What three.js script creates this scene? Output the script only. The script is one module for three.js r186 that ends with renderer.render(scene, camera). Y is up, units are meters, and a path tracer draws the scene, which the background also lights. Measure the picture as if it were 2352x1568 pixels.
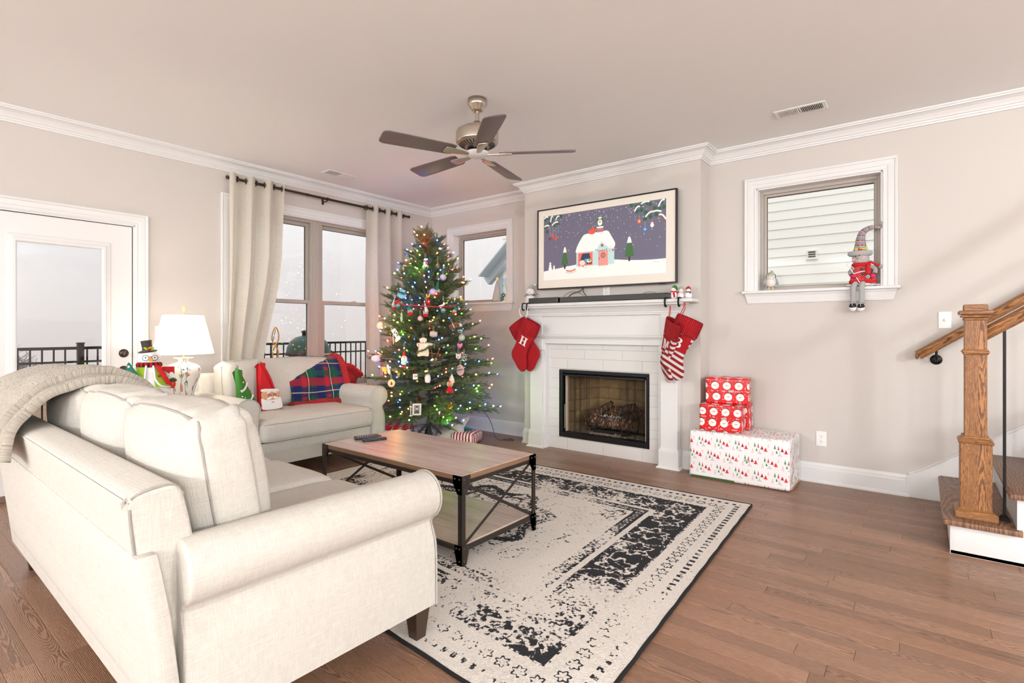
import * as THREE from 'three';
import { mergeGeometries, toCreasedNormals } from 'three/addons/utils/BufferGeometryUtils.js';
import { RectAreaLightUniformsLib } from 'three/addons/lights/RectAreaLightUniformsLib.js';
import { FontLoader } from 'three/addons/loaders/FontLoader.js';
import { TextGeometry } from 'three/addons/geometries/TextGeometry.js';

// ---------------------------------------------------------------- camera, sky, lights, exposure
// x runs along the fireplace wall (z = 0), z along the window wall (x = 0); the corner of both is the origin.
const scene = new THREE.Scene();
const camera = new THREE.PerspectiveCamera(2 * Math.atan(784 / 1213) * 180 / Math.PI, 1.5, 0.05, 400);
camera.position.set(5.04, 1.2, 4.76);
camera.rotation.set(0, 37.93 * Math.PI / 180, 0);
camera.setViewOffset(2352, 1568, 0, 27, 2352, 1568);
camera.updateMatrixWorld(true);
const renderer = new THREE.WebGLRenderer({ antialias: true });
renderer.toneMapping = THREE.LinearToneMapping;
renderer.toneMappingExposure = 1.32;
renderer.shadowMap.enabled = true;
RectAreaLightUniformsLib.init();
scene.background = new THREE.Color(0.93, 0.945, 0.965);   // an even, bright, misty overcast sky
scene.backgroundIntensity = 1.15;
const FILL_GLOBE_POWER = 15;                                   // added fill globes behind the camera, standing in for bounced light
const FILL_GLOBES = [[1.6, 1.95, 8.6], [4.2, 1.95, 9.2], [6.8, 1.95, 8.8], [8.7, 1.95, 6.4], [8.7, 1.95, 3.4]];
const TABLE_LAMP_POWER = 0.5;
const BULB_GLOW = 22;
// ---------------------------------------------------------------- helpers
const { PI, sin, cos, abs, min, max, floor, sqrt, hypot, exp, pow, atan2 } = Math;
const V = (x, y, z) => new THREE.Vector3(x, y, z);
const rng = (s) => () => { s = (s + 0x6d2b79f5) | 0; let t = Math.imul(s ^ (s >>> 15), 1 | s); t = (t + Math.imul(t ^ (t >>> 7), 61 | t)) ^ t; return ((t ^ (t >>> 14)) >>> 0) / 4294967296; };
const clamp = (x, a = 0, b = 1) => min(b, max(a, x));
const lerp = (a, b, t) => a + (b - a) * t;
const smooth = (a, b, x) => { const t = clamp((x - a) / (b - a)); return t * t * (3 - 2 * t); };
const hash = (x, y, s = 0) => { let h = Math.imul(x | 0, 374761393) + Math.imul(y | 0, 668265263) + Math.imul(s | 0, 2147483647 ^ 0x5bd1e995); h = Math.imul(h ^ (h >>> 13), 1274126177); return ((h ^ (h >>> 16)) >>> 0) / 4294967296; };
// value noise, periodic where a period is given
const vn = (x, y, s = 0, px = 0, py = 0) => {
  const ix = floor(x), iy = floor(y), fx = x - ix, fy = y - iy, u = fx * fx * (3 - 2 * fx), v = fy * fy * (3 - 2 * fy);
  const wx = (i) => px ? ((i % px) + px) % px : i, wy = (i) => py ? ((i % py) + py) % py : i;
  const a = hash(wx(ix), wy(iy), s), b = hash(wx(ix + 1), wy(iy), s), c = hash(wx(ix), wy(iy + 1), s), d = hash(wx(ix + 1), wy(iy + 1), s);
  return lerp(lerp(a, b, u), lerp(c, d, u), v);
};
const fbm = (x, y, s = 0, o = 4, px = 0, py = 0) => { let t = 0, a = 0.5, n = 0; for (let i = 0; i < o; i++) { t += a * vn(x, y, s + i, px, py); n += a; a *= 0.5; x *= 2; y *= 2; px *= 2; py *= 2; } return t / n; };
const n3 = (x, y, z) => (vn(x + z * 1.7, y - z * 1.3, 3) + vn(y + x * 0.6 + 9, z + x * 0.8, 7) + vn(z - y * 0.5 + 4, x + y * 0.9, 11)) / 3 - 0.5;

const RGB = (c) => Array.isArray(c) ? new THREE.Color().setRGB(c[0], c[1], c[2]) : new THREE.Color(c);
const M = (color, o = {}) => {
  const P = ['transmission', 'clearcoat', 'sheen', 'anisotropy', 'thickness', 'specularIntensity'].some((k) => k in o);
  const { emissive, sheenColor, ...r } = o;
  const m = new (P ? THREE.MeshPhysicalMaterial : THREE.MeshStandardMaterial)({ color: RGB(color), roughness: 0.6, ...r });
  if (emissive) m.emissive = RGB(emissive);
  if (sheenColor) m.sheenColor = RGB(sheenColor);
  if ('transmission' in o) m.side = THREE.DoubleSide;
  return m;
};
// textures: computed pixels, or drawn print
const texture = (w, h, f, o = {}) => {
  const d = new Uint8Array(w * h * 4);
  for (let y = 0, i = 0; y < h; y++) for (let x = 0; x < w; x++, i += 4) { const c = f((x + 0.5) / w, (y + 0.5) / h, x, y); if (typeof c === 'number') d[i] = d[i + 1] = d[i + 2] = clamp(c, 0, 255); else { d[i] = clamp(c[0], 0, 255); d[i + 1] = clamp(c[1], 0, 255); d[i + 2] = clamp(c[2], 0, 255); } d[i + 3] = 255; }
  const t = new THREE.DataTexture(d, w, h); finishTexture(t, o); return t;
};
const finishTexture = (t, o) => {
  t.wrapS = t.wrapT = o.clamp ? THREE.ClampToEdgeWrapping : THREE.RepeatWrapping; t.magFilter = THREE.LinearFilter; t.minFilter = THREE.LinearMipmapLinearFilter; t.generateMipmaps = true;
  if (o.srgb !== false) t.colorSpace = THREE.SRGBColorSpace;
  if (o.size) t.repeat.set(1 / o.size[0], 1 / o.size[1]);
  t.needsUpdate = true;
};
const drawn = (w, h, draw, o = {}) => { const c = document.createElement('canvas'); c.width = w; c.height = h; const g = c.getContext('2d'); draw(g, w, h); const t = new THREE.CanvasTexture(c); finishTexture(t, o); return t; };

// geometry: everything becomes non-indexed position / normal / uv
const flat = (g) => {
  g = g.index ? g.toNonIndexed() : g;
  for (const k of Object.keys(g.attributes)) if (!['position', 'normal', 'uv'].includes(k)) g.deleteAttribute(k);
  if (!g.attributes.normal) g.computeVertexNormals();
  if (!g.attributes.uv) boxUV(g);
  return g;
};
const boxUV = (g, k = 1) => {
  const p = g.attributes.position, n = g.attributes.normal, uv = new Float32Array(p.count * 2);
  for (let i = 0; i < p.count; i++) {
    const t = i - (i % 3); let ax = 0, ay = 0, az = 0;
    for (let j = 0; j < 3; j++) { ax += abs(n.getX(t + j)); ay += abs(n.getY(t + j)); az += abs(n.getZ(t + j)); }
    const [u, v] = ax >= ay && ax >= az ? [p.getZ(i), p.getY(i)] : ay >= az ? [p.getX(i), p.getZ(i)] : [p.getX(i), p.getY(i)];
    uv[i * 2] = u * k; uv[i * 2 + 1] = v * k;
  }
  g.setAttribute('uv', new THREE.BufferAttribute(uv, 2)); return g;
};
const mrg = (...a) => { const l = a.flat(9).filter(Boolean).map(flat); return l.length === 1 ? l[0] : mergeGeometries(l); };
const E3 = new THREE.Euler(), Q3 = new THREE.Quaternion();
const T = (g, p = [0, 0, 0], r = [0, 0, 0], s = [1, 1, 1]) => g.applyMatrix4(new THREE.Matrix4().compose(V(...p), Q3.setFromEuler(E3.set(...r)).clone(), V(...(typeof s === 'number' ? [s, s, s] : s))));
const polyG = (pos, uv) => { const g = new THREE.BufferGeometry(); g.setAttribute('position', new THREE.BufferAttribute(new Float32Array(pos), 3)); if (uv) g.setAttribute('uv', new THREE.BufferAttribute(new Float32Array(uv), 2)); g.computeVertexNormals(); if (!uv) boxUV(g); return g; };
// box with chamfered edges, centred at x, y, z
const box = (w, h, d, x = 0, y = 0, z = 0, c = 0.002) => {
  c = min(c, w / 2.2, h / 2.2, d / 2.2);
  const H = [w / 2, h / 2, d / 2], out = [];
  const pt = (s, k) => [0, 1, 2].map((a) => s[a] * (H[a] - (a === k ? 0 : c)));
  const quad = (a, b, e, f, n) => { const u = b.map((v, i) => v - a[i]), v = e.map((q, i) => q - a[i]); const cr = [u[1] * v[2] - u[2] * v[1], u[2] * v[0] - u[0] * v[2], u[0] * v[1] - u[1] * v[0]]; const ok = cr[0] * n[0] + cr[1] * n[1] + cr[2] * n[2] > 0; ok ? out.push(...a, ...b, ...e, ...(f ? [...a, ...e, ...f] : [])) : out.push(...a, ...e, ...b, ...(f ? [...a, ...f, ...e] : [])); };
  for (let k = 0; k < 3; k++) for (const s of [-1, 1]) {
    const [i, j] = [(k + 1) % 3, (k + 2) % 3], S = (a, b) => { const q = [0, 0, 0]; q[k] = s; q[i] = a; q[j] = b; return q; }, n = [0, 0, 0]; n[k] = s;
    quad(pt(S(-1, -1), k), pt(S(1, -1), k), pt(S(1, 1), k), pt(S(-1, 1), k), n);
    if (c > 0) for (const t of [-1, 1]) { const q = S(t, -1), r = S(t, 1), m = [0, 0, 0]; m[k] = s; m[i] = t; quad(pt(q, k), pt(r, k), pt(r, i), pt(q, i), m); }
  }
  if (c > 0) for (const a of [-1, 1]) for (const b of [-1, 1]) for (const e of [-1, 1]) { const s = [a, b, e]; quad(pt(s, 0), pt(s, 1), pt(s, 2), null, s); }
  const g = polyG(out); g.translate(x, y, z); return boxUV(g);
};
const span = (x0, x1, y0, y1, z0, z1, c) => box(abs(x1 - x0), abs(y1 - y0), abs(z1 - z0), (x0 + x1) / 2, (y0 + y1) / 2, (z0 + z1) / 2, c);
const bar = (a, b, w, h, c = 0.001) => { const d = b.clone().sub(a), L = d.length(), g = box(w, h, L, 0, 0, 0, c), m = new THREE.Matrix4().lookAt(a, b, abs(d.y) > 0.99 * L ? V(1, 0, 0) : V(0, 1, 0)); m.setPosition(a.clone().add(b).multiplyScalar(0.5)); return g.applyMatrix4(m); };
const cyl = (r0, r1, h, x = 0, y = 0, z = 0, seg = 20) => { const g = new THREE.CylinderGeometry(r1, r0, h, seg); return g.translate(x, y, z); };
const sph = (r, x = 0, y = 0, z = 0, s = [1, 1, 1], n = 18) => new THREE.SphereGeometry(r, n, max(6, n * 0.7 | 0)).scale(...s).translate(x, y, z);
const tube = (pts, r, n = 24, k = 8, closed = false) => new THREE.TubeGeometry(new THREE.CatmullRomCurve3(pts.map((p) => Array.isArray(p) ? V(...p) : p), closed, 'centripetal'), n, r, k, closed);
const lathe = (pr, seg = 32) => new THREE.LatheGeometry(pr.map(([r, y]) => new THREE.Vector2(max(r, 0.0001), y)), seg);
const shape = (pts) => new THREE.Shape(pts.map(([x, y]) => new THREE.Vector2(x, y)));
const curveShape = (pts, n = 8) => { const c = new THREE.CatmullRomCurve3(pts.map(([x, y]) => V(x, y, 0)), true, 'catmullrom', 0.5); return shape(c.getPoints(pts.length * n).map((p) => [p.x, p.y])); };
const extrude = (s, depth, bevel = 0.002, o = {}) => toCreasedNormals(new THREE.ExtrudeGeometry(s, { depth: max(depth - 2 * bevel, 0.0002), bevelEnabled: bevel > 0, bevelThickness: bevel, bevelSize: bevel, bevelOffset: o.grow ? 0 : -bevel, bevelSegments: o.seg ?? 2, curveSegments: o.curve ?? 8 }).translate(0, 0, bevel), o.crease ?? 0.6);
// smooth normals across coincident vertices
const smoothN = (g) => {
  g = g.index ? g.toNonIndexed() : g; const p = g.attributes.position, acc = new Map(), keys = [], a = V(), b = V(), c = V();
  for (let i = 0; i < p.count; i++) keys.push(Math.round(p.getX(i) * 2e4) + ',' + Math.round(p.getY(i) * 2e4) + ',' + Math.round(p.getZ(i) * 2e4));
  for (let i = 0; i < p.count; i += 3) {
    a.fromBufferAttribute(p, i); b.fromBufferAttribute(p, i + 1); c.fromBufferAttribute(p, i + 2); b.sub(a); c.sub(a); b.cross(c);
    for (let j = 0; j < 3; j++) { const k = keys[i + j]; let n = acc.get(k); if (!n) acc.set(k, n = [0, 0, 0]); n[0] += b.x; n[1] += b.y; n[2] += b.z; }
  }
  const N = new Float32Array(p.count * 3);
  for (let i = 0; i < p.count; i++) { const n = acc.get(keys[i]), l = hypot(...n) || 1; N[i * 3] = n[0] / l; N[i * 3 + 1] = n[1] / l; N[i * 3 + 2] = n[2] / l; }
  g.setAttribute('normal', new THREE.BufferAttribute(N, 3)); return g;
};
// rounded, puffed box: returns the geometry and the map from the plain box surface to it
const soft = (w, h, d, r, o = {}) => {
  const n = o.n ?? 14, L = max(w, h, d), sg = (v) => max(4, Math.round(n * v / L)), g = new THREE.BoxGeometry(w, h, d, sg(w), sg(h), sg(d)).toNonIndexed();
  const I = [w / 2 - r, h / 2 - r, d / 2 - r], q = V(), f = o.f;
  const map = (p) => { const c = V(clamp(p.x, -I[0], I[0]), clamp(p.y, -I[1], I[1]), clamp(p.z, -I[2], I[2])), nn = p.clone().sub(c).normalize(), e = c.addScaledVector(nn, r); if (f) f(e, nn, p); return e; };
  boxUV(g); const P = g.attributes.position;
  for (let i = 0; i < P.count; i++) { const e = map(q.fromBufferAttribute(P, i)); P.setXYZ(i, e.x, e.y, e.z); }
  return { g: smoothN(g), map };
};
// grid surface f(u, v) -> Vector3, given a thickness by offsetting along its normal
const sheet = (f, nu, nv, th, uvk = [1, 1]) => {
  const P = [], N = [];
  for (let j = 0; j <= nv; j++) for (let i = 0; i <= nu; i++) P.push(f(i / nu, j / nv));
  const at = (i, j) => P[clamp(j, 0, nv) * (nu + 1) + clamp(i, 0, nu)];
  for (let j = 0; j <= nv; j++) for (let i = 0; i <= nu; i++) N.push(at(i + 1, j).clone().sub(at(i - 1, j)).cross(at(i, j + 1).clone().sub(at(i, j - 1))).normalize());
  const pos = [], uv = [], k = (i, j, s) => { const id = j * (nu + 1) + i, p = P[id].clone().addScaledVector(N[id], s * th / 2); pos.push(p.x, p.y, p.z); uv.push(i / nu * uvk[0], j / nv * uvk[1]); };
  const quad = (a, b, c, d, s) => { for (const [i, j] of s > 0 ? [a, b, c, a, c, d] : [a, c, b, a, d, c]) k(i, j, s); };
  for (let j = 0; j < nv; j++) for (let i = 0; i < nu; i++) for (const s of th ? [1, -1] : [1]) quad([i, j], [i + 1, j], [i + 1, j + 1], [i, j + 1], s);
  if (th) {
    const edge = (a, b) => { for (const [q, s] of [[a, 1], [a, -1], [b, -1], [a, 1], [b, -1], [b, 1]]) k(q[0], q[1], s); };
    for (let i = 0; i < nu; i++) { edge([i, 0], [i + 1, 0]); edge([i + 1, nv], [i, nv]); }
    for (let j = 0; j < nv; j++) { edge([nu, j], [nu, j + 1]); edge([0, j + 1], [0, j]); }
  }
  return smoothN(polyG(pos, uv));
};
// moulding: profile [[out, up], ...] swept along a flat polyline with mitred corners; to(a, b, up) places plan point (a, b)
const mould = (profile, path, to, closed = false) => {
  const n = path.length, mit = path.map((p, i) => {
    const prev = path[(i - 1 + n) % n], next = path[(i + 1) % n], nor = (a, b) => { const dx = b[0] - a[0], dy = b[1] - a[1], l = hypot(dx, dy); return [-dy / l, dx / l]; };
    const a = i || closed ? nor(prev, p) : null, b = i < n - 1 || closed ? nor(p, next) : null;
    if (!a || !b) return a || b;
    const s = [a[0] + b[0], a[1] + b[1]], l = s[0] * s[0] + s[1] * s[1]; return [2 * s[0] / l, 2 * s[1] / l];
  });
  const pt = (i, k) => { const [o, u] = profile[k]; return to(path[i][0] + mit[i][0] * o, path[i][1] + mit[i][1] * o, u); };
  const out = [], m = profile.length;
  for (let i = 0; i < n - (closed ? 0 : 1); i++) { const j = (i + 1) % n; for (let k = 0; k < m; k++) { const l = (k + 1) % m, a = pt(i, k), b = pt(j, k), c = pt(j, l), d = pt(i, l); out.push(...a, ...b, ...c, ...a, ...c, ...d); } }
  if (!closed) for (const i of [0, n - 1]) { const tri = THREE.ShapeUtils.triangulateShape(profile.map(([o, u]) => new THREE.Vector2(o, u)), []); for (const t of tri) { const f = t.map((k) => pt(i, k)); out.push(...(i ? f : f.reverse()).flat()); } }
  const g = polyG(out); return g;
};

// objects
const used = new Map();
const numbered = (n) => { const k = used.get(n) ?? 0; used.set(n, k + 1); return k ? n + '_' + String(k).padStart(3, '0') : n; };
const mesh = (name, geo, mat, parent, label) => { const g = Array.isArray(geo) ? mrg(geo) : geo, m = new THREE.Mesh(g, mat); m.name = parent === scene ? numbered(name) : name; m.castShadow = m.receiveShadow = true; parent.add(m); if (label) m.userData.label = label; return m; };
const thing = (name, label, category, at = [0, 0, 0], turn = 0, group) => { const o = new THREE.Group(); o.name = numbered(name); o.position.set(...at); o.rotation.y = turn; o.userData = { label, category }; if (group) o.userData.group = group; scene.add(o); return o; };
const solo = (name, label, category, geo, mat, at = [0, 0, 0], turn = 0, group) => { const m = mesh(name, geo, mat, scene); m.position.set(...at); m.rotation.y = turn; m.userData = { label, category }; if (group) m.userData.group = group; return m; };
const copyOf = (src, label, at, turn, name) => { const c = src.clone(); c.name = numbered(name ?? src.name.replace(/_\d{3}$/, '')); c.userData = { ...src.userData, label }; if (at) c.position.set(...at); if (turn !== undefined) c.rotation.y = turn; scene.add(c); return c; };
const struct = (name, geo, mat, parent = scene) => { const m = mesh(name, geo, mat, parent); if (parent === scene) m.userData.kind = 'structure'; return m; };
const structGroup = (name) => { const o = new THREE.Group(); o.name = name; o.userData = { kind: 'structure' }; scene.add(o); return o; };
const font = await new FontLoader().loadAsync('fonts/droid/droid_serif_bold.typeface.json');
const textG = (s, size, depth) => { const g = new TextGeometry(s, { font, size, depth, curveSegments: 5, bevelEnabled: false }); g.computeBoundingBox(); const b = g.boundingBox; return g.translate(-(b.min.x + b.max.x) / 2, -(b.min.y + b.max.y) / 2, 0); };
// ---------------------------------------------------------------- materials
const mix3 = (a, b, t) => [lerp(a[0], b[0], t), lerp(a[1], b[1], t), lerp(a[2], b[2], t)];
// plain-sawn oak, 2 m x 1 m: twelve strips, each with its own figure
const oakGrain = (W, Hh, light, dark, contrast, seed) => {
  const bump = new Float32Array(W * Hh);
  const t = texture(W, Hh, (u, v, px, py) => {
    const strip = floor(v * 12), y = (v * 12 - strip - 0.5) * 0.083, x = u * 2, s = seed + strip * 31, kind = hash(strip, 5, seed);
    const yc = (hash(strip, 1, seed) - 0.5) * 0.05 + 0.012 * (vn(u * 4, 0.5, s, 4) - 0.5);
    const d = (y - yc) / 0.04;
    const f = (kind < 0.7 ? 7 * d * d : 9 * d) + (kind < 0.7 ? 9 : 2.2) * (vn(u * 5, 0.5, s + 3, 5) + 0.45 * vn(u * 11, 0.5, s + 4, 11)) + 1.1 * fbm(u * 24, y * 90 + 50, s + 5, 3, 24) + 0.35 * vn(u * 90, y * 500, s + 6, 90);
    const ring = f - floor(f), early = smooth(0, 0.12, ring) * (1 - smooth(0.3, 0.75, ring));
    const pore = vn(u * 420, y * 4200 + 99, s + 8, 420) * vn(u * 1200, y * 2600, s + 9, 1200);
    const fine = fbm(u * 160, y * 900, s + 12, 2, 160);
    let k = clamp(early * (0.45 + 0.9 * fine) * contrast + (pore > 0.42 ? 0.25 : 0) * (0.35 + early) + 0.18 * (fine - 0.5));
    const tone = 1 + 0.10 * (hash(strip, 9, seed) - 0.5) + 0.10 * (fbm(u * 6, y * 20 + strip * 3, s + 15, 2, 6) - 0.5);
    bump[py * W + px] = 1 - k;
    return mix3(light, dark, k).map((c) => c * tone);
  }, { size: [2, 1] });
  return [t, bump, W, Hh];
};
const [oakT, oakB] = oakGrain(2048, 1024, [166, 126, 100], [104, 79, 64], 0.85, 11);
const oakBump = texture(2048, 1024, (u, v, x, y) => 255 * oakB[y * 2048 + x], { size: [2, 1], srgb: false });
const floorMats = [[1, 1, 1], [0.9, 0.89, 0.88], [1.08, 1.06, 1.05], [0.97, 0.93, 0.9], [0.84, 0.82, 0.8]].map((c) => M(c.map((v) => min(v, 1.05) * 0.98), { map: oakT, roughness: 0.33, bumpMap: oakBump, bumpScale: 0.0005 }));
const [railT] = oakGrain(1024, 512, [170, 118, 70], [92, 58, 32], 0.95, 77);
const railTV = railT.clone(); railTV.rotation = PI / 2; railTV.needsUpdate = true;
const oakRail = M('#ffffff', { map: railT, roughness: 0.42 }), oakPost = M('#ffffff', { map: railTV, roughness: 0.42 }), oakTread = M([0.72, 0.66, 0.6], { map: oakT, roughness: 0.4 });
// greige printed oak of the tables
const greyOak = texture(1024, 512, (u, v) => { const a = fbm(u * 5, v * 40, 201, 4, 5, 40), b = fbm(u * 3, v * 9, 210, 3, 3, 9), c = vn(u * 30, v * 220, 220, 30, 220); const k = clamp(0.55 * a + 0.5 * b + 0.18 * c - 0.15); return mix3([158, 134, 118], [234, 222, 212], k); }, { size: [1.2, 0.7] });
const tableTop = M('#ffffff', { map: greyOak, roughness: 0.34 });
const tableEdge = M([0.5, 0.36, 0.24], { map: greyOak, roughness: 0.5 });
const steel = M('#3d3631', { metalness: 0.55, roughness: 0.42 }), rivetM = M('#57504a', { metalness: 0.7, roughness: 0.35 });

const wallPaint = M([0.63, 0.59, 0.55], { roughness: 0.85 });
const ceilPaint = M([0.9, 0.905, 0.9], { roughness: 0.9 });
const trimPaint = M([0.76, 0.76, 0.75], { roughness: 0.38 });
const tileM = M([0.74, 0.735, 0.72], { roughness: 0.22 }), groutM = M([0.55, 0.53, 0.5], { roughness: 0.9 });
const taupe = M([0.44, 0.395, 0.345], { roughness: 0.45 });
const blackMetal = M('#0d0d0e', { metalness: 0.4, roughness: 0.42 }), bronze = M('#4a4038', { metalness: 0.75, roughness: 0.35 });
const nickel = M([0.56, 0.5, 0.41], { metalness: 0.95, roughness: 0.3 });
const pane = M('#ffffff', { transmission: 1, roughness: 0, thickness: 0, ior: 1.45, specularIntensity: 0.8 });
const plate = M([0.86, 0.86, 0.84], { roughness: 0.35 }), slotM = M('#2b2a28', { roughness: 0.6 });

// linen weave, 10 cm tile
const weave = texture(512, 512, (u, v) => { const a = fbm(u * 8, v * 128, 301, 2, 8, 128), b = fbm(u * 128, v * 8, 302, 2, 128, 8), c = vn(u * 16, v * 16, 303, 16, 16); const k = 232 + 26 * (max(a, b) - 0.62) + 5 * (c - 0.5); return [k, k * 0.985, k * 0.95]; }, { size: [0.22, 0.22] });
const weaveB = texture(512, 512, (u, v) => 255 * clamp(0.5 + 0.6 * (fbm(u * 8, v * 128, 301, 2, 8, 128) + fbm(u * 128, v * 8, 302, 2, 128, 8) - 1)), { size: [0.22, 0.22], srgb: false });
const linen = M([0.745, 0.735, 0.72], { map: weave, bumpMap: weaveB, bumpScale: 0.0012, roughness: 0.92 });
const darkLeg = M('#3a2a1d', { roughness: 0.38 });
const curtainM = M([0.97, 0.945, 0.9], { map: weave, bumpMap: weaveB, bumpScale: 0.0008, roughness: 1, transmission: 0.42, thickness: 0 });
const curlB = texture(512, 512, (u, v) => 255 * clamp(fbm(u * 32 + 1.5 * vn(u * 16, v * 16, 5, 16, 16), v * 32 + 1.5 * vn(u * 16, v * 16, 6, 16, 16), 311, 3, 32, 32)), { size: [0.16, 0.16], srgb: false });
const sherpaRed = M([0.5, 0.022, 0.025], { bumpMap: curlB, bumpScale: 0.012, roughness: 1, sheen: 0.5, sheenColor: [0.9, 0.2, 0.2], sheenRoughness: 0.6 });
const fleece = M([0.5, 0.455, 0.385], { bumpMap: curlB, bumpScale: 0.009, roughness: 1, sheen: 0.4, sheenColor: [0.9, 0.85, 0.8], sheenRoughness: 0.6 });
const fluff = M([0.86, 0.85, 0.84], { bumpMap: curlB, bumpScale: 0.006, roughness: 1 });
const felt = (c) => M(c, { roughness: 0.95 });
const gloss = (c) => M(c, { roughness: 0.3 });
const C = {
  red: felt([0.56, 0.012, 0.018]), redG: gloss([0.6, 0.02, 0.02]), white: felt([0.84, 0.84, 0.83]), whiteG: gloss([0.85, 0.85, 0.84]), green: felt([0.045, 0.2, 0.03]), lime: felt([0.33, 0.52, 0.03]), teal: felt([0.015, 0.2, 0.12]),
  black: felt([0.012, 0.012, 0.013]), blackG: gloss([0.01, 0.01, 0.01]), orange: felt([0.85, 0.32, 0.02]), skin: felt([0.72, 0.36, 0.2]), pink: felt([0.8, 0.42, 0.4]), yellow: felt([0.85, 0.62, 0.12]), gold: M([0.62, 0.42, 0.12], { metalness: 0.8, roughness: 0.35 }),
  grey: felt([0.38, 0.39, 0.4]), blue: felt([0.03, 0.1, 0.5]), sky: felt([0.25, 0.6, 0.75]), brown: felt([0.25, 0.11, 0.05]), tan: felt([0.6, 0.42, 0.25]), ivory: felt([0.8, 0.74, 0.63]), silver: M([0.72, 0.73, 0.72], { metalness: 0.35, roughness: 0.45 }), sage: felt([0.4, 0.42, 0.33]), charcoal: felt([0.07, 0.07, 0.08]),
};
// knitted wool: fine ribs
const knitB = texture(256, 256, (u, v) => 255 * (0.5 + 0.5 * sin(u * 2 * PI * 24 + 1.2 * sin(v * 2 * PI * 32))), { size: [0.12, 0.12], srgb: false });
const ribB = texture(256, 32, (u) => 255 * pow(0.5 + 0.5 * sin(u * 2 * PI * 10), 0.7), { size: [0.14, 0.1], srgb: false });
const knitRed = M([0.5, 0.008, 0.015], { bumpMap: knitB, bumpScale: 0.002, roughness: 0.95 }), ribRed = M([0.52, 0.008, 0.016], { bumpMap: ribB, bumpScale: 0.01, roughness: 0.95 });

// gift papers
const santaHead = (g, x, y, r, a) => { g.save(); g.translate(x, y); g.rotate(a); g.fillStyle = '#8d0f1a'; g.beginPath(); g.arc(0, -r * 0.25, r * 1.08, 0, 7); g.fill(); g.fillStyle = '#f6efe9'; for (let i = 0; i < 18; i++) { g.beginPath(); g.arc(cos(i * PI / 9) * r * 0.82, sin(i * PI / 9) * r * 0.82, r * 0.26, 0, 7); g.fill(); } g.beginPath(); g.arc(0, 0, r * 0.9, 0, 7); g.fill(); g.fillStyle = '#f1c9b5'; g.fillRect(-r * 0.45, -r * 0.25, r * 0.9, r * 0.34); g.fillStyle = '#e8998c'; g.beginPath(); g.ellipse(0, r * 0.02, r * 0.2, r * 0.14, 0, 0, 7); g.fill(); g.fillStyle = '#3a2a2a'; for (const s of [-1, 1]) { g.beginPath(); g.arc(s * r * 0.25, -r * 0.12, r * 0.06, 0, 7); g.fill(); } g.restore(); };
const santaPaper = drawn(1024, 1024, (g, w) => {
  const R = rng(5); g.fillStyle = '#d4161c'; g.fillRect(0, 0, w, w); g.fillStyle = '#f7eeee';
  for (let i = 0; i < 260; i++) { g.beginPath(); g.arc(R() * w, R() * w, 3 + R() * 7, 0, 7); g.fill(); }
  g.font = 'bold 40px sans-serif'; for (let y = 0; y < 4; y++) for (let x = 0; x < 4; x++) g.fillText(['ho', 'joy', 'merry', 'ho'][(x + y) % 4], x * 256 + 20 + (y % 2) * 90, y * 256 + 245);
  for (let y = 0; y < 4; y++) for (let x = 0; x < 4; x++) santaHead(g, x * 256 + 110 + (y % 2) * 30, y * 256 + 108, 80, (R() - 0.5) * 0.3);
}, { size: [0.36, 0.36] });
const treePaper = drawn(1024, 1024, (g, w) => {
  g.fillStyle = '#f3f1f2'; g.fillRect(0, 0, w, w);
  const tri = (x, y, a, h, n, col) => { g.fillStyle = col; for (let i = 0; i < n; i++) { const k = (i + 1) / n, t = y - h + h * i / n * 0.8; g.beginPath(); g.moveTo(x, t); g.lineTo(x - a * k, t + h / n * 1.15); g.lineTo(x + a * k, t + h / n * 1.15); g.fill(); } g.fillRect(x - 3, y, 6, 12); };
  const line = (x, y, col) => { g.strokeStyle = col; g.lineWidth = 3; for (let i = 0; i < 4; i++) { g.beginPath(); g.moveTo(x, y - 84 + i * 20); g.lineTo(x - 8 - i * 4, y - 58 + i * 20); g.lineTo(x + 8 + i * 4, y - 58 + i * 20); g.closePath(); g.stroke(); } };
  const twig = (x, y, col, k) => { g.strokeStyle = col; g.lineWidth = 4; g.beginPath(); g.moveTo(x, y - 70); g.lineTo(x, y); for (let i = 0; i < 4; i++) { g.moveTo(x - 9 - i * k, y - 38 + i * 12); g.lineTo(x, y - 56 + i * 14); g.lineTo(x + 9 + i * k, y - 38 + i * 12); } g.stroke(); };
  for (let r = 0; r < 4; r++) for (let c = 0; c < 3; c++) {
    const x = c * 341 + (r % 2) * 170, y = r * 256;
    for (const dx of [0, -1024]) { const X = x + dx;
      tri(X + 60, y + 118, 24, 92, 5, '#118a45'); tri(X + 120, y + 130, 22, 96, 5, '#d8202b'); tri(X + 184, y + 150, 38, 74, 3, '#a2143f'); tri(X + 246, y + 176, 40, 78, 2, '#dd2a27'); tri(X + 90, y + 176, 19, 50, 1, '#1b9450');
      line(X + 22, y + 226, '#d99aa2'); twig(X + 140, y + 236, '#a9adb2', 9); twig(X + 290, y + 100, '#e6b6ba', 2); g.fillStyle = '#b8243c'; for (const [a, b] of [[140, 160], [112, 218], [168, 218]]) { g.beginPath(); g.arc(X + a, y + b, 5, 0, 7); g.fill(); } }
  }
}, { size: [0.42, 0.42] });
const stripePaper = drawn(256, 64, (g, w, h) => { g.fillStyle = '#f2e9ea'; g.fillRect(0, 0, w, h); g.fillStyle = '#a3162c'; for (let i = 0; i < 4; i++) g.fillRect(i * 64, 0, 30, h); }, { size: [0.14, 0.14] });
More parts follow.
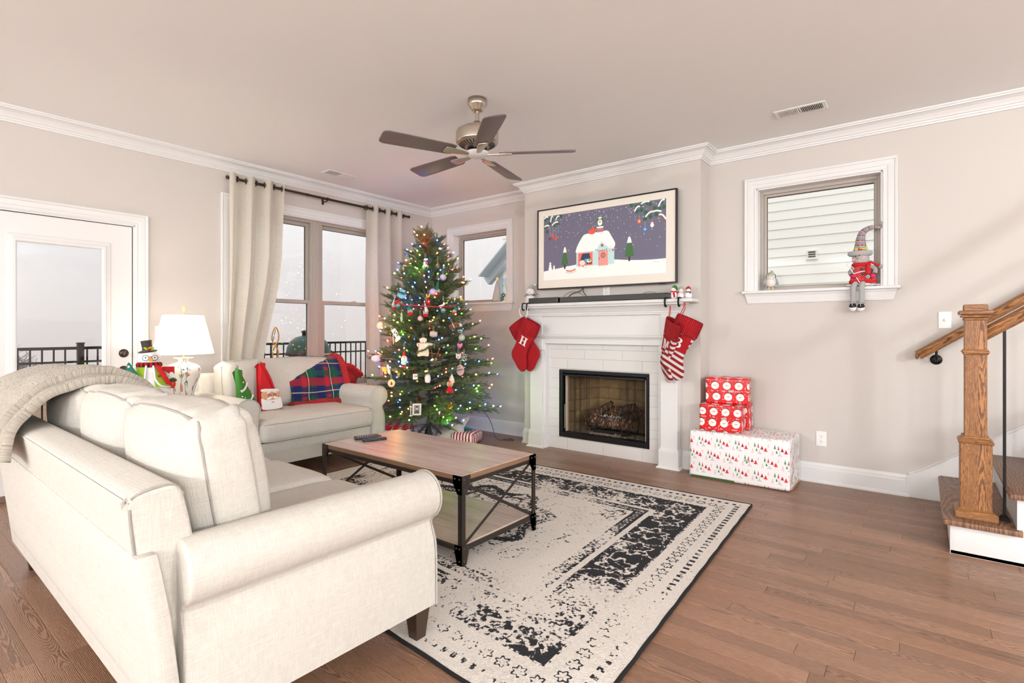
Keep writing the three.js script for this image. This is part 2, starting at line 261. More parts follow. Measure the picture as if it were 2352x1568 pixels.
const speckPaper = drawn(512, 512, (g, w) => { const R = rng(9); g.fillStyle = '#eeecef'; g.fillRect(0, 0, w, w); for (let i = 0; i < 130; i++) { const x = R() * w, y = R() * w; g.fillStyle = ['#2b2f3a', '#2b2f3a', '#b5303b', '#7c8a80'][i % 4]; g.beginPath(); g.ellipse(x, y, 9 + R() * 6, 5 + R() * 4, R() * 3, 0, 7); g.fill(); g.fillRect(x + 5, y - 14, 4, 12); } }, { size: [0.3, 0.3] });
const paper = (t) => M('#ffffff', { map: t, roughness: 0.32 });
const paperSanta = paper(santaPaper), paperTrees = paper(treePaper), paperStripe = paper(stripePaper), paperSpeck = paper(speckPaper);
// ---------------------------------------------------------------- the room shell
const W = 9.6, D = 11, CEIL = 2.75;                 // room extents (x, z) and height; unseen rear depth set for evener lamp light
const holeShape = (a0, a1, b0, b1, holes) => { const s = shape([[a0, b0], [a1, b0], [a1, b1], [a0, b1]]); for (const [c0, c1, d0, d1] of holes) s.holes.push(new THREE.Path([[c0, d0], [c0, d1], [c1, d1], [c1, d0]].map(([x, y]) => new THREE.Vector2(x, y)))); return s; };
const plainEx = (s, d) => new THREE.ExtrudeGeometry(s, { depth: d, bevelEnabled: false });
const BUMP = [1.687, 3.545, 0.235], FIRE = [2.132, 3.088, 0.126, 0.796];
const HOLE = { left: [0.40, 1.262, 1.52, 2.378], right: [3.932, 4.802, 1.52, 2.378], twin: [-2.51, -0.70, 0.58, 2.36], door: [-4.205, -3.262, 0, 2.045] };
{
  const back = plainEx(holeShape(-0.16, W + 0.16, -0.2, CEIL + 0.2, [HOLE.left, HOLE.right, [FIRE[0], FIRE[1], FIRE[2], FIRE[3]]]), 0.16); back.translate(0, 0, -0.16);
  struct('wall_back', back, wallPaint);
  const left = plainEx(holeShape(-D - 0.16, 0, -0.2, CEIL + 0.2, [HOLE.twin, [HOLE.door[0], HOLE.door[1], 0, HOLE.door[3]]]), 0.16); left.translate(0, 0, -0.16); T(left, [0, 0, 0], [0, PI / 2, 0]);
  struct('wall_left', left, wallPaint);
  struct('wall_right', span(W, W + 0.16, -0.2, CEIL + 0.2, 0, D + 0.16, 0), wallPaint);
  struct('wall_front', span(0, W, -0.2, CEIL + 0.2, D, D + 0.16, 0), wallPaint);
  const ch = plainEx(holeShape(BUMP[0], BUMP[1], 0, CEIL, [FIRE]), BUMP[2]);
  struct('wall_chimney', ch, wallPaint);
  struct('ceiling', span(0, W, CEIL, CEIL + 0.16, 0, D, 0), ceilPaint);
}
// crown moulding, all round the room and the chimney breast
const ROOM = [[0, 0], [BUMP[0], 0], [BUMP[0], BUMP[2]], [BUMP[1], BUMP[2]], [BUMP[1], 0], [W, 0], [W, D], [0, D]];
const planTo = (a, b, u) => [a, u, b];
struct('trim_1', mould([[0, 2.648], [0.012, 2.648], [0.013, 2.662], [0.02, 2.664], [0.022, 2.676], [0.03, 2.678], [0.036, 2.692], [0.05, 2.712], [0.07, 2.724], [0.082, 2.726], [0.083, 2.736], [0.092, 2.737], [0.093, 2.7495], [0, 2.7495]], ROOM, planTo, true), trimPaint);
// baseboards with a cap and a shoe
const BASE = [[0, 0], [0.024, 0], [0.024, 0.012], [0.018, 0.02], [0.015, 0.022], [0.015, 0.112], [0.0135, 0.118], [0.011, 0.12], [0.011, 0.134], [0.008, 0.142], [0.005, 0.152], [0, 0.154]];
struct('baseboard_left', mould(BASE, [[0, D], [0, 4.32]], planTo), trimPaint);
struct('baseboard_back', mrg(mould(BASE, [[0, 3.165], [0, 0], [BUMP[0], 0], [BUMP[0], BUMP[2]], [1.815, BUMP[2]]], planTo), mould(BASE, [[3.385, BUMP[2]], [BUMP[1], BUMP[2]], [BUMP[1], 0], [4.955, 0]], planTo)), trimPaint);

// floor: oak planks laid along the fireplace wall; those that show largest are single pieces
{
  const fl = structGroup('floor');
  struct('subfloor', span(-0.16, W + 0.16, -0.2, -0.02, -0.16, D + 0.16, 0), M('#1d1510', { roughness: 0.9 }), fl);
  const R = rng(21), PW = 0.083, kinds = [];
  for (let k = 0; k < 30; k++) { const L = 0.42 + 0.055 * k * (0.75 + 0.25 * R()), g = box(L - 0.0008, 0.02, PW - 0.0007, 0, -0.01, 0, 0.0011), uv = g.attributes.uv, u0 = R() * 2, v0 = (k % 12 + 0.5) / 12; for (let i = 0; i < uv.count; i++) uv.setXY(i, uv.getX(i) + u0, uv.getY(i) + v0); kinds.push([L, g]); }
  const all = [], p = V();
  for (let r = 0; r * PW < D; r++) {
    let x = -R() * 1.2; const z = (r + 0.5) * PW;
    while (x < W) { const k = floor(R() * kinds.length), L = kinds[k][0]; let a = 0; for (const t of [0.15, 0.5, 0.85]) { p.set(x + L * t, 0, z).project(camera); const wx = x + L * t; if (abs(p.x) < 1.02 && abs(p.y) < 1.02 && p.z < 1 && z < 4.7 && !(wx > 1.2 && wx < 4.05 && z > 1 && z < 3.35) && !(wx > 1.4 && wx < 3.5 && z > 3.4 && z < 4.05) && wx < 5.6 && !(wx > 5.15 && z < 1.07) && !(wx < 1.1 && z > 1.6 && z < 3.8)) a += 1 / (0.2 + hypot(wx - 5.04, z - 4.76)) ** 2; } all.push([a * L, k, x + L / 2, z, floor(R() * 5)]); x += L; }
  }
  all.sort((a, b) => b[0] - a[0]);
  const rest = [[], [], [], [], []];
  all.forEach(([a, k, x, z, m], i) => { if (i < 300 && a > 0) { const o = mesh('plank', kinds[k][1], floorMats[m], fl); o.position.set(x, 0, z); } else if (x + kinds[k][0] / 2 < W + 0.9) rest[m].push(kinds[k][1].clone().translate(x, 0, z)); });
  rest.forEach((l, i) => { if (l.length) { const o = mesh('plank_field', mrg(l), floorMats[i], fl); o.userData.kind = 'stuff'; } });
}

// windows and door, each built in its wall's own frame: x along the wall, y up, z into the room
const CASING = [[0, 0], [0, 0.012], [0.006, 0.015], [0.011, 0.015], [0.013, 0.011], [0.03, 0.013], [0.033, 0.016], [0.066, 0.018], [0.07, 0.015], [0.073, 0.02], [0.086, 0.023], [0.09, 0.02], [0.09, 0]];
const wallTo = (a, b, u) => [a, b, u];
const openGroup = (name, left) => { const o = structGroup(name); if (left) o.rotation.y = PI / 2; return o; };
const trimWindow = (g, [a0, a1, b0, b1], ears) => {
  struct('casing', mould(CASING, [[a0, b0], [a0, b1], [a1, b1], [a1, b0]], wallTo), trimPaint, g);
  struct('jamb', [span(a0, a0 + 0.012, b0, b1, -0.16, 0.004, 0), span(a1 - 0.012, a1, b0, b1, -0.16, 0.004, 0), span(a0, a1, b1 - 0.012, b1, -0.16, 0.004, 0)], trimPaint, g);
  struct('window_sill', [span(a0, a1, b0 - 0.02, b0 + 0.004, -0.16, 0.02, 0.001), span(a0 - ears, a1 + ears, b0 - 0.02, b0 + 0.004, 0.0005, 0.052, 0.006)], trimPaint, g);
  const e = 0.022, w0 = a0 - 0.088, w1 = a1 + 0.088;
  const ap = mould([[0, 0], [0.010, 0.0], [0.012, 0.012], [0.014, 0.03], [0.013, 0.034], [0.017, 0.06], [0.022, 0.068], [0.024, 0.08], [0, 0.08]].map(([o, u]) => [o, u]), [[w0 + e, 0], [w1 - e, 0]], (a, b, u) => { const k = (u / 0.08) * e; return [a < (w0 + w1) / 2 ? a - k : a + k, b0 - 0.1 + u, b]; });
  struct('apron', ap, trimPaint, g);
};
const fixedWindow = (name, h) => {
  const g = openGroup(name), [a0, a1, b0, b1] = h, i = 0.012, f = 0.045;
  trimWindow(g, h, 0.108);
  const fr = (A0, A1, B0, B1, w, z0, z1) => [span(A0, A0 + w, B0, B1, z0, z1, 0.002), span(A1 - w, A1, B0, B1, z0, z1, 0.002), span(A0 + w, A1 - w, B1 - w, B1, z0, z1, 0.002), span(A0 + w, A1 - w, B0, B0 + w, z0, z1, 0.002)];
  struct('window_frame', [...fr(a0 + i, a1 - i, b0, b1 - i, 0.026, -0.15, -0.085), ...fr(a0 + i + 0.026, a1 - i - 0.026, b0 + 0.02, b1 - i - 0.026, 0.02, -0.15, -0.1)], taupe, g);
  struct('gasket', fr(a0 + i + f, a1 - i - f, b0 + 0.04, b1 - i - f, 0.004, -0.13, -0.118), slotM, g);
  struct('pane', span(a0 + i + f, a1 - i - f, b0 + 0.04, b1 - i - f, -0.126, -0.122, 0), pane, g);
};
fixedWindow('window_1', HOLE.left); fixedWindow('window_2', HOLE.right);
{
  const g = openGroup('window_3', true), h = HOLE.twin, [a0, a1, b0, b1] = h, mid = (a0 + a1) / 2;
  trimWindow(g, h, 0.1);
  struct('mullion', [span(mid - 0.045, mid + 0.045, b0, b1 - 0.012, -0.155, -0.05, 0.003), span(mid - 0.02, mid + 0.02, b0, b1 - 0.012, -0.05, -0.044, 0.002)], taupe, g);
  const fr = (A0, A1, B0, B1, w, t, z0, z1) => [span(A0, A0 + w, B0, B1, z0, z1, 0.002), span(A1 - w, A1, B0, B1, z0, z1, 0.002), span(A0 + w, A1 - w, B1 - t, B1, z0, z1, 0.002), span(A0 + w, A1 - w, B0, B0 + t, z0, z1, 0.002)];
  for (const [A0, A1] of [[a0 + 0.012, mid - 0.045], [mid + 0.045, a1 - 0.012]]) {
    struct('window_frame', fr(A0, A1, b0, b1 - 0.012, 0.02, 0.024, -0.155, -0.055), taupe, g);
    for (const [nm, y0, y1, z] of [['upper_sash', 1.475, b1 - 0.036, -0.12], ['lower_sash', b0 + 0.024, 1.51, -0.08]]) {
      const s = struct(nm, fr(A0 + 0.02, A1 - 0.02, y0, y1, 0.034, 0.036, z - 0.018, z + 0.018), taupe, g);
      struct('gasket', fr(A0 + 0.054, A1 - 0.054, y0 + 0.036, y1 - 0.036, 0.003, 0.003, z - 0.008, z + 0.008), slotM, s);
      struct('pane', span(A0 + 0.054, A1 - 0.054, y0 + 0.036, y1 - 0.036, z - 0.002, z + 0.002, 0), pane, s);
      if (z > -0.1) struct('sash_lock', [cyl(0.012, 0.012, 0.012, (A0 + A1) / 2, y1 + 0.004, z), span((A0 + A1) / 2 - 0.03, (A0 + A1) / 2 + 0.03, y1, y1 + 0.006, z - 0.01, z + 0.01, 0.001), span((A0 + A1) / 2, (A0 + A1) / 2 + 0.04, y1 + 0.006, y1 + 0.012, z, z + 0.012, 0.002)], taupe, s);
    }
  }
}
{
  const g = openGroup('door_1', true), [a0, a1, , b1] = HOLE.door, s0 = a0 + 0.016, s1 = a1 - 0.016, t = b1 - 0.015, L = [s0 + 0.2, s1 - 0.18, 0.262, 1.846];
  struct('casing', mould(CASING.map(([o, u]) => [o * 0.98, u]), [[a0, 0], [a0, b1], [a1, b1], [a1, 0]], wallTo), trimPaint, g);
  struct('jamb', [span(a0, a0 + 0.013, 0, b1, -0.16, 0.003, 0), span(a1 - 0.013, a1, 0, b1, -0.16, 0.003, 0), span(a0, a1, b1 - 0.012, b1, -0.16, 0.003, 0)], trimPaint, g);
  struct('weather_strip', [span(s1 - 0.002, s1 + 0.0035, 0.02, t, -0.05, -0.014, 0), span(s0, s1, t - 0.001, t + 0.0035, -0.05, -0.014, 0)], M('#15120f', { roughness: 0.8 }), g);
  const sl = plainEx(holeShape(s0, s1 - 0.003, 0.042, t - 0.002, [L]), 0.044); sl.translate(0, 0, -0.054);
  struct('door_leaf', sl, M([0.78, 0.775, 0.765], { roughness: 0.4 }), g);
  struct('lite_frame', mould([[-0.022, 0], [-0.02, 0.008], [-0.012, 0.013], [0.004, 0.013], [0.01, 0.008], [0.02, 0.007], [0.034, 0.005], [0.037, 0]], [[L[0], L[2]], [L[0], L[3]], [L[1], L[3]], [L[1], L[2]]], (a, b, u) => [a, b, -0.01 + u], true), trimPaint, g);
  struct('pane', span(L[0] - 0.01, L[1] + 0.01, L[2] - 0.01, L[3] + 0.01, -0.034, -0.028, 0), pane, g);
  struct('door_sill', [span(a0 + 0.013, a1 - 0.013, 0, 0.04, -0.16, 0.012, 0.004)], M([0.2, 0.14, 0.1], { roughness: 0.5 }), g);
  const k = s1 - 0.058, ro = (y, r) => T(lathe([[0, 0.02], [r * 0.5, 0.02], [r * 0.72, 0.016], [r * 0.94, 0.008], [r, 0]], 28), [k, y, -0.01], [PI / 2, 0, 0]);
  const db = struct('deadbolt', [ro(1.012, 0.034)], bronze, g); struct('thumb_turn', T(box(0.012, 0.04, 0.014, 0, 0, 0, 0.004), [k, 1.012, 0.016], [0, 0, -0.3]), bronze, db);
  const lv = struct('door_handle', [ro(0.876, 0.036), T(cyl(0.012, 0.011, 0.03), [k, 0.876, 0.02], [PI / 2, 0, 0])], bronze, g);
  struct('lever', tube([[k, 0.876, 0.034], [k - 0.03, 0.879, 0.038], [k - 0.07, 0.872, 0.036], [k - 0.1, 0.868, 0.03], [k - 0.116, 0.871, 0.026]], 0.0075, 24, 8), bronze, lv);
}

// electric plates and ceiling registers
const wallPlate = (name, label, cat, at, turn, kind) => {
  const t = thing(name, label, cat, at, turn);
  mesh('plate', box(0.072, 0.117, 0.006, 0, 0, 0.003, 0.0025), plate, t);
  if (kind === 'switch') { mesh('toggle', [T(box(0.01, 0.024, 0.012, 0, 0, 0, 0.003), [0, 0.003, 0.011], [-0.5, 0, 0])], plate, t); for (const y of [-0.03, 0.03]) mesh('screw', T(cyl(0.003, 0.003, 0.002), [0, y, 0.0065], [PI / 2, 0, 0]), nickel, t); }
  else for (const y of [-0.02, 0.02]) { const s = mesh('socket', T(cyl(0.017, 0.017, 0.003, 0, 0, 0, 24), [0, y, 0.0068], [PI / 2, 0, 0]), plate, t); mesh('slot', [span(-0.007, -0.0048, y - 0.002, y + 0.007, 0.008, 0.0088, 0), span(0.0048, 0.007, y - 0.002, y + 0.006, 0.008, 0.0088, 0), T(cyl(0.0024, 0.0024, 0.001), [0, y - 0.009, 0.0084], [PI / 2, 0, 0])], slotM, s); }
  return t;
};
wallPlate('light_switch', 'white toggle light switch on the wall beside the stair newel post', 'light switch', [5.157, 1.267, 0.0005], 0, 'switch');
wallPlate('wall_outlet', 'white double outlet low on the wall right of the stacked gifts', 'outlet', [4.408, 0.345, 0.0005], 0, 'outlet');
wallPlate('light_switch', 'white toggle light switch between the glazed door and the lamp shade', 'light switch', [0.0005, 1.172, 3.088], PI / 2, 'switch');
wallPlate('wall_outlet', 'white outlet behind the dangling cables under the framed screen', 'outlet', [2.655, 1.575, BUMP[2] + 0.0005], 0, 'outlet');
const ceilVent = (label, at, turn) => {
  const t = thing('ceiling_vent', label, 'air vent', at, turn);
  mesh('frame', [span(-0.16, 0.16, -0.006, 0, -0.075, -0.052, 0.002), span(-0.16, 0.16, -0.006, 0, 0.052, 0.075, 0.002), span(-0.16, -0.135, -0.006, 0, -0.052, 0.052, 0.002), span(0.135, 0.16, -0.006, 0, -0.052, 0.052, 0.002), span(-0.006, 0.006, -0.006, 0, -0.052, 0.052, 0.001)], plate, t);
  mesh('duct', span(-0.135, 0.135, -0.0012, -0.0004, -0.052, 0.052, 0), M('#55565a', { roughness: 0.8 }), t);
  for (const s of [-1, 1]) for (let i = 0; i < 12; i++) mesh('louver', T(box(0.0016, 0.009, 0.104, 0, 0, 0, 0), [s * (0.014 + i * 0.0104), -0.0048, 0], [0, 0, s * 0.62]), plate, t);
  return t;
};
ceilVent('white ceiling air vent near the right window with the striped siding', [4.356, CEIL - 0.0005, 0.575], 0.0);
ceilVent('white ceiling air vent above the twin window and curtains', [0.44, CEIL - 0.0005, 1.66], PI / 2);

// ---------------------------------------------------------------- outdoors
{
  const ground = new THREE.PlaneGeometry(120, 150, 60, 70); T(ground, [-50, 0, 0], [-PI / 2, 0, 0]);
  const p = ground.attributes.position;
  for (let i = 0; i < p.count; i++) { const x = p.getX(i), z = p.getZ(i), d = -x; p.setY(i, -0.85 + 9.5 * smooth(26, 75, d) * (0.75 + 0.5 * fbm(z * 0.03 + 9, x * 0.03, 401, 3)) + 0.25 * (fbm(x * 0.2, z * 0.2, 402, 2) - 0.5)); }
  ground.computeVertexNormals();
  const dry = texture(256, 256, (u, v) => mix3([120, 92, 74], [176, 146, 120], fbm(u * 16, v * 16, 403, 4, 16, 16)), { size: [0.06, 0.05] });
  struct('ground', ground, M('#ffffff', { map: dry, roughness: 1 }));
  struct('deck', span(-3.3, -0.16, -0.12, -0.03, -2.6, 7, 0.003), M([0.34, 0.31, 0.28], { roughness: 0.8 }));
  // black railing at the edge of the deck
  const rail = thing('deck_railing', 'black metal railing at the deck edge outside the window and door', 'railing', [-3.05, -0.03, 0]);
  mesh('rail', [span(-0.02, 0.02, 0.99, 1.025, -2.5, 6.9, 0.004), span(-0.012, 0.012, 0.83, 0.855, -2.5, 6.9, 0.002), span(-0.012, 0.012, 0.08, 0.105, -2.5, 6.9, 0.002)], blackMetal, rail);
  const bal = span(-0.008, 0.008, 0.09, 1.0, -0.008, 0.008, 0), post = mrg(span(-0.032, 0.032, 0, 1.06, -0.032, 0.032, 0.003), span(-0.038, 0.038, 1.06, 1.075, -0.038, 0.038, 0.004));
  for (let z = -2.5; z <= 6.9; z += 0.105) { const near = [-1.7, -0.18, 1.35, 2.92, 4.5, 6.1].some((q) => abs(q - z) < 0.05); if (!near) mesh('baluster', bal, blackMetal, rail).position.z = z; }
  for (const z of [-1.7, -0.18, 1.35, 2.92, 4.5, 6.1]) mesh('post', post, blackMetal, rail).position.z = z;
}
// bare trees
const branchTree = (seed, H, spread, levels) => {
  const R = rng(seed), trunk = [], limbs = [], twigs = [];
  const grow = (a, dir, L, r, lv) => {
    const n = 3, pts = [a.clone()]; let d = dir.clone(), q = a.clone();
    for (let i = 0; i < n; i++) { d.add(V((R() - 0.5) * 0.35, (R() - 0.35) * 0.25, (R() - 0.5) * 0.35)).normalize(); q = q.clone().addScaledVector(d, L / n); pts.push(q); }
    const end = r * 0.62; for (let i = 0; i < n; i++) { const c = pts[i + 1].clone().sub(pts[i]), g = new THREE.CylinderGeometry(lerp(r, end, (i + 1) / n), lerp(r, end, i / n), c.length() * 1.03, lv > 1 ? 3 : 6, 1, true); g.applyMatrix4(new THREE.Matrix4().compose(pts[i].clone().add(pts[i + 1]).multiplyScalar(0.5), new THREE.Quaternion().setFromUnitVectors(V(0, 1, 0), c.normalize()), V(1, 1, 1))); (lv === 0 ? trunk : lv < 3 ? limbs : twigs).push(g); }
    if (lv >= levels) return;
    const k = lv === 0 ? 6 : 4 + floor(R() * 2);
    for (let i = 0; i < k; i++) { const t = lv === 0 ? 0.45 + 0.55 * i / (k - 1) : 0.3 + 0.7 * i / (k - 1), ph = i * 2.4 + R(), sp = spread * (0.7 + 0.6 * R()), u = d.clone(), side = V(cos(ph), 0.25, sin(ph)).normalize(); grow(pts[min(n, floor(t * n))].clone().lerp(pts[n], (t * n) % 1 * 0.5), u.multiplyScalar(1 - sp * 0.7).addScaledVector(side, sp).normalize(), L * (0.6 + 0.16 * R()), r * (0.5 + 0.1 * R()), lv + 1); }
  };
  grow(V(0, 0, 0), V(0, 1, 0), H * 0.34, H * 0.022, 0);
  return { trunk: mrg(trunk), limbs: mrg(limbs), twigs: mrg(twigs) };
};
const barkFar = M([0.2, 0.165, 0.15], { roughness: 1 });
const makeTree = (name, label, g, at, turn) => { const t = thing(name, label, 'tree', at, turn, 'bare trees in the mist'); mesh('trunk', g.trunk, barkFar, t); mesh('branches', g.limbs, barkFar, t); mesh('twigs', g.twigs, barkFar, t).userData.kind = 'stuff'; return t; };
{
  const A = branchTree(3, 6.4, 0.75, 5), B = branchTree(14, 6, 0.6, 4), Cc = branchTree(25, 7, 0.5, 4);
  makeTree('bare_tree', 'broad bare tree standing in the mist behind the glazed door', A, [-22.5, -1.0, 5.9], 0.4).scale.setScalar(1.0);
  const low = makeTree('bare_tree', 'low bare tree with drooping boughs at the right of the glazed door', B, [-16, -1.6, 1.9], 1.2); low.scale.set(0.75, 0.5, 0.75);
  const R = rng(8), src = [makeTree('hill_tree', 'grey bare hillside tree lost in the mist outside', B, [-46, 1.6, -14], 0), makeTree('hill_tree', 'grey bare hillside tree lost in the mist outside', Cc, [-50, 2.6, -9], 2)];
  for (const s of src) s.scale.setScalar(1.15);
  for (let i = 0; i < 34; i++) { const z = -46 + i * 1.75 + R(), x = -44 - R() * 16, c = copyOf(src[i % 2], 'grey bare hillside tree lost in the mist outside', [x, -1.2 + 9.5 * smooth(26, 75, -x) * 0.95, z], R() * 6); c.scale.setScalar(0.85 + 0.6 * R()); }
}
// translucent curved sheets imitating mist over the field and the hill
{
  const a = texture(64, 128, (u, v) => 255 * (0.5 + 0.22 * fbm(u * 6, v * 3, 430, 3, 6)) * (1 - smooth(0.45, 0.98, v)), { srgb: false });
  a.wrapT = THREE.ClampToEdgeWrapping;
  const m = M([0.93, 0.935, 0.945], { roughness: 1, transparent: true, alphaMap: a, side: THREE.DoubleSide, depthWrite: false });
  for (const [r, h, k] of [[19, 9, 0.7], [30, 16, 0.85], [43, 22, 1], [58, 26, 1]]) { const g = new THREE.CylinderGeometry(r, r, h, 48, 1, true, PI * 1.02, PI * 0.72); const b = solo('mist_sheet', 'pale translucent sheet imitating mist over the field and hillside', 'mist', g.translate(0, h / 2 - 1.2, 2), m, [0, 0, 0], 0, 'mist sheets'); b.userData.kind = 'stuff'; }
}
// the neighbouring house: lap siding seen through the right window, a gable corner through the small left one
{
  const h = thing('neighbour_house', 'neighbouring house with cream lap siding close outside the right window', 'house', [0, 0, -4.7]);
  const cream = M([0.93, 0.93, 0.86], { roughness: 0.6 }), bluish = M([0.5, 0.6, 0.66], { roughness: 0.6 });
  mesh('wall', [span(-2.6, 9.6, -1, 6.4, -0.3, -0.03, 0)], cream, h);
  const bd = (L) => { const g = polyG([[0, 0, 0.022], [L, 0, 0.022], [L, 0.156, 0.004], [0, 0, 0.022], [L, 0.156, 0.004], [0, 0.156, 0.004], [0, 0, -0.03], [L, 0, -0.03], [L, 0, 0.022], [0, 0, -0.03], [L, 0, 0.022], [0, 0, 0.022]].flat()); return g; };
  const long = bd(12.2);
  for (let i = 0; i < 46; i++) mesh('siding_board', long, cream, h).position.set(-2.6, -0.77 + i * 0.15, 0);
  mesh('corner_board', span(-2.72, -2.58, -1, 2.55, -0.1, 0.04, 0.004), bluish, h);
  mesh('rake_board', [bar(V(-2.95, 2.32, 0.12), V(1.2, 5.9, 0.12), 0.14, 0.2), bar(V(-2.95, 2.42, 0.2), V(1.2, 6.0, 0.2), 0.5, 0.03)], bluish, h);
  mesh('gable_bracket', extrude(shape([[-2.5, 2.55], [-2.2, 2.62], [-2.0, 2.1], [-1.9, 1.7], [-2.05, 1.62], [-2.3, 2.0], [-2.42, 2.3]]), 0.06, 0.005).translate(0, -0.2, 0.05), bluish, h);
  const v = mesh('dryer_vent', [span(-0.07, 0.07, -0.02, 0.12, 0, 0.03, 0.004), span(-0.082, 0.082, -0.03, -0.012, 0, 0.045, 0.003)], M([0.8, 0.79, 0.72], { roughness: 0.5 }), h); v.position.set(3.66, 2.33, 0.015);
  for (let i = 0; i < 3; i++) mesh('vent_flap', T(box(0.1, 0.026, 0.003, 0, 0, 0, 0.001), [0, 0.015 + i * 0.035, 0.036], [0.5, 0, 0]), slotM, v);
}
// green ceramic grill on the deck
{
  const k = thing('kamado_grill', 'dark green ceramic egg shaped grill on the deck outside the window', 'grill', [-2.0, -0.03, 0.53]);
  const gm = M([0.02, 0.07, 0.045], { roughness: 0.35, bumpMap: curlB, bumpScale: 0.004 });
  mesh('lid', lathe([[0.3, 0.86], [0.305, 0.9], [0.29, 0.98], [0.25, 1.06], [0.18, 1.12], [0.09, 1.145]], 40), gm, k);
  mesh('base', lathe([[0.16, 0.42], [0.24, 0.5], [0.29, 0.62], [0.305, 0.76], [0.3, 0.84]], 40), gm, k);
  mesh('band', [lathe([[0.31, 0.8], [0.316, 0.8], [0.316, 0.835], [0.308, 0.836]], 40), lathe([[0.308, 0.862], [0.316, 0.862], [0.316, 0.9], [0.308, 0.9]], 40)], bronze, k);
  mesh('chimney_cap', lathe([[0.088, 1.13], [0.088, 1.19], [0.1, 1.19], [0.1, 1.205], [0.08, 1.22], [0.03, 1.228], [0, 1.228]], 28), blackMetal, k);
  mesh('stand', [lathe([[0.2, 0.4], [0.22, 0.4], [0.22, 0.44], [0.2, 0.44]], 28), ...[0, 1, 2, 3].map((i) => bar(V(0.22 * cos(i * PI / 2 + 0.7), 0.44, 0.22 * sin(i * PI / 2 + 0.7)), V(0.26 * cos(i * PI / 2 + 0.7), 0, 0.26 * sin(i * PI / 2 + 0.7)), 0.03, 0.03))], blackMetal, k);
  mesh('hinge', [span(-0.06, 0.06, 0.78, 0.92, -0.36, -0.3, 0.01), bar(V(0, 0.93, -0.33), V(0, 0.8, -0.4), 0.02, 0.02)], blackMetal, k);
  mesh('handle', [span(0.3, 0.35, 0.87, 0.89, -0.1, -0.08, 0.003), span(0.3, 0.35, 0.87, 0.89, 0.08, 0.1, 0.003), span(0.34, 0.37, 0.865, 0.895, -0.13, 0.13, 0.008)], M([0.5, 0.33, 0.18], { roughness: 0.6 }), k);
  mesh('side_shelf', span(-0.1, 0.1, 0.79, 0.81, 0.33, 0.55, 0.004), M([0.5, 0.33, 0.18], { roughness: 0.6 }), k);
}
// a pair of orange loops hanging outside by the curtain
{
  const o = thing('garden_ornament', 'orange leaf shaped wire ornament outside beside the green grill', 'garden ornament', [-1.35, 0, 1.37]);
  const om = gloss([0.8, 0.36, 0.02]);
  mesh('stem', tube([[0, -0.03, 0], [0, 0.5, 0.02], [0, 0.95, 0.05], [0, 1.2, 0.0]], 0.004, 20, 5), bronze, o);
  for (const [y, s] of [[1.12, 1], [0.9, 0.85]]) mesh('leaf_loop', [tube([[0, y + 0.11 * s, 0], [0, y + 0.05 * s, 0.035 * s], [0, y - 0.05 * s, 0.045 * s], [0, y - 0.11 * s, 0.01], [0, y - 0.05 * s, -0.035 * s], [0, y + 0.05 * s, -0.035 * s]], 0.009, 40, 5, true)], om, o);
}
// ---------------------------------------------------------------- lamps
const pointLight = (color, power, parent, at, soft = 1) => { const l = new THREE.PointLight(RGB(color), power); l.position.set(...at); l.castShadow = true; l.shadow.radius = soft; parent.add(l); return l; };
FILL_GLOBES.forEach((p, i) => {  // added globes, out of view, that brighten ceiling, walls and floor
  const t = thing('added_fill_globe', 'added fill lamp, an opal globe out of view behind the viewer', 'pendant lamp', p, 0, 'added fill globes');
  mesh('globe', sph(0.15, 0, 0, 0, [1, 1, 1], 32), M('#ffffff', { emissive: [1, 0.965, 0.92], emissiveIntensity: 1.2, roughness: 0.3 }), t);
  mesh('cap', lathe([[0.05, 0.14], [0.05, 0.17], [0.012, 0.19], [0, 0.19]], 20), nickel, t);
  mesh('cord', cyl(0.004, 0.004, CEIL - p[1] - 0.19, 0, (CEIL - p[1] + 0.19) / 2, 0, 8), C.black, t);
  mesh('ceiling_cup', lathe([[0, CEIL - p[1] - 0.03], [0.05, CEIL - p[1] - 0.02], [0.055, CEIL - p[1] - 0.0005]], 20), nickel, t);
  pointLight([0.93, 0.965, 1], FILL_GLOBE_POWER, t, [0, 0, 0], 6.5);
});

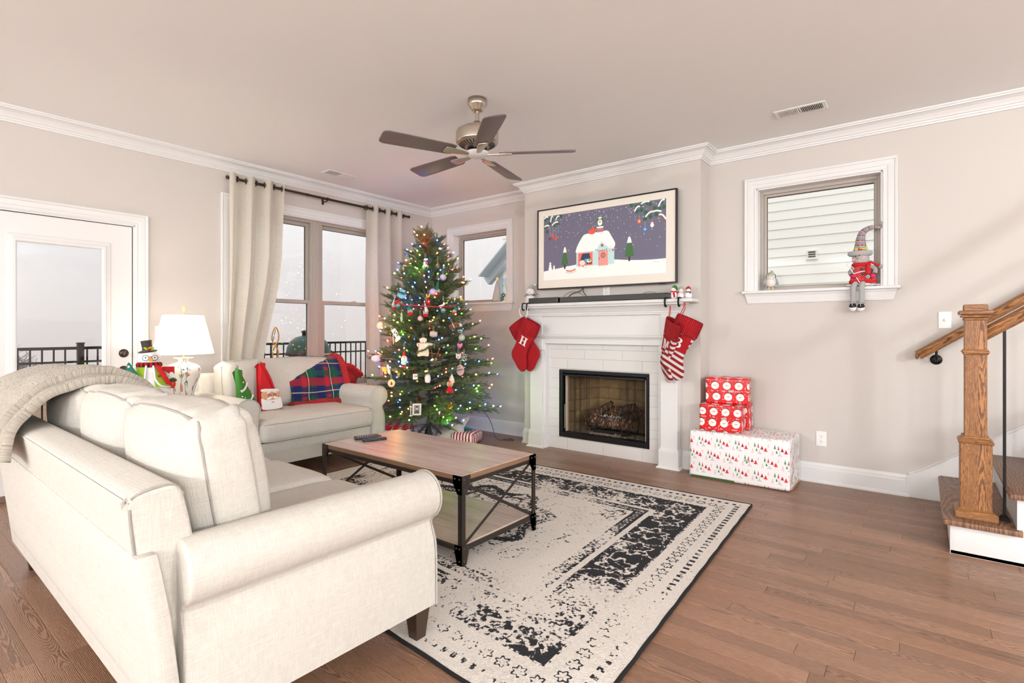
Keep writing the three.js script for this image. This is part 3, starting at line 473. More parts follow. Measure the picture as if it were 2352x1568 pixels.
// ceiling fan with five blades
{
  const t = thing('ceiling_fan', 'brushed nickel ceiling fan with five dark brown blades and a white centre disc', 'ceiling fan', [2.67, 0, 2.1]);
  mesh('canopy', lathe([[0, 2.7495], [0.064, 2.7495], [0.065, 2.715], [0.058, 2.705], [0.038, 2.675], [0.036, 2.668], [0.015, 2.664], [0.0, 2.664]], 36), nickel, t);
  mesh('downrod', [cyl(0.0135, 0.0135, 0.1, 0, 2.62, 0), lathe([[0, 2.6], [0.024, 2.598], [0.026, 2.582], [0.03, 2.572], [0.0, 2.57]], 28)], nickel, t);
  const mo = mesh('motor_housing', lathe([[0, 2.572], [0.03, 2.572], [0.06, 2.565], [0.11, 2.552], [0.137, 2.536], [0.144, 2.52], [0.144, 2.462], [0.139, 2.452], [0.128, 2.447], [0.08, 2.425], [0.0, 2.42]], 48), nickel, t);
  mesh('cooling_slot', Array.from({ length: 30 }, (_, i) => { const a = i * PI / 15; return bar(V(0.085 * cos(a), 2.4262, 0.085 * sin(a)), V(0.122 * cos(a), 2.4425, 0.122 * sin(a)), 0.0065, 0.003, 0); }), slotM, mo);
  mesh('hub', lathe([[0.066, 2.425], [0.066, 2.408], [0.0, 2.405]], 32), C.blackG, t);
  mesh('centre_disc', lathe([[0, 2.357], [0.03, 2.359], [0.06, 2.366], [0.077, 2.378], [0.08, 2.388], [0.074, 2.395], [0.0, 2.4]], 40), M([0.74, 0.73, 0.74], { roughness: 0.35 }), t);
  const bladeM = M([0.155, 0.12, 0.115], { roughness: 0.4 });
  const bs = shape([[0.17, -0.05], [0.2, -0.058], [0.5, -0.068], [0.625, -0.07], [0.65, -0.06], [0.658, -0.04], [0.658, 0.04], [0.65, 0.06], [0.625, 0.07], [0.5, 0.068], [0.2, 0.058], [0.17, 0.05]]);
  for (let i = 0; i < 5; i++) {
    const a = -(39.5 + 72 * i) * PI / 180, bl = extrude(bs, 0.007, 0.0015); T(bl, [0, 0, 0], [PI / 2 + 0.22, 0, 0]);
    const b = mesh('blade', bl, bladeM, t); b.position.set(0, 2.385, 0); b.rotation.y = a;
    const irn = extrude(curveShape([[0.06, -0.012], [0.1, -0.02], [0.15, -0.028], [0.2, -0.036], [0.235, -0.03], [0.24, 0], [0.235, 0.03], [0.2, 0.036], [0.15, 0.028], [0.1, 0.02], [0.06, 0.012]], 3), 0.008, 0.003); T(irn, [0, 0, 0], [PI / 2 + 0.18, 0, 0]);
    const cup = T(lathe([[0, -0.008], [0.02, -0.004], [0.026, 0.004]], 16), [0.19, -0.006, 0], [0, 0, 0], [1.7, 1, 0.8]);
    mesh('blade_iron', [irn.translate(0, -0.008, 0), cup], nickel, b);
  }
}

// ---------------------------------------------------------------- rug
{
  const X0 = 1.12, X1 = 4.14, Z0 = 0.93, Z1 = 3.455, Wd = 3.06, Dp = 2.52;
  const curls = (x, y) => { const a = abs(fbm(x * 5.5, y * 5.5, 501, 2) - 0.5), b = abs(fbm(x * 11 + 7, y * 11, 505, 2) - 0.5); return max(1 - a / 0.05, 0.8 * (1 - b / 0.045)); };
  const flower = (x, y, s) => { const cx = floor(x / s), cy = floor(y / s), fx = x / s - cx - 0.5, fy = y / s - cy - 0.5, r = hypot(fx, fy), th = atan2(fy, fx); return 1 - abs(r - 0.3 - 0.07 * cos(6 * th)) / 0.09 + (r < 0.12 ? 1 : 0); };
  const rugT = texture(2048, 1700, (u, v) => {
    const x = u * Wd, y = v * Dp, d = min(x, Wd - x, y, Dp - y) + 0.006 * (fbm(x * 9, y * 9, 510, 2) - 0.5), al = (min(x, Wd - x) < min(y, Dp - y)) ? y : x;
    let ink = 0;
    if (d < 0.055) ink = 0.12; else if (d < 0.085) ink = 0.25 + 0.5 * (sin(al * 2 * PI / 0.05) > 0.2); else if (d < 0.12) ink = 0.1; else if (d < 0.2) ink = 0.85 * clamp(flower(al, d - 0.12, 0.08)) + 0.1; else if (d < 0.235) ink = 0.06; else if (d < 0.245) ink = 0.5;
    else if (d < 0.50) ink = 0.95 - 0.8 * clamp(max(flower(al, d - 0.245, 0.255) * 0.9, curls(x, y) * 0.7)); else if (d < 0.535) ink = 0.05; else if (d < 0.55) ink = 0.9; else if (d < 0.60) ink = 0.75 - 0.6 * clamp(flower(al, d - 0.55, 0.05)); else if (d < 0.612) ink = 0.9; else if (d < 0.635) ink = 0.05;
    else { const cx = x - Wd / 2, cy = y - Dp / 2, r = hypot(cx / 1.15, cy), th = atan2(cy, cx), m = r + 0.05 * cos(8 * th); ink = max(0.75 * clamp(curls(x, y)), m < 0.5 ? (abs(m - 0.46) < 0.03 ? 0.95 : abs(m - 0.36) < 0.015 ? 0.9 : m < 0.33 ? 0.8 * clamp(flower(x, y, 0.16)) + 0.15 : 0.55) : 0, 0.45 * clamp(flower(x + 0.1, y + 0.07, 0.31)), hypot(Wd / 2 - abs(cx), Dp / 2 - abs(cy)) < 1.1 ? 0.35 + 0.4 * clamp(flower(x, y, 0.22)) : 0); }
    const wear = fbm(x * 1.7 + 3, y * 1.7, 520, 3) * 1.1 + fbm(x * 7, y * 7, 525, 3) * 0.75 - 0.68 + 0.16 * (1 - v) - 0.16 * v;
    const speck = fbm(x * 90, y * 90, 530, 2), yarn = fbm(x * 330, y * 330, 535, 2);
    const k = smooth(0.42, 0.62, ink * (0.45 + 1.15 * wear) + 0.95 * (speck - 0.5) + 0.25 * (yarn - 0.5));
    const g = 0.5 * smooth(0.5, 0.75, fbm(x * 3 + 20, y * 3, 540, 3)) * smooth(0.35, 0.6, speck) * 0.35;
    const light = mix3([228, 221, 212], [168, 160, 154], g).map((c) => c * (0.93 + 0.14 * yarn));
    return mix3(light, [33, 33, 38], k);
  }, { clamp: true });
  const pileB = texture(512, 512, (u, v) => 255 * fbm(u * 64, v * 64, 545, 3, 64, 64), { srgb: false, size: [0.06, 0.07] });
  const t = thing('area_rug', 'distressed black and cream bordered area rug under the coffee table', 'rug', [0, 0, 0]);
  const Q = [[1.12, 0.99], [4.117, 0.925], [4.238, 3.478], [1.16, 3.25]];    // its corners on the floor, a little out of square
  const at = (u, v, y) => { const q = [0, 1].map((i) => lerp(lerp(Q[0][i], Q[1][i], u), lerp(Q[3][i], Q[2][i], u), v)); return V(q[0], y, q[1]); };
  const pos = [], uv = [], N = 24, yy = (u, v) => 0.0115;
  const quad = (a, b, c, d) => { for (const [u, v] of [a, c, b, a, d, c]) { const p = at(u, v, yy(u, v)); pos.push(p.x, p.y, p.z); uv.push(u, v); } };
  for (let j = 0; j < N; j++) for (let i = 0; i < N; i++) quad([i / N, j / N], [(i + 1) / N, j / N], [(i + 1) / N, (j + 1) / N], [i / N, (j + 1) / N]);
  mesh('pile', polyG(pos, uv), M('#ffffff', { map: rugT, bumpMap: pileB, bumpScale: 0.004, roughness: 1 }), t);
  const loop = []; for (const [a, b] of [[[0, 0], [1, 0]], [[1, 0], [1, 1]], [[1, 1], [0, 1]], [[0, 1], [0, 0]]]) for (let i = 0; i < 40; i++) { const u = lerp(a[0], b[0], i / 40), v = lerp(a[1], b[1], i / 40), p = at(u, v, 0.0075); p.y += 0.001 * sin(i * 1.7); loop.push(p); }
  mesh('binding', tube(loop, 0.0075, 320, 6, true), M('#141416', { roughness: 0.95 }), t);
  mesh('backing', [0].map(() => { const b = [], e = (a, c) => { const p = at(...a, 0.0115), q = at(...c, 0.0115); b.push(p.x, p.y, p.z, q.x, q.y, q.z, q.x, 0, q.z, p.x, p.y, p.z, q.x, 0, q.z, p.x, 0, p.z); }; e([0, 0], [1, 0]); e([1, 0], [1, 1]); e([1, 1], [0, 1]); e([0, 1], [0, 0]); return polyG(b); }), M('#141416', { roughness: 0.95 }), t);
}

// ---------------------------------------------------------------- sofa and loveseat
const wrinkle = (s, a) => (e, n, p) => { const k = n3(p.x * 5 + s, p.y * 5, p.z * 5) * 2; e.addScaledVector(n, a * k); };
const piped = (parent, map, loops, name = 'piping') => { const g = loops.map((l) => { const pts = []; l.forEach((p, i) => { const q = l[(i + 1) % l.length]; for (let k = 0; k < 12; k++) pts.push(map(V(...p).lerp(V(...q), k / 12))); }); return tube(pts, 0.0042, pts.length * 2, 6, true); }); return mesh(name, g, linen, parent); };
const makeSofa = (name, label, category, L, seats, at, turn, o = {}) => {
  const t = thing(name, label, category, at, turn), xi = L / 2 - 0.145, zf = -0.46, zb = 0.45, H = o.h ?? 0;
  // rolled arms
  const arc = (cx, cy, r, a0, a1, n) => Array.from({ length: n + 1 }, (_, i) => { const a = lerp(a0, a1, i / n) * PI / 180; return [cx + r * cos(a), cy + r * sin(a)]; });
  const A = [[0, 0.14], [0, 0.49 + H], ...arc(0.083, 0.552 + H, 0.092, 200, -62, 18), [0.117, 0.452 + H], [0.126, 0.425 + H], [0.139, 0.39 + H], [0.145, 0.34 + H], [0.147, 0.14]];
  for (const s of [1, -1]) {
    const sh = shape(A), g = toCreasedNormals(extrude(sh, 0.88, 0.012, { seg: 3, crease: 0.8 }), 0.8); g.translate(0, 0, zf); if (s < 0) T(g, [0, 0, 0], [0, 0, 0], [-1, 1, 1]);
    g.translate(s * xi, 0, 0); if (s < 0) { const p = g.attributes.position.array, n = g.attributes.normal.array; for (let i = 0; i < p.length; i += 9) for (const q of [p, n]) for (let k = 0; k < 3; k++) [q[i + 3 + k], q[i + 6 + k]] = [q[i + 6 + k], q[i + 3 + k]]; }
    const arm = mesh('arm', g, linen, t);
    mesh('piping', tube(A.slice(1).map(([x, y]) => [s * (xi + x), y, zf + 0.002]), 0.0042, 120, 6), linen, arm);
  }
  // base, back and rear panel
  mesh('base', span(-xi - 0.01, xi + 0.01, 0.14, 0.325, zf + 0.025, zb - 0.02, 0.006), linen, t);
  const prof = curveShape([[0.36, 0.2], [0.365, 0.45], [0.375, 0.62], [0.40, 0.755 + H], [0.415, 0.785 + H], [0.44, 0.793 + H], [0.505, 0.783 + H], [0.53, 0.765 + H], [0.527, 0.745 + H], [0.5, 0.5], [0.47, 0.2]], 5), Lb = L - 0.12;
  const bk = extrude(prof, Lb, 0.012, { seg: 3, crease: 0.75 }); T(bk, [Lb / 2, 0, 0], [0, -PI / 2, 0]);
  const bp = mesh('backrest', bk, linen, t);
  mesh('piping', [-1, 1].map((s) => tube([[s * (Lb / 2 - 0.004), 0.5, 0.5], [s * (Lb / 2 - 0.004), 0.745 + H, 0.524], [s * (Lb / 2 - 0.006), 0.768 + H, 0.522], [s * (Lb / 2 - 0.006), 0.786 + H, 0.49], [s * (Lb / 2 - 0.006), 0.787 + H, 0.425], [s * (Lb / 2 - 0.006), 0.76 + H, 0.402]], 0.004, 60, 6)), linen, bp);
  const rp = extrude(shape([[-L / 2 - 0.004, 0.14], [L / 2 + 0.004, 0.14], [L / 2 + 0.008, 0.48 + H], [L / 2 - 0.03, 0.63 + H], [-L / 2 + 0.03, 0.63 + H], [-L / 2 - 0.008, 0.48 + H]]), 0.05, 0.008, { seg: 2 });
  const pa = rp.attributes.position; for (let i = 0; i < pa.count; i++) pa.setZ(i, pa.getZ(i) + 0.415 + (pa.getY(i) - 0.14) * 0.115); rp.computeVertexNormals();
  mesh('rear_panel', toCreasedNormals(rp, 0.6), linen, t);
  for (const [x, z] of [[-1, zf + 0.05], [1, zf + 0.05], [-1, zb - 0.06], [1, zb - 0.06]]) {
    const g = cyl(0.03, 0.05, 0.142, 0, 0, 0, 4); T(g, [x * (L / 2 - 0.055), 0.071 + (o.lift ?? 0), z], [0, PI / 4, 0]); mesh('leg', toCreasedNormals(flat(g), 0.3), darkLeg, t);
  }
  // seat cushions
  const w = 2 * xi / seats;
  for (let i = 0; i < seats; i++) {
    const cx = -xi + w * (i + 0.5), d = 0.72, h = 0.15, ww = w - 0.006;
    const s = soft(ww, h, d, 0.03, { n: 26, f: (e, n, p) => { const a = (1 - (2 * p.x / ww) ** 4) * (1 - (2 * p.z / d) ** 4); if (n.y > 0.5) e.y += 0.035 * sqrt(max(a, 0)); if (n.z < -0.5) e.z -= 0.012 * (1 - (2 * p.x / ww) ** 2); e.addScaledVector(n, 0.006 * n3(p.x * 6 + i * 7, p.y * 6, p.z * 6) * 2); } });
    const c = mesh('seat_cushion', s.g, linen, t); c.position.set(cx, 0.402 + H * 0.3, -0.145);
    piped(c, s.map, [h / 2, -h / 2].map((y) => [[-ww / 2, y, -d / 2], [ww / 2, y, -d / 2], [ww / 2, y, d / 2], [-ww / 2, y, d / 2]]));
  }
  // back cushions
  const cn = o.backs ?? seats, bw = 2 * xi / cn;
  for (let i = 0; i < cn; i++) {
    const h = o.ch ?? 0.475, d = 0.15, ww = bw - 0.004, sd = i * 5.3 + L * 3;
    const s = soft(ww, h, d, 0.035, { n: 30, f: (e, n, p) => {
      const ax = 1 - abs(2 * p.x / ww) ** 2.4, ay = 1 - abs(2 * p.y / h) ** 2.4, b = sqrt(max(ax * ay, 0));
      if (abs(n.z) > 0.3) e.z += Math.sign(n.z) * 0.075 * b * (n.z > 0 ? 0.95 : 1.1); if (n.y > 0.5) e.y += 0.022 * max(ax, 0) + 0.006 * sin(p.x * 55 + 3 * sin(p.z * 20 + sd)) * smooth(0.2, 0.9, abs(2 * p.x / ww)); if (abs(n.x) > 0.5) e.x += Math.sign(n.x) * 0.008 * max(ay, 0);
      const cr = smooth(0.55, 1, abs(2 * p.x / ww)) * smooth(0.4, 1, 2 * p.y / h); e.addScaledVector(n, 0.006 * cr * sin(p.x * 90 + p.y * 70 + 2 * n3(p.x * 9, p.y * 9, sd)) + 0.014 * n3(p.x * 4 + sd, p.y * 4, p.z * 4));
    } });
    const c = mesh('back_cushion', s.g, linen, t); c.position.set(-xi + bw * (i + 0.5), 0.475 + H * 0.5 + h / 2, 0.235); c.rotation.x = 0.15;
    piped(c, s.map, [d / 2, -d / 2].map((z) => [[-ww / 2, -h / 2, z], [ww / 2, -h / 2, z], [ww / 2, h / 2, z], [-ww / 2, h / 2, z]]));
  }
  return t;
};
const sofa = makeSofa('sofa', 'long white linen sofa with its back to the viewer and a beige throw', 'sofa', 2.08, 3, [2.50, 0, 3.765], -0.016, { lift: 0.0 });
const loveseat = makeSofa('loveseat', 'wide white linen armchair with rolled arms under the twin window', 'armchair', 1.32, 1, [0.62, 0, 2.27], -PI / 2, { h: 0.035, ch: 0.43 });

// beige throw over the far end of the sofa back
{
  const path = [[3.74, 0.83], [3.83, 0.935], [3.95, 1.0], [4.08, 1.015], [4.2, 0.975], [4.3, 0.89], [4.355, 0.79], [4.365, 0.7]];
  const cv = new THREE.CatmullRomCurve3(path.map(([z, y]) => V(0, y, z)));
  const f = (u, v) => { const p = cv.getPoint(v), x = lerp(1.42, 2.02 + 0.12 * v, u), w = 0.018 * sin(u * 9 + v * 2) + 0.05 * (fbm(u * 4, v * 5, 601, 3) - 0.5); p.x = x; p.y += w * 0.8 - 0.03 * (1 - u); p.z += w * 0.5; return p; };
  const t = thing('throw_blanket', 'thick beige fleece throw draped over the far end of the sofa back', 'throw blanket', [0, 0, 0]);
  mesh('top_layer', sheet(f, 40, 48, 0.038, [0.6, 0.9]), fleece, t);
  mesh('folded_layer', sheet((u, v) => { const p = f(u * 0.97 + 0.045, v * 0.96); p.y -= 0.034; p.z -= 0.006; p.x += 0.05 + 0.02 * sin(v * 7); return p; }, 36, 44, 0.034, [0.6, 0.9]), fleece, t);
}
// ---------------------------------------------------------------- fireplace: mantel, tiles, firebox, logs
const FZ = BUMP[2];
{
  const t = thing('fireplace_mantel', 'white painted wooden fireplace mantel with fluted legs and a deep shelf', 'mantel', [0, 0, 0]);
  const pz = FZ + 0.095;
  const rectBase = (x0, x1, z1, pr, name) => mesh(name, mould(pr, [[x0, FZ], [x0, z1], [x1, z1], [x1, FZ]].reverse().map(([a, b]) => [a, b]), (a, b, u) => [a, u, b]), trimPaint, t);
  for (const [x0, x1] of [[1.825, 1.976], [3.228, 3.379]]) {
    const inner = x0 < 2.6 ? [x1 - 0.002, x1 + 0.028] : [x0 - 0.028, x0 + 0.002];
    const p = mesh('pilaster', [span(x0, x1, 0, 1.345, FZ, pz, 0.003), span(inner[0], inner[1], 0, 1.06, FZ, FZ + 0.07, 0.002)], trimPaint, t);
    mesh('plinth', [span(x0 - 0.014, x1 + 0.014, 0, 0.148, FZ, pz + 0.014, 0.003), mould([[0, 0.146], [0.014, 0.146], [0.012, 0.156], [0.006, 0.16], [0.004, 0.172], [0, 0.174]], [[x1, FZ], [x1, pz], [x0, pz], [x0, FZ]].reverse(), planTo), mould([[0, 0], [0.03, 0], [0.028, 0.01], [0.018, 0.018], [0.014, 0.022], [0, 0.022]], [[x0, FZ], [x0, pz], [x1, pz], [x1, FZ]], planTo)], trimPaint, p);
    mesh('necking', mould([[0, 0.985], [0.008, 0.985], [0.014, 0.992], [0.014, 0.998], [0.006, 1.005], [0, 1.005]], [[x0, FZ], [x0, pz], [x1, pz], [x1, FZ]], planTo), trimPaint, p);
  }
  mesh('frieze', [span(1.976, 3.228, 1.06, 1.345, FZ, FZ + 0.075, 0.002)], trimPaint, t);
  const ring = [[1.825, FZ], [1.825, pz], [3.379, pz], [3.379, FZ]];
  mesh('band_moulding', mould([[0, 1.118], [0.006, 1.118], [0.008, 1.126], [0.016, 1.13], [0.02, 1.14], [0.02, 1.147], [0.004, 1.15], [0, 1.15]], ring, planTo), trimPaint, t);
  mesh('crown', mould([[0, 1.335], [0.008, 1.335], [0.01, 1.35], [0.018, 1.352], [0.02, 1.366], [0.026, 1.37], [0.034, 1.385], [0.05, 1.405], [0.068, 1.416], [0.074, 1.418], [0.075, 1.4335], [0, 1.4335]], ring, planTo), trimPaint, t);
  mesh('shelf', [span(1.772, 3.534, 1.432, 1.462, FZ, 0.425, 0.006)], trimPaint, t);
}
{
  const t = thing('tile_surround', 'glossy white subway tile surround between the mantel legs', 'tile surround', [0, 0, 0]);
  mesh('grout', [span(1.98, FIRE[0], 0, 1.07, FZ, FZ + 0.006, 0), span(FIRE[1], 3.224, 0, 1.07, FZ, FZ + 0.006, 0), span(FIRE[0], FIRE[1], FIRE[3], 1.07, FZ, FZ + 0.006, 0), span(FIRE[0], FIRE[1], 0, FIRE[2], FZ, FZ + 0.006, 0)], groutM, t);
  const rows = [[0.0, 0.112, 0], [0.114, 0.215, 1], [0.217, 0.298, 0], [0.3, 0.4, 1], [0.402, 0.503, 0], [0.505, 0.605, 1], [0.607, 0.708, 0], [0.71, 0.81, 1], [0.8115, 0.9115, 0], [0.9135, 1.004, 1], [1.006, 1.07, 0]];
  for (const [y0, y1, odd] of rows) {
    const jo = odd ? [1.98, 2.024, 2.424, 2.823, 3.224] : [1.98, 2.225, 2.624, 3.021, 3.224];
    for (let i = 0; i < jo.length - 1; i++) {
      let a = jo[i] + 0.0012, b = jo[i + 1] - 0.0012;
      if (y1 > FIRE[2] && y0 < FIRE[3] - 0.02) { if (a < FIRE[0]) { if (i && !odd) continue; a = 1.981; b = FIRE[0] - 0.001; if (i > 0) continue; } else if (b > FIRE[1]) { if (i < jo.length - 2) continue; a = FIRE[1] + 0.001; b = 3.223; } else continue; }
      const lo = y1 > FIRE[3] && y0 < FIRE[3] && a < FIRE[1] && b > FIRE[0] ? FIRE[3] + 0.001 : y0;
      if (b - a > 0.02) mesh('tile', span(a, b, lo, y1, FZ + 0.002, FZ + 0.0105, 0.0014), tileM, t);
    }
  }
}
{
  const t = thing('firebox', 'black metal gas fireplace insert lined with tan firebrick', 'fireplace', [0, 0, 0]);
  const [x0, x1, y0, y1] = FIRE, zf = FZ + 0.012, zb = -0.26, fx0 = x0 + 0.03, fx1 = x1 - 0.03, bx0 = 2.31, bx1 = 2.90;
  mesh('frame', [span(x0 - 0.006, x0 + 0.03, y0 - 0.004, y1 + 0.004, FZ - 0.1, zf, 0.003), span(x1 - 0.03, x1 + 0.006, y0 - 0.004, y1 + 0.004, FZ - 0.1, zf, 0.003), span(x0 + 0.03, x1 - 0.03, y0 - 0.004, y0 + 0.045, FZ - 0.1, zf, 0.003), span(x0 + 0.03, x1 - 0.03, y1 - 0.03, y1 + 0.004, FZ - 0.1, zf, 0.003)], M('#1a1b20', { roughness: 0.35, metalness: 0.3 }), t);
  mesh('hood', [extrude(shape([[0, 0], [0.05, -0.012], [0.05, -0.02], [-0.1, -0.03], [-0.1, 0.005]]), x1 - x0 - 0.07, 0.001).rotateY(-PI / 2).translate(x1 - 0.035, y1 - 0.032, FZ - 0.02)].map((g) => T(g, [0, 0, 0])), M('#3a3c42', { roughness: 0.3, metalness: 0.5 }), t);
  mesh('outer_shell', [span(x0, x0 + 0.012, y0, y1, -0.3, FZ - 0.1, 0), span(x1 - 0.012, x1, y0, y1, -0.3, FZ - 0.1, 0), span(x0, x1, y1 - 0.012, y1, -0.3, FZ - 0.1, 0), span(x0, x1, y0, y0 + 0.012, -0.3, FZ - 0.1, 0), span(x0, x1, y0, y1, -0.312, -0.3, 0)], M('#17130f', { roughness: 0.9 }), t);
  const brickT = texture(256, 256, (u, v) => mix3([112, 88, 58], [186, 156, 112], clamp(0.25 + 0.65 * fbm(u * 6, v * 6, 701, 4, 6, 6))), { size: [0.5, 0.5] });
  const bm = [1, 0.86, 0.93].map((k) => M([k, k, k], { map: brickT, roughness: 0.95 }));
  const rowsF = (name, L, place) => { for (let r = 0, y = y0 + 0.012; y < y1 - 0.02; r++, y += 0.113) for (let u = r % 2 ? -0.112 : 0, i = 0; u < L; u += 0.224, i++) { const a = max(u, 0) + 0.0015, b = min(u + 0.224, L) - 0.0015, yy = min(y + 0.11, y1 - 0.014); if (b - a > 0.01) place(mesh('firebrick', box(b - a, yy - y, 0.02, 0, 0, 0, 0.002), bm[(r + i) % 3], t), (a + b) / 2, (y + yy) / 2); } };
  rowsF('back', bx1 - bx0, (m, u, y) => m.position.set(bx0 + u, y, zb));
  for (const [ax, bx] of [[fx0, bx0], [fx1, bx1]]) { const L = hypot(bx - ax, zb - (FZ - 0.08)), ang = atan2(-(zb - (FZ - 0.08)), bx - ax); rowsF('side', L, (m, u, y) => { m.position.set(lerp(ax, bx, u / L), y, lerp(FZ - 0.08, zb, u / L)); m.rotation.y = ang; }); }
  mesh('hearth_pan', span(fx0, fx1, y0 + 0.012, y0 + 0.03, zb, FZ - 0.05, 0), M('#2a221a', { roughness: 0.95 }), t);
  mesh('firebox_top', span(fx0, fx1, y1 - 0.03, y1 - 0.012, zb, FZ - 0.06, 0), M('#1b1815', { roughness: 0.9 }), t);
  // folded glass door edges and the pull rods
  for (const [x, s] of [[x0 + 0.05, 1], [x1 - 0.05, -1]]) { mesh('door_glass', span(x - 0.004, x + 0.004, y0 + 0.05, y1 - 0.06, FZ - 0.09, FZ - 0.03, 0.001), M('#c9b9a4', { roughness: 0.3 }), t); mesh('hinge_rail', span(x - s * 0.012 - 0.004, x - s * 0.012 + 0.004, y0 + 0.05, y1 - 0.06, FZ - 0.085, FZ - 0.06, 0.001), C.blackG, t); }
  mesh('pull_rod', cyl(0.004, 0.004, 0.24, x0 + 0.042, y0 + 0.2, FZ - 0.02, 10), nickel, t);
  // chain mesh curtains: real links, gathered in folds
  const screen = (xa, xb, label) => {
    const z = FZ - 0.075, n = 58, links = [], f = (u) => V(lerp(xa, xb, u), 0, z + 0.018 * sin(u * 22) + 0.006 * sin(u * 51));
    const H = y1 - 0.05 - (y0 + 0.035), wire = (pts) => { for (let i = 0; i < pts.length - 1; i++) { const a = pts[i], b = pts[i + 1], d = b.clone().sub(a).normalize(), s = V(0, 0, 1).cross(d).normalize().multiplyScalar(0.0009); const q = [a.clone().add(s), b.clone().add(s), b.clone().sub(s), a.clone().sub(s)]; links.push(...[0, 1, 2, 0, 2, 3].flatMap((k) => [q[k].x, q[k].y, q[k].z])); } };
    for (let i = 0; i <= n; i++) { const pts = []; for (let j = 0; j <= 84; j++) { const p = f(clamp((i + (j % 2 ? 0.5 : -0.5) * (i % 2 ? 1 : -1)) / n)); p.y = y0 + 0.035 + H * j / 84; pts.push(p); } wire(pts); }
    const m = mesh('mesh_curtain', polyG(links), M('#141210', { roughness: 0.5, metalness: 0.5, side: THREE.DoubleSide }), t, label); m.userData.kind = 'stuff';
  };
  screen(x0 + 0.055, x0 + 0.30, 'black chain mesh drawn to the left'); screen(x1 - 0.335, x1 - 0.055, 'black chain mesh drawn to the right');
  mesh('screen_rod', T(cyl(0.004, 0.004, fx1 - fx0), [(fx0 + fx1) / 2, y1 - 0.05, FZ - 0.075], [0, 0, PI / 2]), C.blackG, t);
}
{
  // lava rock bed: uncountable
  const R = rng(31), rock = [0, 1, 2].map((k) => { const g = new THREE.IcosahedronGeometry(0.0085, 0); const p = g.attributes.position; for (let i = 0; i < p.count; i++) { const s = 0.75 + 0.5 * hash(Math.round(p.getX(i) * 3e4), Math.round(p.getY(i) * 3e4), k + Math.round(p.getZ(i) * 3e4)); p.setXYZ(i, p.getX(i) * s, p.getY(i) * s, p.getZ(i) * s); } return flat(g); });
  const l = []; for (let i = 0; i < 1500; i++) { const x = 2.19 + R() * 0.85, z = -0.05 + 0.2 * pow(R(), 0.6); l.push(T(rock[i % 3].clone(), [x, FIRE[2] + 0.034 + R() * 0.012, z], [R() * 6, R() * 6, 0], 0.6 + R() * 0.7)); }
  const s = solo('lava_rock', 'brown and grey lava rock spread over the fireplace floor', 'lava rock', mrg(l), M([0.24, 0.185, 0.14], { roughness: 0.95 })); s.userData.kind = 'stuff';
  const g = thing('log_grate', 'black iron grate and burner box under the gas logs', 'grate', [2.6, FIRE[2] + 0.03, 0.03]);
  mesh('burner_box', [span(-0.17, 0.2, 0.0, 0.055, -0.02, 0.06, 0.003)], C.blackG, g);
  mesh('valve', [span(-0.14, 0.0, 0.012, 0.024, 0.06, 0.07, 0.002), T(cyl(0.014, 0.014, 0.02), [0.08, 0.02, 0.066], [PI / 2, 0, 0]), T(cyl(0.012, 0.012, 0.02), [0.125, 0.02, 0.066], [PI / 2, 0, 0])], nickel, g);
  for (let i = 0; i < 5; i++) { const x = -0.22 + i * 0.11; mesh('grate_bar', tube([[x, 0.0, -0.12], [x, 0.07, -0.11], [x, 0.072, 0.05], [x, 0.09, 0.085], [x, 0.15, 0.088]], 0.006, 20, 6), C.black, g); }
  const barkT = texture(512, 256, (u, v) => { const r = abs(fbm(u * 5, v * 22, 711, 4, 5, 22) - 0.5) * 4, c = vn(u * 9, v * 4, 715, 9, 4); const k = clamp(r); return mix3([44, 30, 22], mix3([150, 118, 92], [196, 130, 84], c * c), k); }, { size: [1, 1] });
  const barkBump = texture(512, 256, (u, v) => 255 * clamp(abs(fbm(u * 5, v * 22, 711, 4, 5, 22) - 0.5) * 4), { srgb: false, size: [1, 1] });
  const logM = M('#ffffff', { map: barkT, bumpMap: barkBump, bumpScale: 0.012, roughness: 0.95 });
  const cutT = drawn(128, 128, (q, w) => { q.fillStyle = '#a07a55'; q.fillRect(0, 0, w, w); q.strokeStyle = '#5d4028'; for (let r = 6; r < 64; r += 8) { q.beginPath(); q.ellipse(64, 64, r, r * 0.9, 0, 0, 7); q.stroke(); } });
  const log = (label, a, b, r, seed) => {
    const A = V(...a), B = V(...b), L = A.distanceTo(B), c = new THREE.CylinderGeometry(r * 0.92, r, L, 28, 18, true), p = c.attributes.position, mid = A.clone().lerp(B, 0.5);
    for (let i = 0; i < p.count; i++) { const th = atan2(p.getZ(i), p.getX(i)), y = p.getY(i), rr = hypot(p.getX(i), p.getZ(i)) * (0.88 + 0.3 * fbm(cos(th) * 2 + seed, sin(th) * 2 + y * 9, seed, 3)) + 0.004 * sin(th * 13 + y * 30); p.setXYZ(i, rr * cos(th), y, rr * sin(th)); }
    const t = thing('gas_log', label, 'log', mid.toArray(), 0, 'ceramic gas logs'); t.quaternion.setFromUnitVectors(V(0, 1, 0), B.clone().sub(A).normalize());
    mesh('bark', smoothN(c), logM, t);
    for (const s of [-1, 1]) mesh('cut_end', new THREE.CircleGeometry(r * 0.96, 20).rotateX(-s * PI / 2).translate(0, s * L / 2, 0), M('#ffffff', { map: cutT, roughness: 0.95 }), t);
  };
  const y = FIRE[2];
  log('long front gas log lying across the black grate', [2.345, y + 0.165, 0.08], [2.885, y + 0.155, 0.085], 0.05, 3);
  log('rear gas log half hidden behind the front one', [2.4, y + 0.17, -0.06], [2.84, y + 0.17, -0.08], 0.05, 9);
  log('short gas log leaning up at the left of the pile', [2.42, y + 0.22, 0.06], [2.56, y + 0.325, -0.09], 0.036, 13);
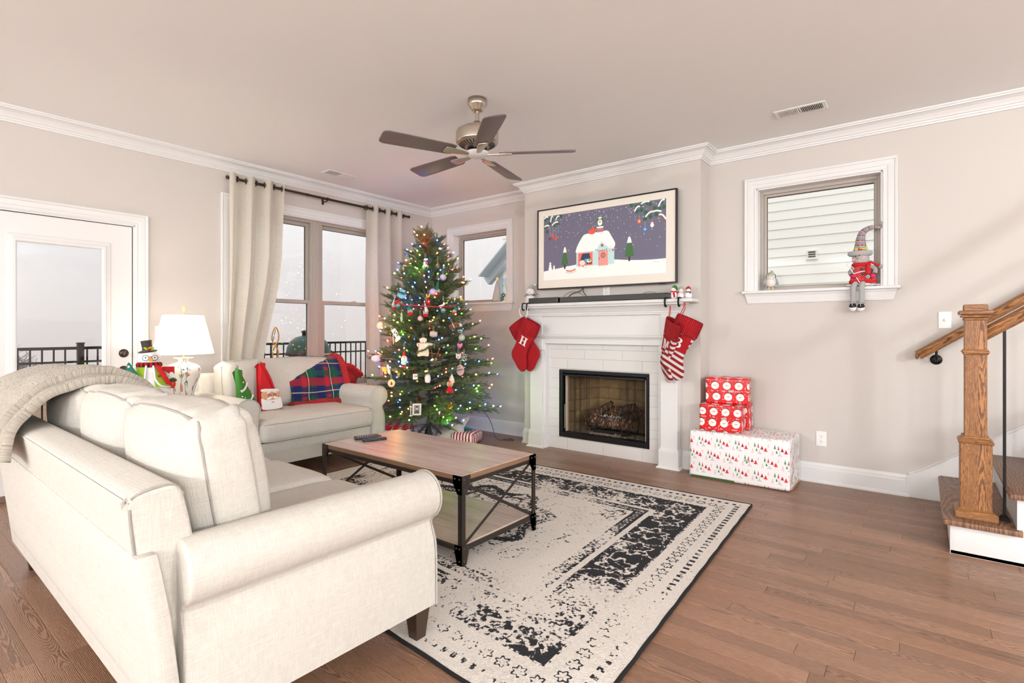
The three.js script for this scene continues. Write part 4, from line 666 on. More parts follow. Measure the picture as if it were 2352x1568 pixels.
  log('thick gas log lying uppermost across the pile', [2.60, y + 0.255, 0.03], [2.83, y + 0.315, -0.06], 0.042, 17);
  log('split gas log leaning up at the right of the pile', [2.755, y + 0.205, 0.09], [2.90, y + 0.27, -0.04], 0.034, 23);
  const em = []; const R2 = rng(41); for (let i = 0; i < 60; i++) em.push(T(rock[i % 3].clone(), [2.48 + R2() * 0.26, y + 0.2 + R2() * 0.025, 0.0 + R2() * 0.06], [R2() * 6, R2() * 6, 0], 0.9));
  const es = solo('ember_wool', 'grey ember wool tucked between the gas logs', 'embers', mrg(em), C.grey); es.userData.kind = 'stuff';
}

// ---------------------------------------------------------------- framed television, soundbar, cables
{
  const x0 = 1.908, x1 = 3.37, y0 = 1.606, y1 = 2.42, z = 0.322, cx = (x0 + x1) / 2, cy = (y0 + y1) / 2;
  const t = thing('framed_television', 'black framed flat screen television showing a snowy house illustration', 'television', [cx, cy, FZ]);
  t.rotation.z = -0.004;
  const w = x1 - x0, h = y1 - y0, d = z - FZ;
  mesh('back_panel', span(-w / 2 + 0.01, w / 2 - 0.01, -h / 2 + 0.01, h / 2 - 0.01, 0.05, d - 0.012, 0.002), C.black, t);
  mesh('wall_mount', span(-0.2, 0.2, -0.12, 0.12, 0, 0.052, 0.003), C.black, t);
  for (const [a, b, c, e] of [[-w / 2, w / 2, h / 2 - 0.012, h / 2], [-w / 2, w / 2, -h / 2, -h / 2 + 0.012], [-w / 2, -w / 2 + 0.012, -h / 2 + 0.012, h / 2 - 0.012], [w / 2 - 0.012, w / 2, -h / 2 + 0.012, h / 2 - 0.012]]) mesh('frame_rail', span(a, b, c, e, 0.052, d, 0.0015), M('#141313', { roughness: 0.35 }), t);
  mesh('sensor', span(w / 2 - 0.16, w / 2 - 0.1, -h / 2 - 0.006, -h / 2, d - 0.02, d - 0.006, 0.001), C.blackG, t);
  // the picture: a printed-looking winter scene inside a cream mat
  const pic = drawn(2048, 1126, (g, Wp, Hp) => {
    const P = (f) => { g.beginPath(); f(); g.fill(); }, poly = (pts, c) => { g.fillStyle = c; P(() => pts.forEach(([x, y], i) => i ? g.lineTo(x, y) : g.moveTo(x, y))); }, circ = (x, y, r, c, sy = 1) => { g.fillStyle = c; P(() => g.ellipse(x, y, r, r * sy, 0, 0, 7)); }, R = rng(71);
    g.fillStyle = '#ded7cb'; g.fillRect(0, 0, Wp, Hp);
    const X0 = 92, Y0 = 88, X1 = 1926, Y1 = 1010; g.save(); g.beginPath(); g.rect(X0, Y0, X1 - X0, Y1 - Y0); g.clip();
    g.fillStyle = '#6a687c'; g.fillRect(X0, Y0, X1, Y1);
    for (let i = 0; i < 230; i++) { const x = X0 + R() * (X1 - X0), y = Y0 + R() * 700 * R() + 20; circ(x, y, 2 + R() * 4, '#e9e6ea'); }
    g.fillStyle = '#f3eee9'; P(() => { g.moveTo(X0, 880); g.quadraticCurveTo(350, 850, 620, 820); g.quadraticCurveTo(1000, 760, 1300, 800); g.quadraticCurveTo(1600, 840, X1, 830); g.lineTo(X1, Y1); g.lineTo(X0, Y1); });
    const fir = (x, y, a, hh) => { g.fillStyle = '#3b2a26'; g.fillRect(x - 12, y, 24, 60); poly([[x - a, y], [x - a * 0.45, y - hh * 0.72], [x + a * 0.45, y - hh * 0.72], [x + a, y]], '#3f6a3a'); g.fillStyle = '#f0eeeb'; P(() => { g.moveTo(x - a * 0.5, y - hh * 0.68); g.quadraticCurveTo(x - a * 0.25, y - hh, x, y - hh); g.quadraticCurveTo(x + a * 0.25, y - hh, x + a * 0.5, y - hh * 0.68); for (let i = 4; i >= -4; i--) g.lineTo(x + a * 0.5 * i / 4.5, y - hh * (0.68 + (i % 2 ? 0.03 : -0.02))); }); };
    fir(452, 806, 58, 250); fir(1435, 770, 68, 260);
    // house
    poly([[640, 620], [1220, 620], [1220, 848], [640, 848]], '#b9dcdc');
    g.fillStyle = '#f3f1ee'; P(() => { g.moveTo(628, 640); g.quadraticCurveTo(640, 560, 745, 430); g.quadraticCurveTo(760, 414, 800, 410); g.lineTo(1095, 395); g.quadraticCurveTo(1130, 394, 1150, 430); g.lineTo(1228, 560); g.quadraticCurveTo(1245, 620, 1200, 640); g.lineTo(640, 655); g.quadraticCurveTo(628, 655, 628, 640); });
    poly([[930, 650], [1030, 528], [1170, 650]], '#b9dcdc'); g.strokeStyle = '#f3f1ee'; g.lineWidth = 44; g.lineCap = 'round'; g.beginPath(); g.moveTo(930, 636); g.quadraticCurveTo(1010, 500, 1045, 520); g.quadraticCurveTo(1110, 590, 1195, 612); g.stroke();
    g.fillStyle = '#b5656c'; g.fillRect(960, 345, 96, 62); g.strokeStyle = '#d59a9c'; g.lineWidth = 3; for (let i = 0; i < 4; i++) { g.beginPath(); g.moveTo(960, 352 + i * 15); g.lineTo(1056, 352 + i * 15); g.stroke(); } circ(1008, 340, 54, '#f3f1ee', 0.28);
    circ(1006, 262, 52, '#3c6b3c', 1.2); poly([[955, 330], [985, 290], [1030, 290], [1060, 330]], '#3c6b3c'); circ(1006, 278, 36, '#f3f1ee', 1.2); circ(1006, 268, 18, '#e3a79c'); circ(1006, 215, 30, '#f3f1ee', 0.4);
    circ(885, 385, 56, '#e0543f', 0.7); circ(905, 340, 16, '#e0543f'); poly([[885, 375], [900, 340], [930, 360]], '#e0543f');
    circ(1040, 588, 27, '#e8a9a4'); circ(1040, 588, 15, '#4a5470');
    g.fillStyle = '#e89a93'; g.fillRect(980, 655, 150, 205); g.strokeStyle = '#d3837e'; g.lineWidth = 4; for (let i = 1; i < 6; i++) { g.beginPath(); g.moveTo(980 + i * 25, 655); g.lineTo(980 + i * 25, 860); g.stroke(); } g.strokeStyle = '#47604a'; g.lineWidth = 11; g.beginPath(); g.arc(1055, 722, 30, 0, 7); g.stroke(); circ(1055, 722, 18, '#e0675c'); g.fillStyle = '#7a4a45'; g.fillRect(994, 745, 6, 30);
    g.strokeStyle = '#e8a39c'; g.lineWidth = 12; g.fillStyle = '#e56a5a'; g.fillRect(668, 665, 228, 175); g.strokeRect(668, 665, 228, 175); poly([[735, 675], [845, 675], [870, 780], [700, 780]], '#343c55'); circ(735, 800, 45, '#ecd7d4', 0.8); circ(795, 775, 30, '#3f9fc4'); circ(840, 778, 34, '#dfe9d8', 0.8); circ(846, 770, 22, '#5f9e58', 0.7); for (const x of [815, 845, 872]) { g.fillStyle = '#2f3d38'; g.fillRect(x - 9, 800, 18, 28); }
    ['#2c5d7c', '#3b7fb0', '#2f7d53', '#2c3a5c', '#d4605a', '#3d84a8'].forEach((c, i) => { const x = 945 + i * 32, y = 630 + 22 * sin((i + 0.5) / 6 * PI); poly([[x - 11, y], [x + 11, y], [x, y + 20]], c); });
    g.strokeStyle = '#58605e'; g.lineWidth = 2; for (const [x, a, b, c] of [[1160, 590, 655, '#e2c36a'], [1200, 590, 650, '#8d6f84']]) { g.beginPath(); g.moveTo(x, a); g.lineTo(x, b); g.stroke(); circ(x, b + 14, 13, c, 1.3); }
    // snowy boughs and hanging ornaments in both top corners
    const bough = (x, y, s) => { for (let i = 0; i < 7; i++) { g.strokeStyle = '#2f5d44'; g.lineWidth = 5; for (let k = 0; k < 12; k++) { const a = k * PI / 6; g.beginPath(); g.moveTo(x, y); g.lineTo(x + cos(a) * 30 * s, y + sin(a) * 30 * s); g.stroke(); } } circ(x, y, 21 * s, '#2f5d44'); };
    g.strokeStyle = '#8a5a50'; g.lineWidth = 14; g.beginPath(); g.moveTo(92, 330); g.quadraticCurveTo(200, 240, 260, 90); g.moveTo(1926, 360); g.quadraticCurveTo(1750, 280, 1700, 90); g.stroke();
    for (const [x, y] of [[120, 130], [170, 110], [230, 150], [120, 240], [300, 130], [330, 210], [270, 230], [380, 110], [190, 200], [150, 310], [340, 110], [1460, 110], [1530, 130], [1600, 110], [1540, 200], [1600, 190], [1660, 230], [1680, 110], [1720, 130], [1650, 310], [1720, 290], [1800, 270], [1860, 130], [1900, 190], [1840, 210], [1780, 190]]) bough(x, y, 1.1);
    g.strokeStyle = '#f3f1ee'; g.lineWidth = 20; for (const q of [[100, 115, 160, 100], [210, 170, 240, 100], [110, 230, 180, 225], [240, 225, 330, 190], [300, 150, 350, 110], [1510, 190, 1570, 140], [1600, 110, 1700, 95], [1660, 280, 1760, 230], [1760, 230, 1860, 240], [1830, 170, 1900, 100], [1840, 280, 1920, 340]]) { g.beginPath(); g.moveTo(q[0], q[1]); g.quadraticCurveTo((q[0] + q[2]) / 2, min(q[1], q[3]) - 14, q[2], q[3]); g.stroke(); }
    g.strokeStyle = '#cfcbd0'; g.lineWidth = 3; for (const [x, a, b, r, c] of [[200, 260, 415, 20, '#6d4340'], [250, 260, 380, 24, '#d9503f'], [300, 260, 425, 25, '#d9503f'], [345, 240, 330, 12, '#6a8bb0'], [1570, 260, 330, 26, '#d9664e'], [1650, 340, 440, 27, '#3a83c9'], [1745, 330, 400, 24, '#f0edea']]) { g.beginPath(); g.moveTo(x, a); g.lineTo(x, b - r); g.stroke(); circ(x, b, r, c, 1.1); } circ(1745, 372, 15, '#f0edea'); circ(1745, 352, 12, '#cf4a3c'); circ(1570, 330, 12, '#ecc98a'); circ(1650, 440, 14, '#9cc7ea');
    for (const [x, y, s] of [[205, 850, 1], [270, 870, 0.72], [318, 895, 0.4]]) { circ(x, y, 30 * s, '#f3f1ee'); circ(x, y - 42 * s, 22 * s, '#f3f1ee'); circ(x, y - 78 * s, 17 * s, '#f3f1ee'); }
    g.strokeStyle = '#d0513f'; g.lineWidth = 16; g.beginPath(); g.moveTo(480, 890); g.quadraticCurveTo(560, 920, 620, 878); g.stroke(); g.strokeStyle = '#4a4450'; g.lineWidth = 4; g.beginPath(); g.moveTo(470, 915); g.quadraticCurveTo(560, 950, 640, 895); g.stroke(); circ(500, 858, 34, '#f6f3ef', 0.8); circ(716, 880, 30, '#f6f3ef', 0.8); circ(690, 850, 9, '#c9a0a0'); circ(745, 852, 12, '#4b4b58', 0.6); circ(790, 868, 14, '#e4c28e', 0.6);
    g.fillStyle = '#a9a39b'; g.fillRect(1755, 862, 90, 4); g.restore();
  }, { clamp: true });
  const scr = new THREE.PlaneGeometry(w - 0.024, h - 0.024).translate(0, 0, d - 0.0105);
  mesh('screen', scr, M('#ffffff', { map: pic, roughness: 0.5, emissive: [1, 1, 1], emissiveMap: pic, emissiveIntensity: 0.12 }), t);
  const l = new THREE.RectAreaLight(0xfff4e8, 0.05, w - 0.03, h - 0.03); l.position.set(0, 0, d + 0.002); l.rotation.y = PI; t.add(l);
}
{
  const y = 1.4625, t = thing('soundbar', 'long dark grey soundbar lying along the mantel shelf', 'soundbar', [2.79, y, 0.355]);
  const b = soft(1.105, 0.056, 0.1, 0.012, { n: 40 }); mesh('housing', T(b.g, [0, 0.028, 0]), M('#3b3b3b', { roughness: 0.5 }), t);
  mesh('grille', span(-0.54, 0.5, 0.006, 0.05, 0.046, 0.0515, 0.002), M('#4b4b4a', { roughness: 0.75 }), t); mesh('end_cap', span(-0.553, -0.542, 0.0, 0.056, -0.05, 0.052, 0.004), C.blackG, t);
  const s = thing('speaker_module', 'short glossy dark box at the left end of the soundbar', 'speaker', [2.042, y, 0.365]);
  mesh('housing', T(soft(0.35, 0.058, 0.1, 0.004, { n: 24 }).g, [0, 0.029, 0]), M('#2c2a29', { roughness: 0.22 }), s); mesh('front_panel', span(-0.17, 0.17, 0.004, 0.054, 0.0495, 0.0515, 0.001), M('#3a3836', { roughness: 0.15 }), s);
  solo('cable', 'black cable looping from the television down behind the soundbar', 'cable', tube([[2.42, 1.61, 0.28], [2.41, 1.585, 0.285], [2.37, 1.57, 0.29], [2.3, 1.55, 0.285], [2.24, 1.5, 0.28], [2.22, 1.468, 0.275]], 0.004, 40, 6), C.blackG);
  solo('cable', 'thin grey cable arching over the left part of the soundbar', 'cable', tube([[2.19, 1.468, 0.27], [2.2, 1.53, 0.275], [2.28, 1.575, 0.28], [2.38, 1.56, 0.28], [2.46, 1.5, 0.275], [2.48, 1.468, 0.27]], 0.002, 40, 6), C.charcoal);
  solo('cable', 'black cable slanting right behind the soundbar under the screen', 'cable', tube([[2.425, 1.61, 0.275], [2.43, 1.57, 0.28], [2.46, 1.53, 0.285], [2.5, 1.468, 0.28]], 0.004, 30, 6), C.blackG);
  solo('cable', 'thin dark cable arching behind the right end of the soundbar', 'cable', tube([[3.02, 1.468, 0.27], [3.05, 1.53, 0.272], [3.1, 1.54, 0.272], [3.16, 1.525, 0.27], [3.18, 1.468, 0.268]], 0.0018, 30, 6), C.charcoal);
}

// ---------------------------------------------------------------- stockings on their hooks
const hookG = tube([[0, 0.004, -0.05], [0, 0.006, -0.01], [0, 0.002, 0.012], [0, -0.03, 0.02], [0, -0.062, 0.012], [0, -0.068, -0.004], [0, -0.058, -0.012]], 0.0055, 36, 8).scale(1.5, 1, 1);
const hook = (label, x) => solo('stocking_hook', label, 'hook', hookG, blackMetal, [x, 1.464, 0.43], 0, 'black mantel stocking hooks');
hook('black stocking hook at the very left end of the mantel shelf', 1.812); hook('black stocking hook, second from the left end of the mantel', 1.868);
hook('black stocking hook left of the two at the right mantel end', 3.316); hook('black stocking hook nearest the right end of the mantel', 3.432);
const stripeKnit = drawn(64, 512, (g, w, h) => { g.fillStyle = '#ebe6df'; g.fillRect(0, 0, w, h); g.fillStyle = '#9d1422'; for (let i = 0; i < 11; i++) g.fillRect(0, i * 46.6 + 22, w, 23); }, { size: [1, 0.51], srgb: true });
const knitStripe = M('#ffffff', { map: stripeKnit, bumpMap: knitB, bumpScale: 0.002, roughness: 0.95 });
// local frame: hangs from the origin, x across, y up, sole at the bottom, toe towards -x (or +x)
const stocking = (label, at, tilt, toe, body, cuffM, loopM, letter, o = {}) => {
  const t = thing('christmas_stocking', label, 'stocking', at, o.turn ?? 0, 'stockings on the mantel'); t.rotation.z = tilt; const s = toe;
  const pts = [[0.1, -0.11], [0.094, -0.2], [0.082, -0.27], [0.086, -0.33], [0.09, -0.385], [0.062, -0.435], [0.01, -0.465], [-0.06, -0.505], [-0.115, -0.51], [-0.14, -0.47], [-0.125, -0.41], [-0.085, -0.345], [-0.078, -0.27], [-0.09, -0.19], [-0.096, -0.11]].map(([x, y]) => [x * -s, y]);
  const prof = curveShape(s < 0 ? pts : pts.reverse(), 4), g = extrude(prof, 0.044, 0.018, { seg: 5, crease: 1.2 }).translate(0, 0, -0.022), p = g.attributes.position, uv = g.attributes.uv;
  for (let i = 0; i < p.count; i++) uv.setXY(i, p.getX(i), p.getY(i) + 0.12 * p.getX(i) * s);
  mesh('leg', g, body, t);
  const cf = lathe([[0.098, -0.135], [0.115, -0.13], [0.118, -0.07], [0.118, -0.01], [0.112, 0.006], [0.1, 0.002], [0.098, -0.06]], 56).scale(1, 1, 0.32), cu = cf.attributes.uv; for (let i = 0; i < cu.count; i++) cu.setX(i, cu.getX(i) * 0.6);
  mesh('cuff', cf, cuffM, t);
  mesh('loop', tube([[-s * 0.095, 0, 0.0], [-s * 0.09, 0.06, 0.004], [-s * 0.08 + o.lx * 0.6, 0.11 * (o.ll ?? 1), 0.004], [-s * 0.06 + (o.lx ?? 0) * 0.5, 0.06, 0.004], [-s * 0.078, 0, 0]], 0.0032, 36, 6), loopM, t);
  if (letter) { const l = textG(letter, 0.085, 0.004).translate(o.tx ?? 0, -0.215, 0.0225); mesh('letter', l, C.white, t); if (o.patch) mesh('patch', extrude(shape([[-0.055, -0.285], [0.085, -0.285], [0.085, -0.14], [-0.055, -0.14]].map(([x, y]) => [x * o.patch, y])), 0.004, 0.001).translate(0, 0, 0.0195), knitRed, t); }
  return t;
};
stocking('plain red knitted stocking half hidden behind the H stocking', [1.705, 1.27, 0.398], 0.56, -1, knitRed, ribRed, C.white, null, { lx: 0.05 });
stocking('red knitted stocking with a white letter H on the left mantel end', [1.936, 1.282, 0.452], -0.45, 1, knitRed, ribRed, C.white, 'H', { lx: -0.05, tx: 0.005 });
stocking('red and white striped stocking with a letter M, turned aside', [3.395, 1.27, 0.462], -0.36, 1, knitStripe, ribRed, C.red, 'M', { lx: -0.02, patch: -1, turn: -0.75, tx: -0.012 });
stocking('wide red and white striped stocking with a letter B', [3.524, 1.288, 0.425], -0.42, 1, knitStripe, ribRed, C.red, 'B', { lx: -0.03, patch: 1, tx: -0.01 });
// ---------------------------------------------------------------- coffee table and end table
const makeTable = (name, label, cat, at, turn, L, Wd, H, shelfY) => {
  const t = thing(name, label, cat, at, turn), lx = L / 2 - 0.017, lz = Wd / 2 - 0.017, top = H - 0.026;
  const tp = box(L - 0.012, 0.022, Wd - 0.012, 0, H - 0.011, 0, 0.003);
  mesh('tabletop', tp, tableTop, t); mesh('edge_band', [span(-L / 2 + 0.034, L / 2 - 0.034, top - 0.002, H - 0.003, -Wd / 2 + 0.0035, -Wd / 2 + 0.008, 0.001), span(-L / 2 + 0.034, L / 2 - 0.034, top - 0.002, H - 0.003, Wd / 2 - 0.008, Wd / 2 - 0.0035, 0.001), span(-L / 2 + 0.0035, -L / 2 + 0.008, top - 0.002, H - 0.003, -Wd / 2 + 0.034, Wd / 2 - 0.034, 0.001), span(L / 2 - 0.008, L / 2 - 0.0035, top - 0.002, H - 0.003, -Wd / 2 + 0.034, Wd / 2 - 0.034, 0.001)], tableEdge, t);
  const ringBars = (y0, y1) => [span(-lx, lx, y0, y1, -Wd / 2 + 0.004, -Wd / 2 + 0.024, 0.002), span(-lx, lx, y0, y1, Wd / 2 - 0.024, Wd / 2 - 0.004, 0.002), span(-L / 2 + 0.004, -L / 2 + 0.024, y0, y1, -lz, lz, 0.002), span(L / 2 - 0.024, L / 2 - 0.004, y0, y1, -lz, lz, 0.002)];
  mesh('top_rail', ringBars(top - 0.024, top), steel, t);
  const sh = mesh('shelf', box(L - 0.03, 0.02, Wd - 0.03, 0, shelfY, 0, 0.002), tableTop, t); mesh('shelf_rail', ringBars(shelfY - 0.024, shelfY + 0.002), steel, t);
  const rv = sph(0.0052, 0, 0, 0, [1, 1, 1], 10);
  for (const sx of [-1, 1]) for (const sz of [-1, 1]) {
    const leg = mesh('leg', [span(sx * L / 2, sx * (L / 2 - 0.028), 0.0, H - 0.001, sz * (Wd / 2 - 0.003), sz * Wd / 2, 0.0008), span(sx * (L / 2 - 0.003), sx * L / 2, 0.0, H - 0.001, sz * Wd / 2, sz * (Wd / 2 - 0.028), 0.0008)], steel, t);
    // gusset plates on both faces, wide at the joint and narrowing; with rivets
    const gs = (y0, y1, y2, w) => [[0, y0], [w, y0], [w, y1], [0.03, y2], [0, y2]];
    const plates = [];
    for (const q of [gs(H - 0.001, H - 0.045, H - 0.095, 0.06), gs(shelfY + 0.012, shelfY - 0.03, 0, 0.048)]) for (const f of [0, 1]) { const g = extrude(shape(q), 0.0035, 0.0008); if (f) T(g, [sx * (L / 2 + 0.0005), 0, sz * Wd / 2], [0, -PI / 2, 0], [-sz, 1, -sx]); else T(g, [sx * L / 2, 0, sz * (Wd / 2 + 0.0005)], [0, 0, 0], [-sx, 1, sz]); plates.push(g); }
    mesh('gusset', plates, steel, leg);
    for (const [a, y] of [[0.013, H - 0.018], [0.045, H - 0.018], [0.016, H - 0.07], [0.013, shelfY - 0.004], [0.036, shelfY - 0.004], [0.014, 0.022]]) for (const f of [0, 1]) mesh('rivet', rv, rivetM, leg).position.set(sx * (L / 2 + (f ? 0.004 : -a)), y, sz * (Wd / 2 + (f ? -a : 0.004)));
  }
  for (const s of [-1, 1]) { const x = s * (L / 2 - 0.008), a = lz - 0.012; mesh('cross_brace', [bar(V(x, shelfY + 0.008, -a), V(x, top - 0.02, a), 0.004, 0.017), bar(V(x - s * 0.005, shelfY + 0.008, a), V(x - s * 0.005, top - 0.02, -a), 0.004, 0.017), sph(0.006, x + s * 0.003, (shelfY + top) / 2, 0, [1, 1, 1], 10)], steel, t); }
  return t;
};
makeTable('coffee_table', 'rectangular coffee table with greige wood top and riveted dark steel frame', 'coffee table', [2.593, 0.012, 2.505], -0.008, 1.245, 0.63, 0.452, 0.088);
makeTable('end_table', 'small wood and dark steel end table between sofa and armchair', 'end table', [0.655, 0, 3.265], 0, 0.5, 0.58, 0.64, 0.12);
{
  const remote = (label, a, b, w, n, numeric) => {
    const A = V(...a), B = V(...b), L = A.distanceTo(B), t = thing('remote_control', label, 'remote control', A.clone().lerp(B, 0.5).toArray(), atan2(B.x - A.x, B.z - A.z), 'remotes on the coffee table');
    mesh('body', T(soft(w, 0.016, L, 0.006, { n: 20 }).g, [0, 0.008, 0]), M('#2b2c2e', { roughness: 0.4 }), t);
    const cap = box(0.0075, 0.003, 0.0065, 0, 0, 0, 0.001), bm = M(numeric ? '#8b8d90' : '#4a4b4e', { roughness: 0.5 });
    for (let j = 0; j < n; j++) for (let i = -1; i <= 1; i++) mesh('button', cap, bm, t).position.set(i * 0.012, 0.0168, -L / 2 + 0.022 + j * 0.0165);
    if (!numeric) mesh('touch_pad', cyl(0.015, 0.015, 0.003, 0, 0.0165, L * 0.22, 20), M('#3a3b3d', { roughness: 0.3 }), t);
  };
  remote('dark grey remote control lying nearest the armchair on the coffee table', [2.012, 0.4645, 2.605], [2.07, 0.4645, 2.45], 0.04, 6, true);
  remote('second dark remote control, between the other two on the table', [2.045, 0.4645, 2.625], [2.115, 0.4645, 2.462], 0.042, 7, true);
  remote('slim charcoal remote control lying nearest the middle of the coffee table', [2.135, 0.4645, 2.63], [2.19, 0.4645, 2.478], 0.036, 3, false);
}
// ---------------------------------------------------------------- table lamp
{
  const t = thing('table_lamp', 'porcelain vase table lamp with painted birds and glowing white shade', 'table lamp', [0.47, 0.6405, 3.08]);
  const por = drawn(1024, 512, (g, w, h) => {
    g.fillStyle = '#e9e4dc'; g.fillRect(0, 0, w, h); const R = rng(55);
    for (let k = 0; k < 9; k++) { const x0 = k * 114 + R() * 40; let x = x0, y = h - 20; g.strokeStyle = '#5f7480'; g.lineWidth = 5; g.beginPath(); g.moveTo(x, y); const pts = []; for (let i = 0; i < 9; i++) { x += (R() - 0.45) * 50; y -= 34 + R() * 22; g.lineTo(x, y); pts.push([x, y]); } g.stroke();
      for (const [px, py] of pts) { for (let j = 0; j < 3; j++) { g.fillStyle = ['#6d8392', '#8fa0a0', '#54697a'][j]; g.beginPath(); g.ellipse(px + (R() - 0.5) * 46, py + (R() - 0.5) * 34, 11, 5, R() * 3, 0, 7); g.fill(); } if (R() < 0.5) { const fx = px + (R() - 0.5) * 40, fy = py + (R() - 0.5) * 30; for (let j = 0; j < 5; j++) { g.fillStyle = j % 2 ? '#b8766a' : '#c99a84'; g.beginPath(); g.arc(fx + cos(j * 1.26) * 9, fy + sin(j * 1.26) * 9, 8, 0, 7); g.fill(); } } } }
  }, { size: [1, 1] });
  mesh('vase', lathe([[0.0, 0.04], [0.068, 0.04], [0.07, 0.05], [0.078, 0.09], [0.1, 0.16], [0.118, 0.215], [0.121, 0.245], [0.112, 0.272], [0.085, 0.292], [0.052, 0.303], [0.037, 0.312], [0.036, 0.322], [0.05, 0.333], [0.068, 0.338], [0.066, 0.342], [0.03, 0.342], [0, 0.342]], 48), M('#ffffff', { map: por, roughness: 0.15 }), t);
  const wood = gloss([0.2, 0.03, 0.015]);
  mesh('base', [lathe([[0, 0.018], [0.072, 0.018], [0.086, 0.022], [0.088, 0.032], [0.082, 0.036], [0.084, 0.042], [0, 0.042]], 8), ...[0, 1, 2, 3].map((i) => { const a = i * PI / 2 + 0.4; return T(sph(0.014, 0, 0, 0, [1.3, 0.9, 1]), [0.066 * cos(a), 0.0105, 0.066 * sin(a)]); })], wood, t);
  mesh('stem', [cyl(0.006, 0.006, 0.33, 0, 0.5, 0, 10)], C.gold, t);
  const f = mesh('finial', [cyl(0.004, 0.003, 0.03, 0, 0.69, 0, 8), T(new THREE.TorusGeometry(0.019, 0.0022, 8, 24), [0, 0.722, 0], [0, 0.9, 0], [0.75, 1.1, 1]), T(bar(V(0, 0.702, 0), V(0, 0.742, 0), 0.002, 0.002), [0, 0, 0]), ...[0.712, 0.722, 0.732].map((y) => T(box(0.024, 0.002, 0.002, 0, 0, 0, 0), [0, y, 0], [0, 0.9, 0.5]))], C.gold, t);
  const sm = M([0.93, 0.91, 0.87], { roughness: 1, transmission: 0.5, thickness: 0 });
  mesh('lamp_shade', new THREE.CylinderGeometry(0.139, 0.213, 0.305, 56, 1, true).translate(0, 0.522, 0), sm, t);
  mesh('shade_trim', [new THREE.TorusGeometry(0.213, 0.0025, 6, 64).rotateX(PI / 2).translate(0, 0.3695, 0), new THREE.TorusGeometry(0.139, 0.0025, 6, 64).rotateX(PI / 2).translate(0, 0.6745, 0), ...[0, 1, 2].map((i) => bar(V(0, 0.667, 0), V(0.137 * cos(i * 2.1), 0.672, 0.137 * sin(i * 2.1)), 0.002, 0.002))], M([0.7, 0.67, 0.6], { roughness: 0.7 }), t);
  mesh('light_bulb', sph(0.03, 0, 0.5, 0, [1, 1.25, 1]), M('#ffffff', { emissive: [1, 0.9, 0.76], emissiveIntensity: 6 }), t);
  pointLight([1, 0.88, 0.74], TABLE_LAMP_POWER, t, [0, 0.5, 0], 2);
}
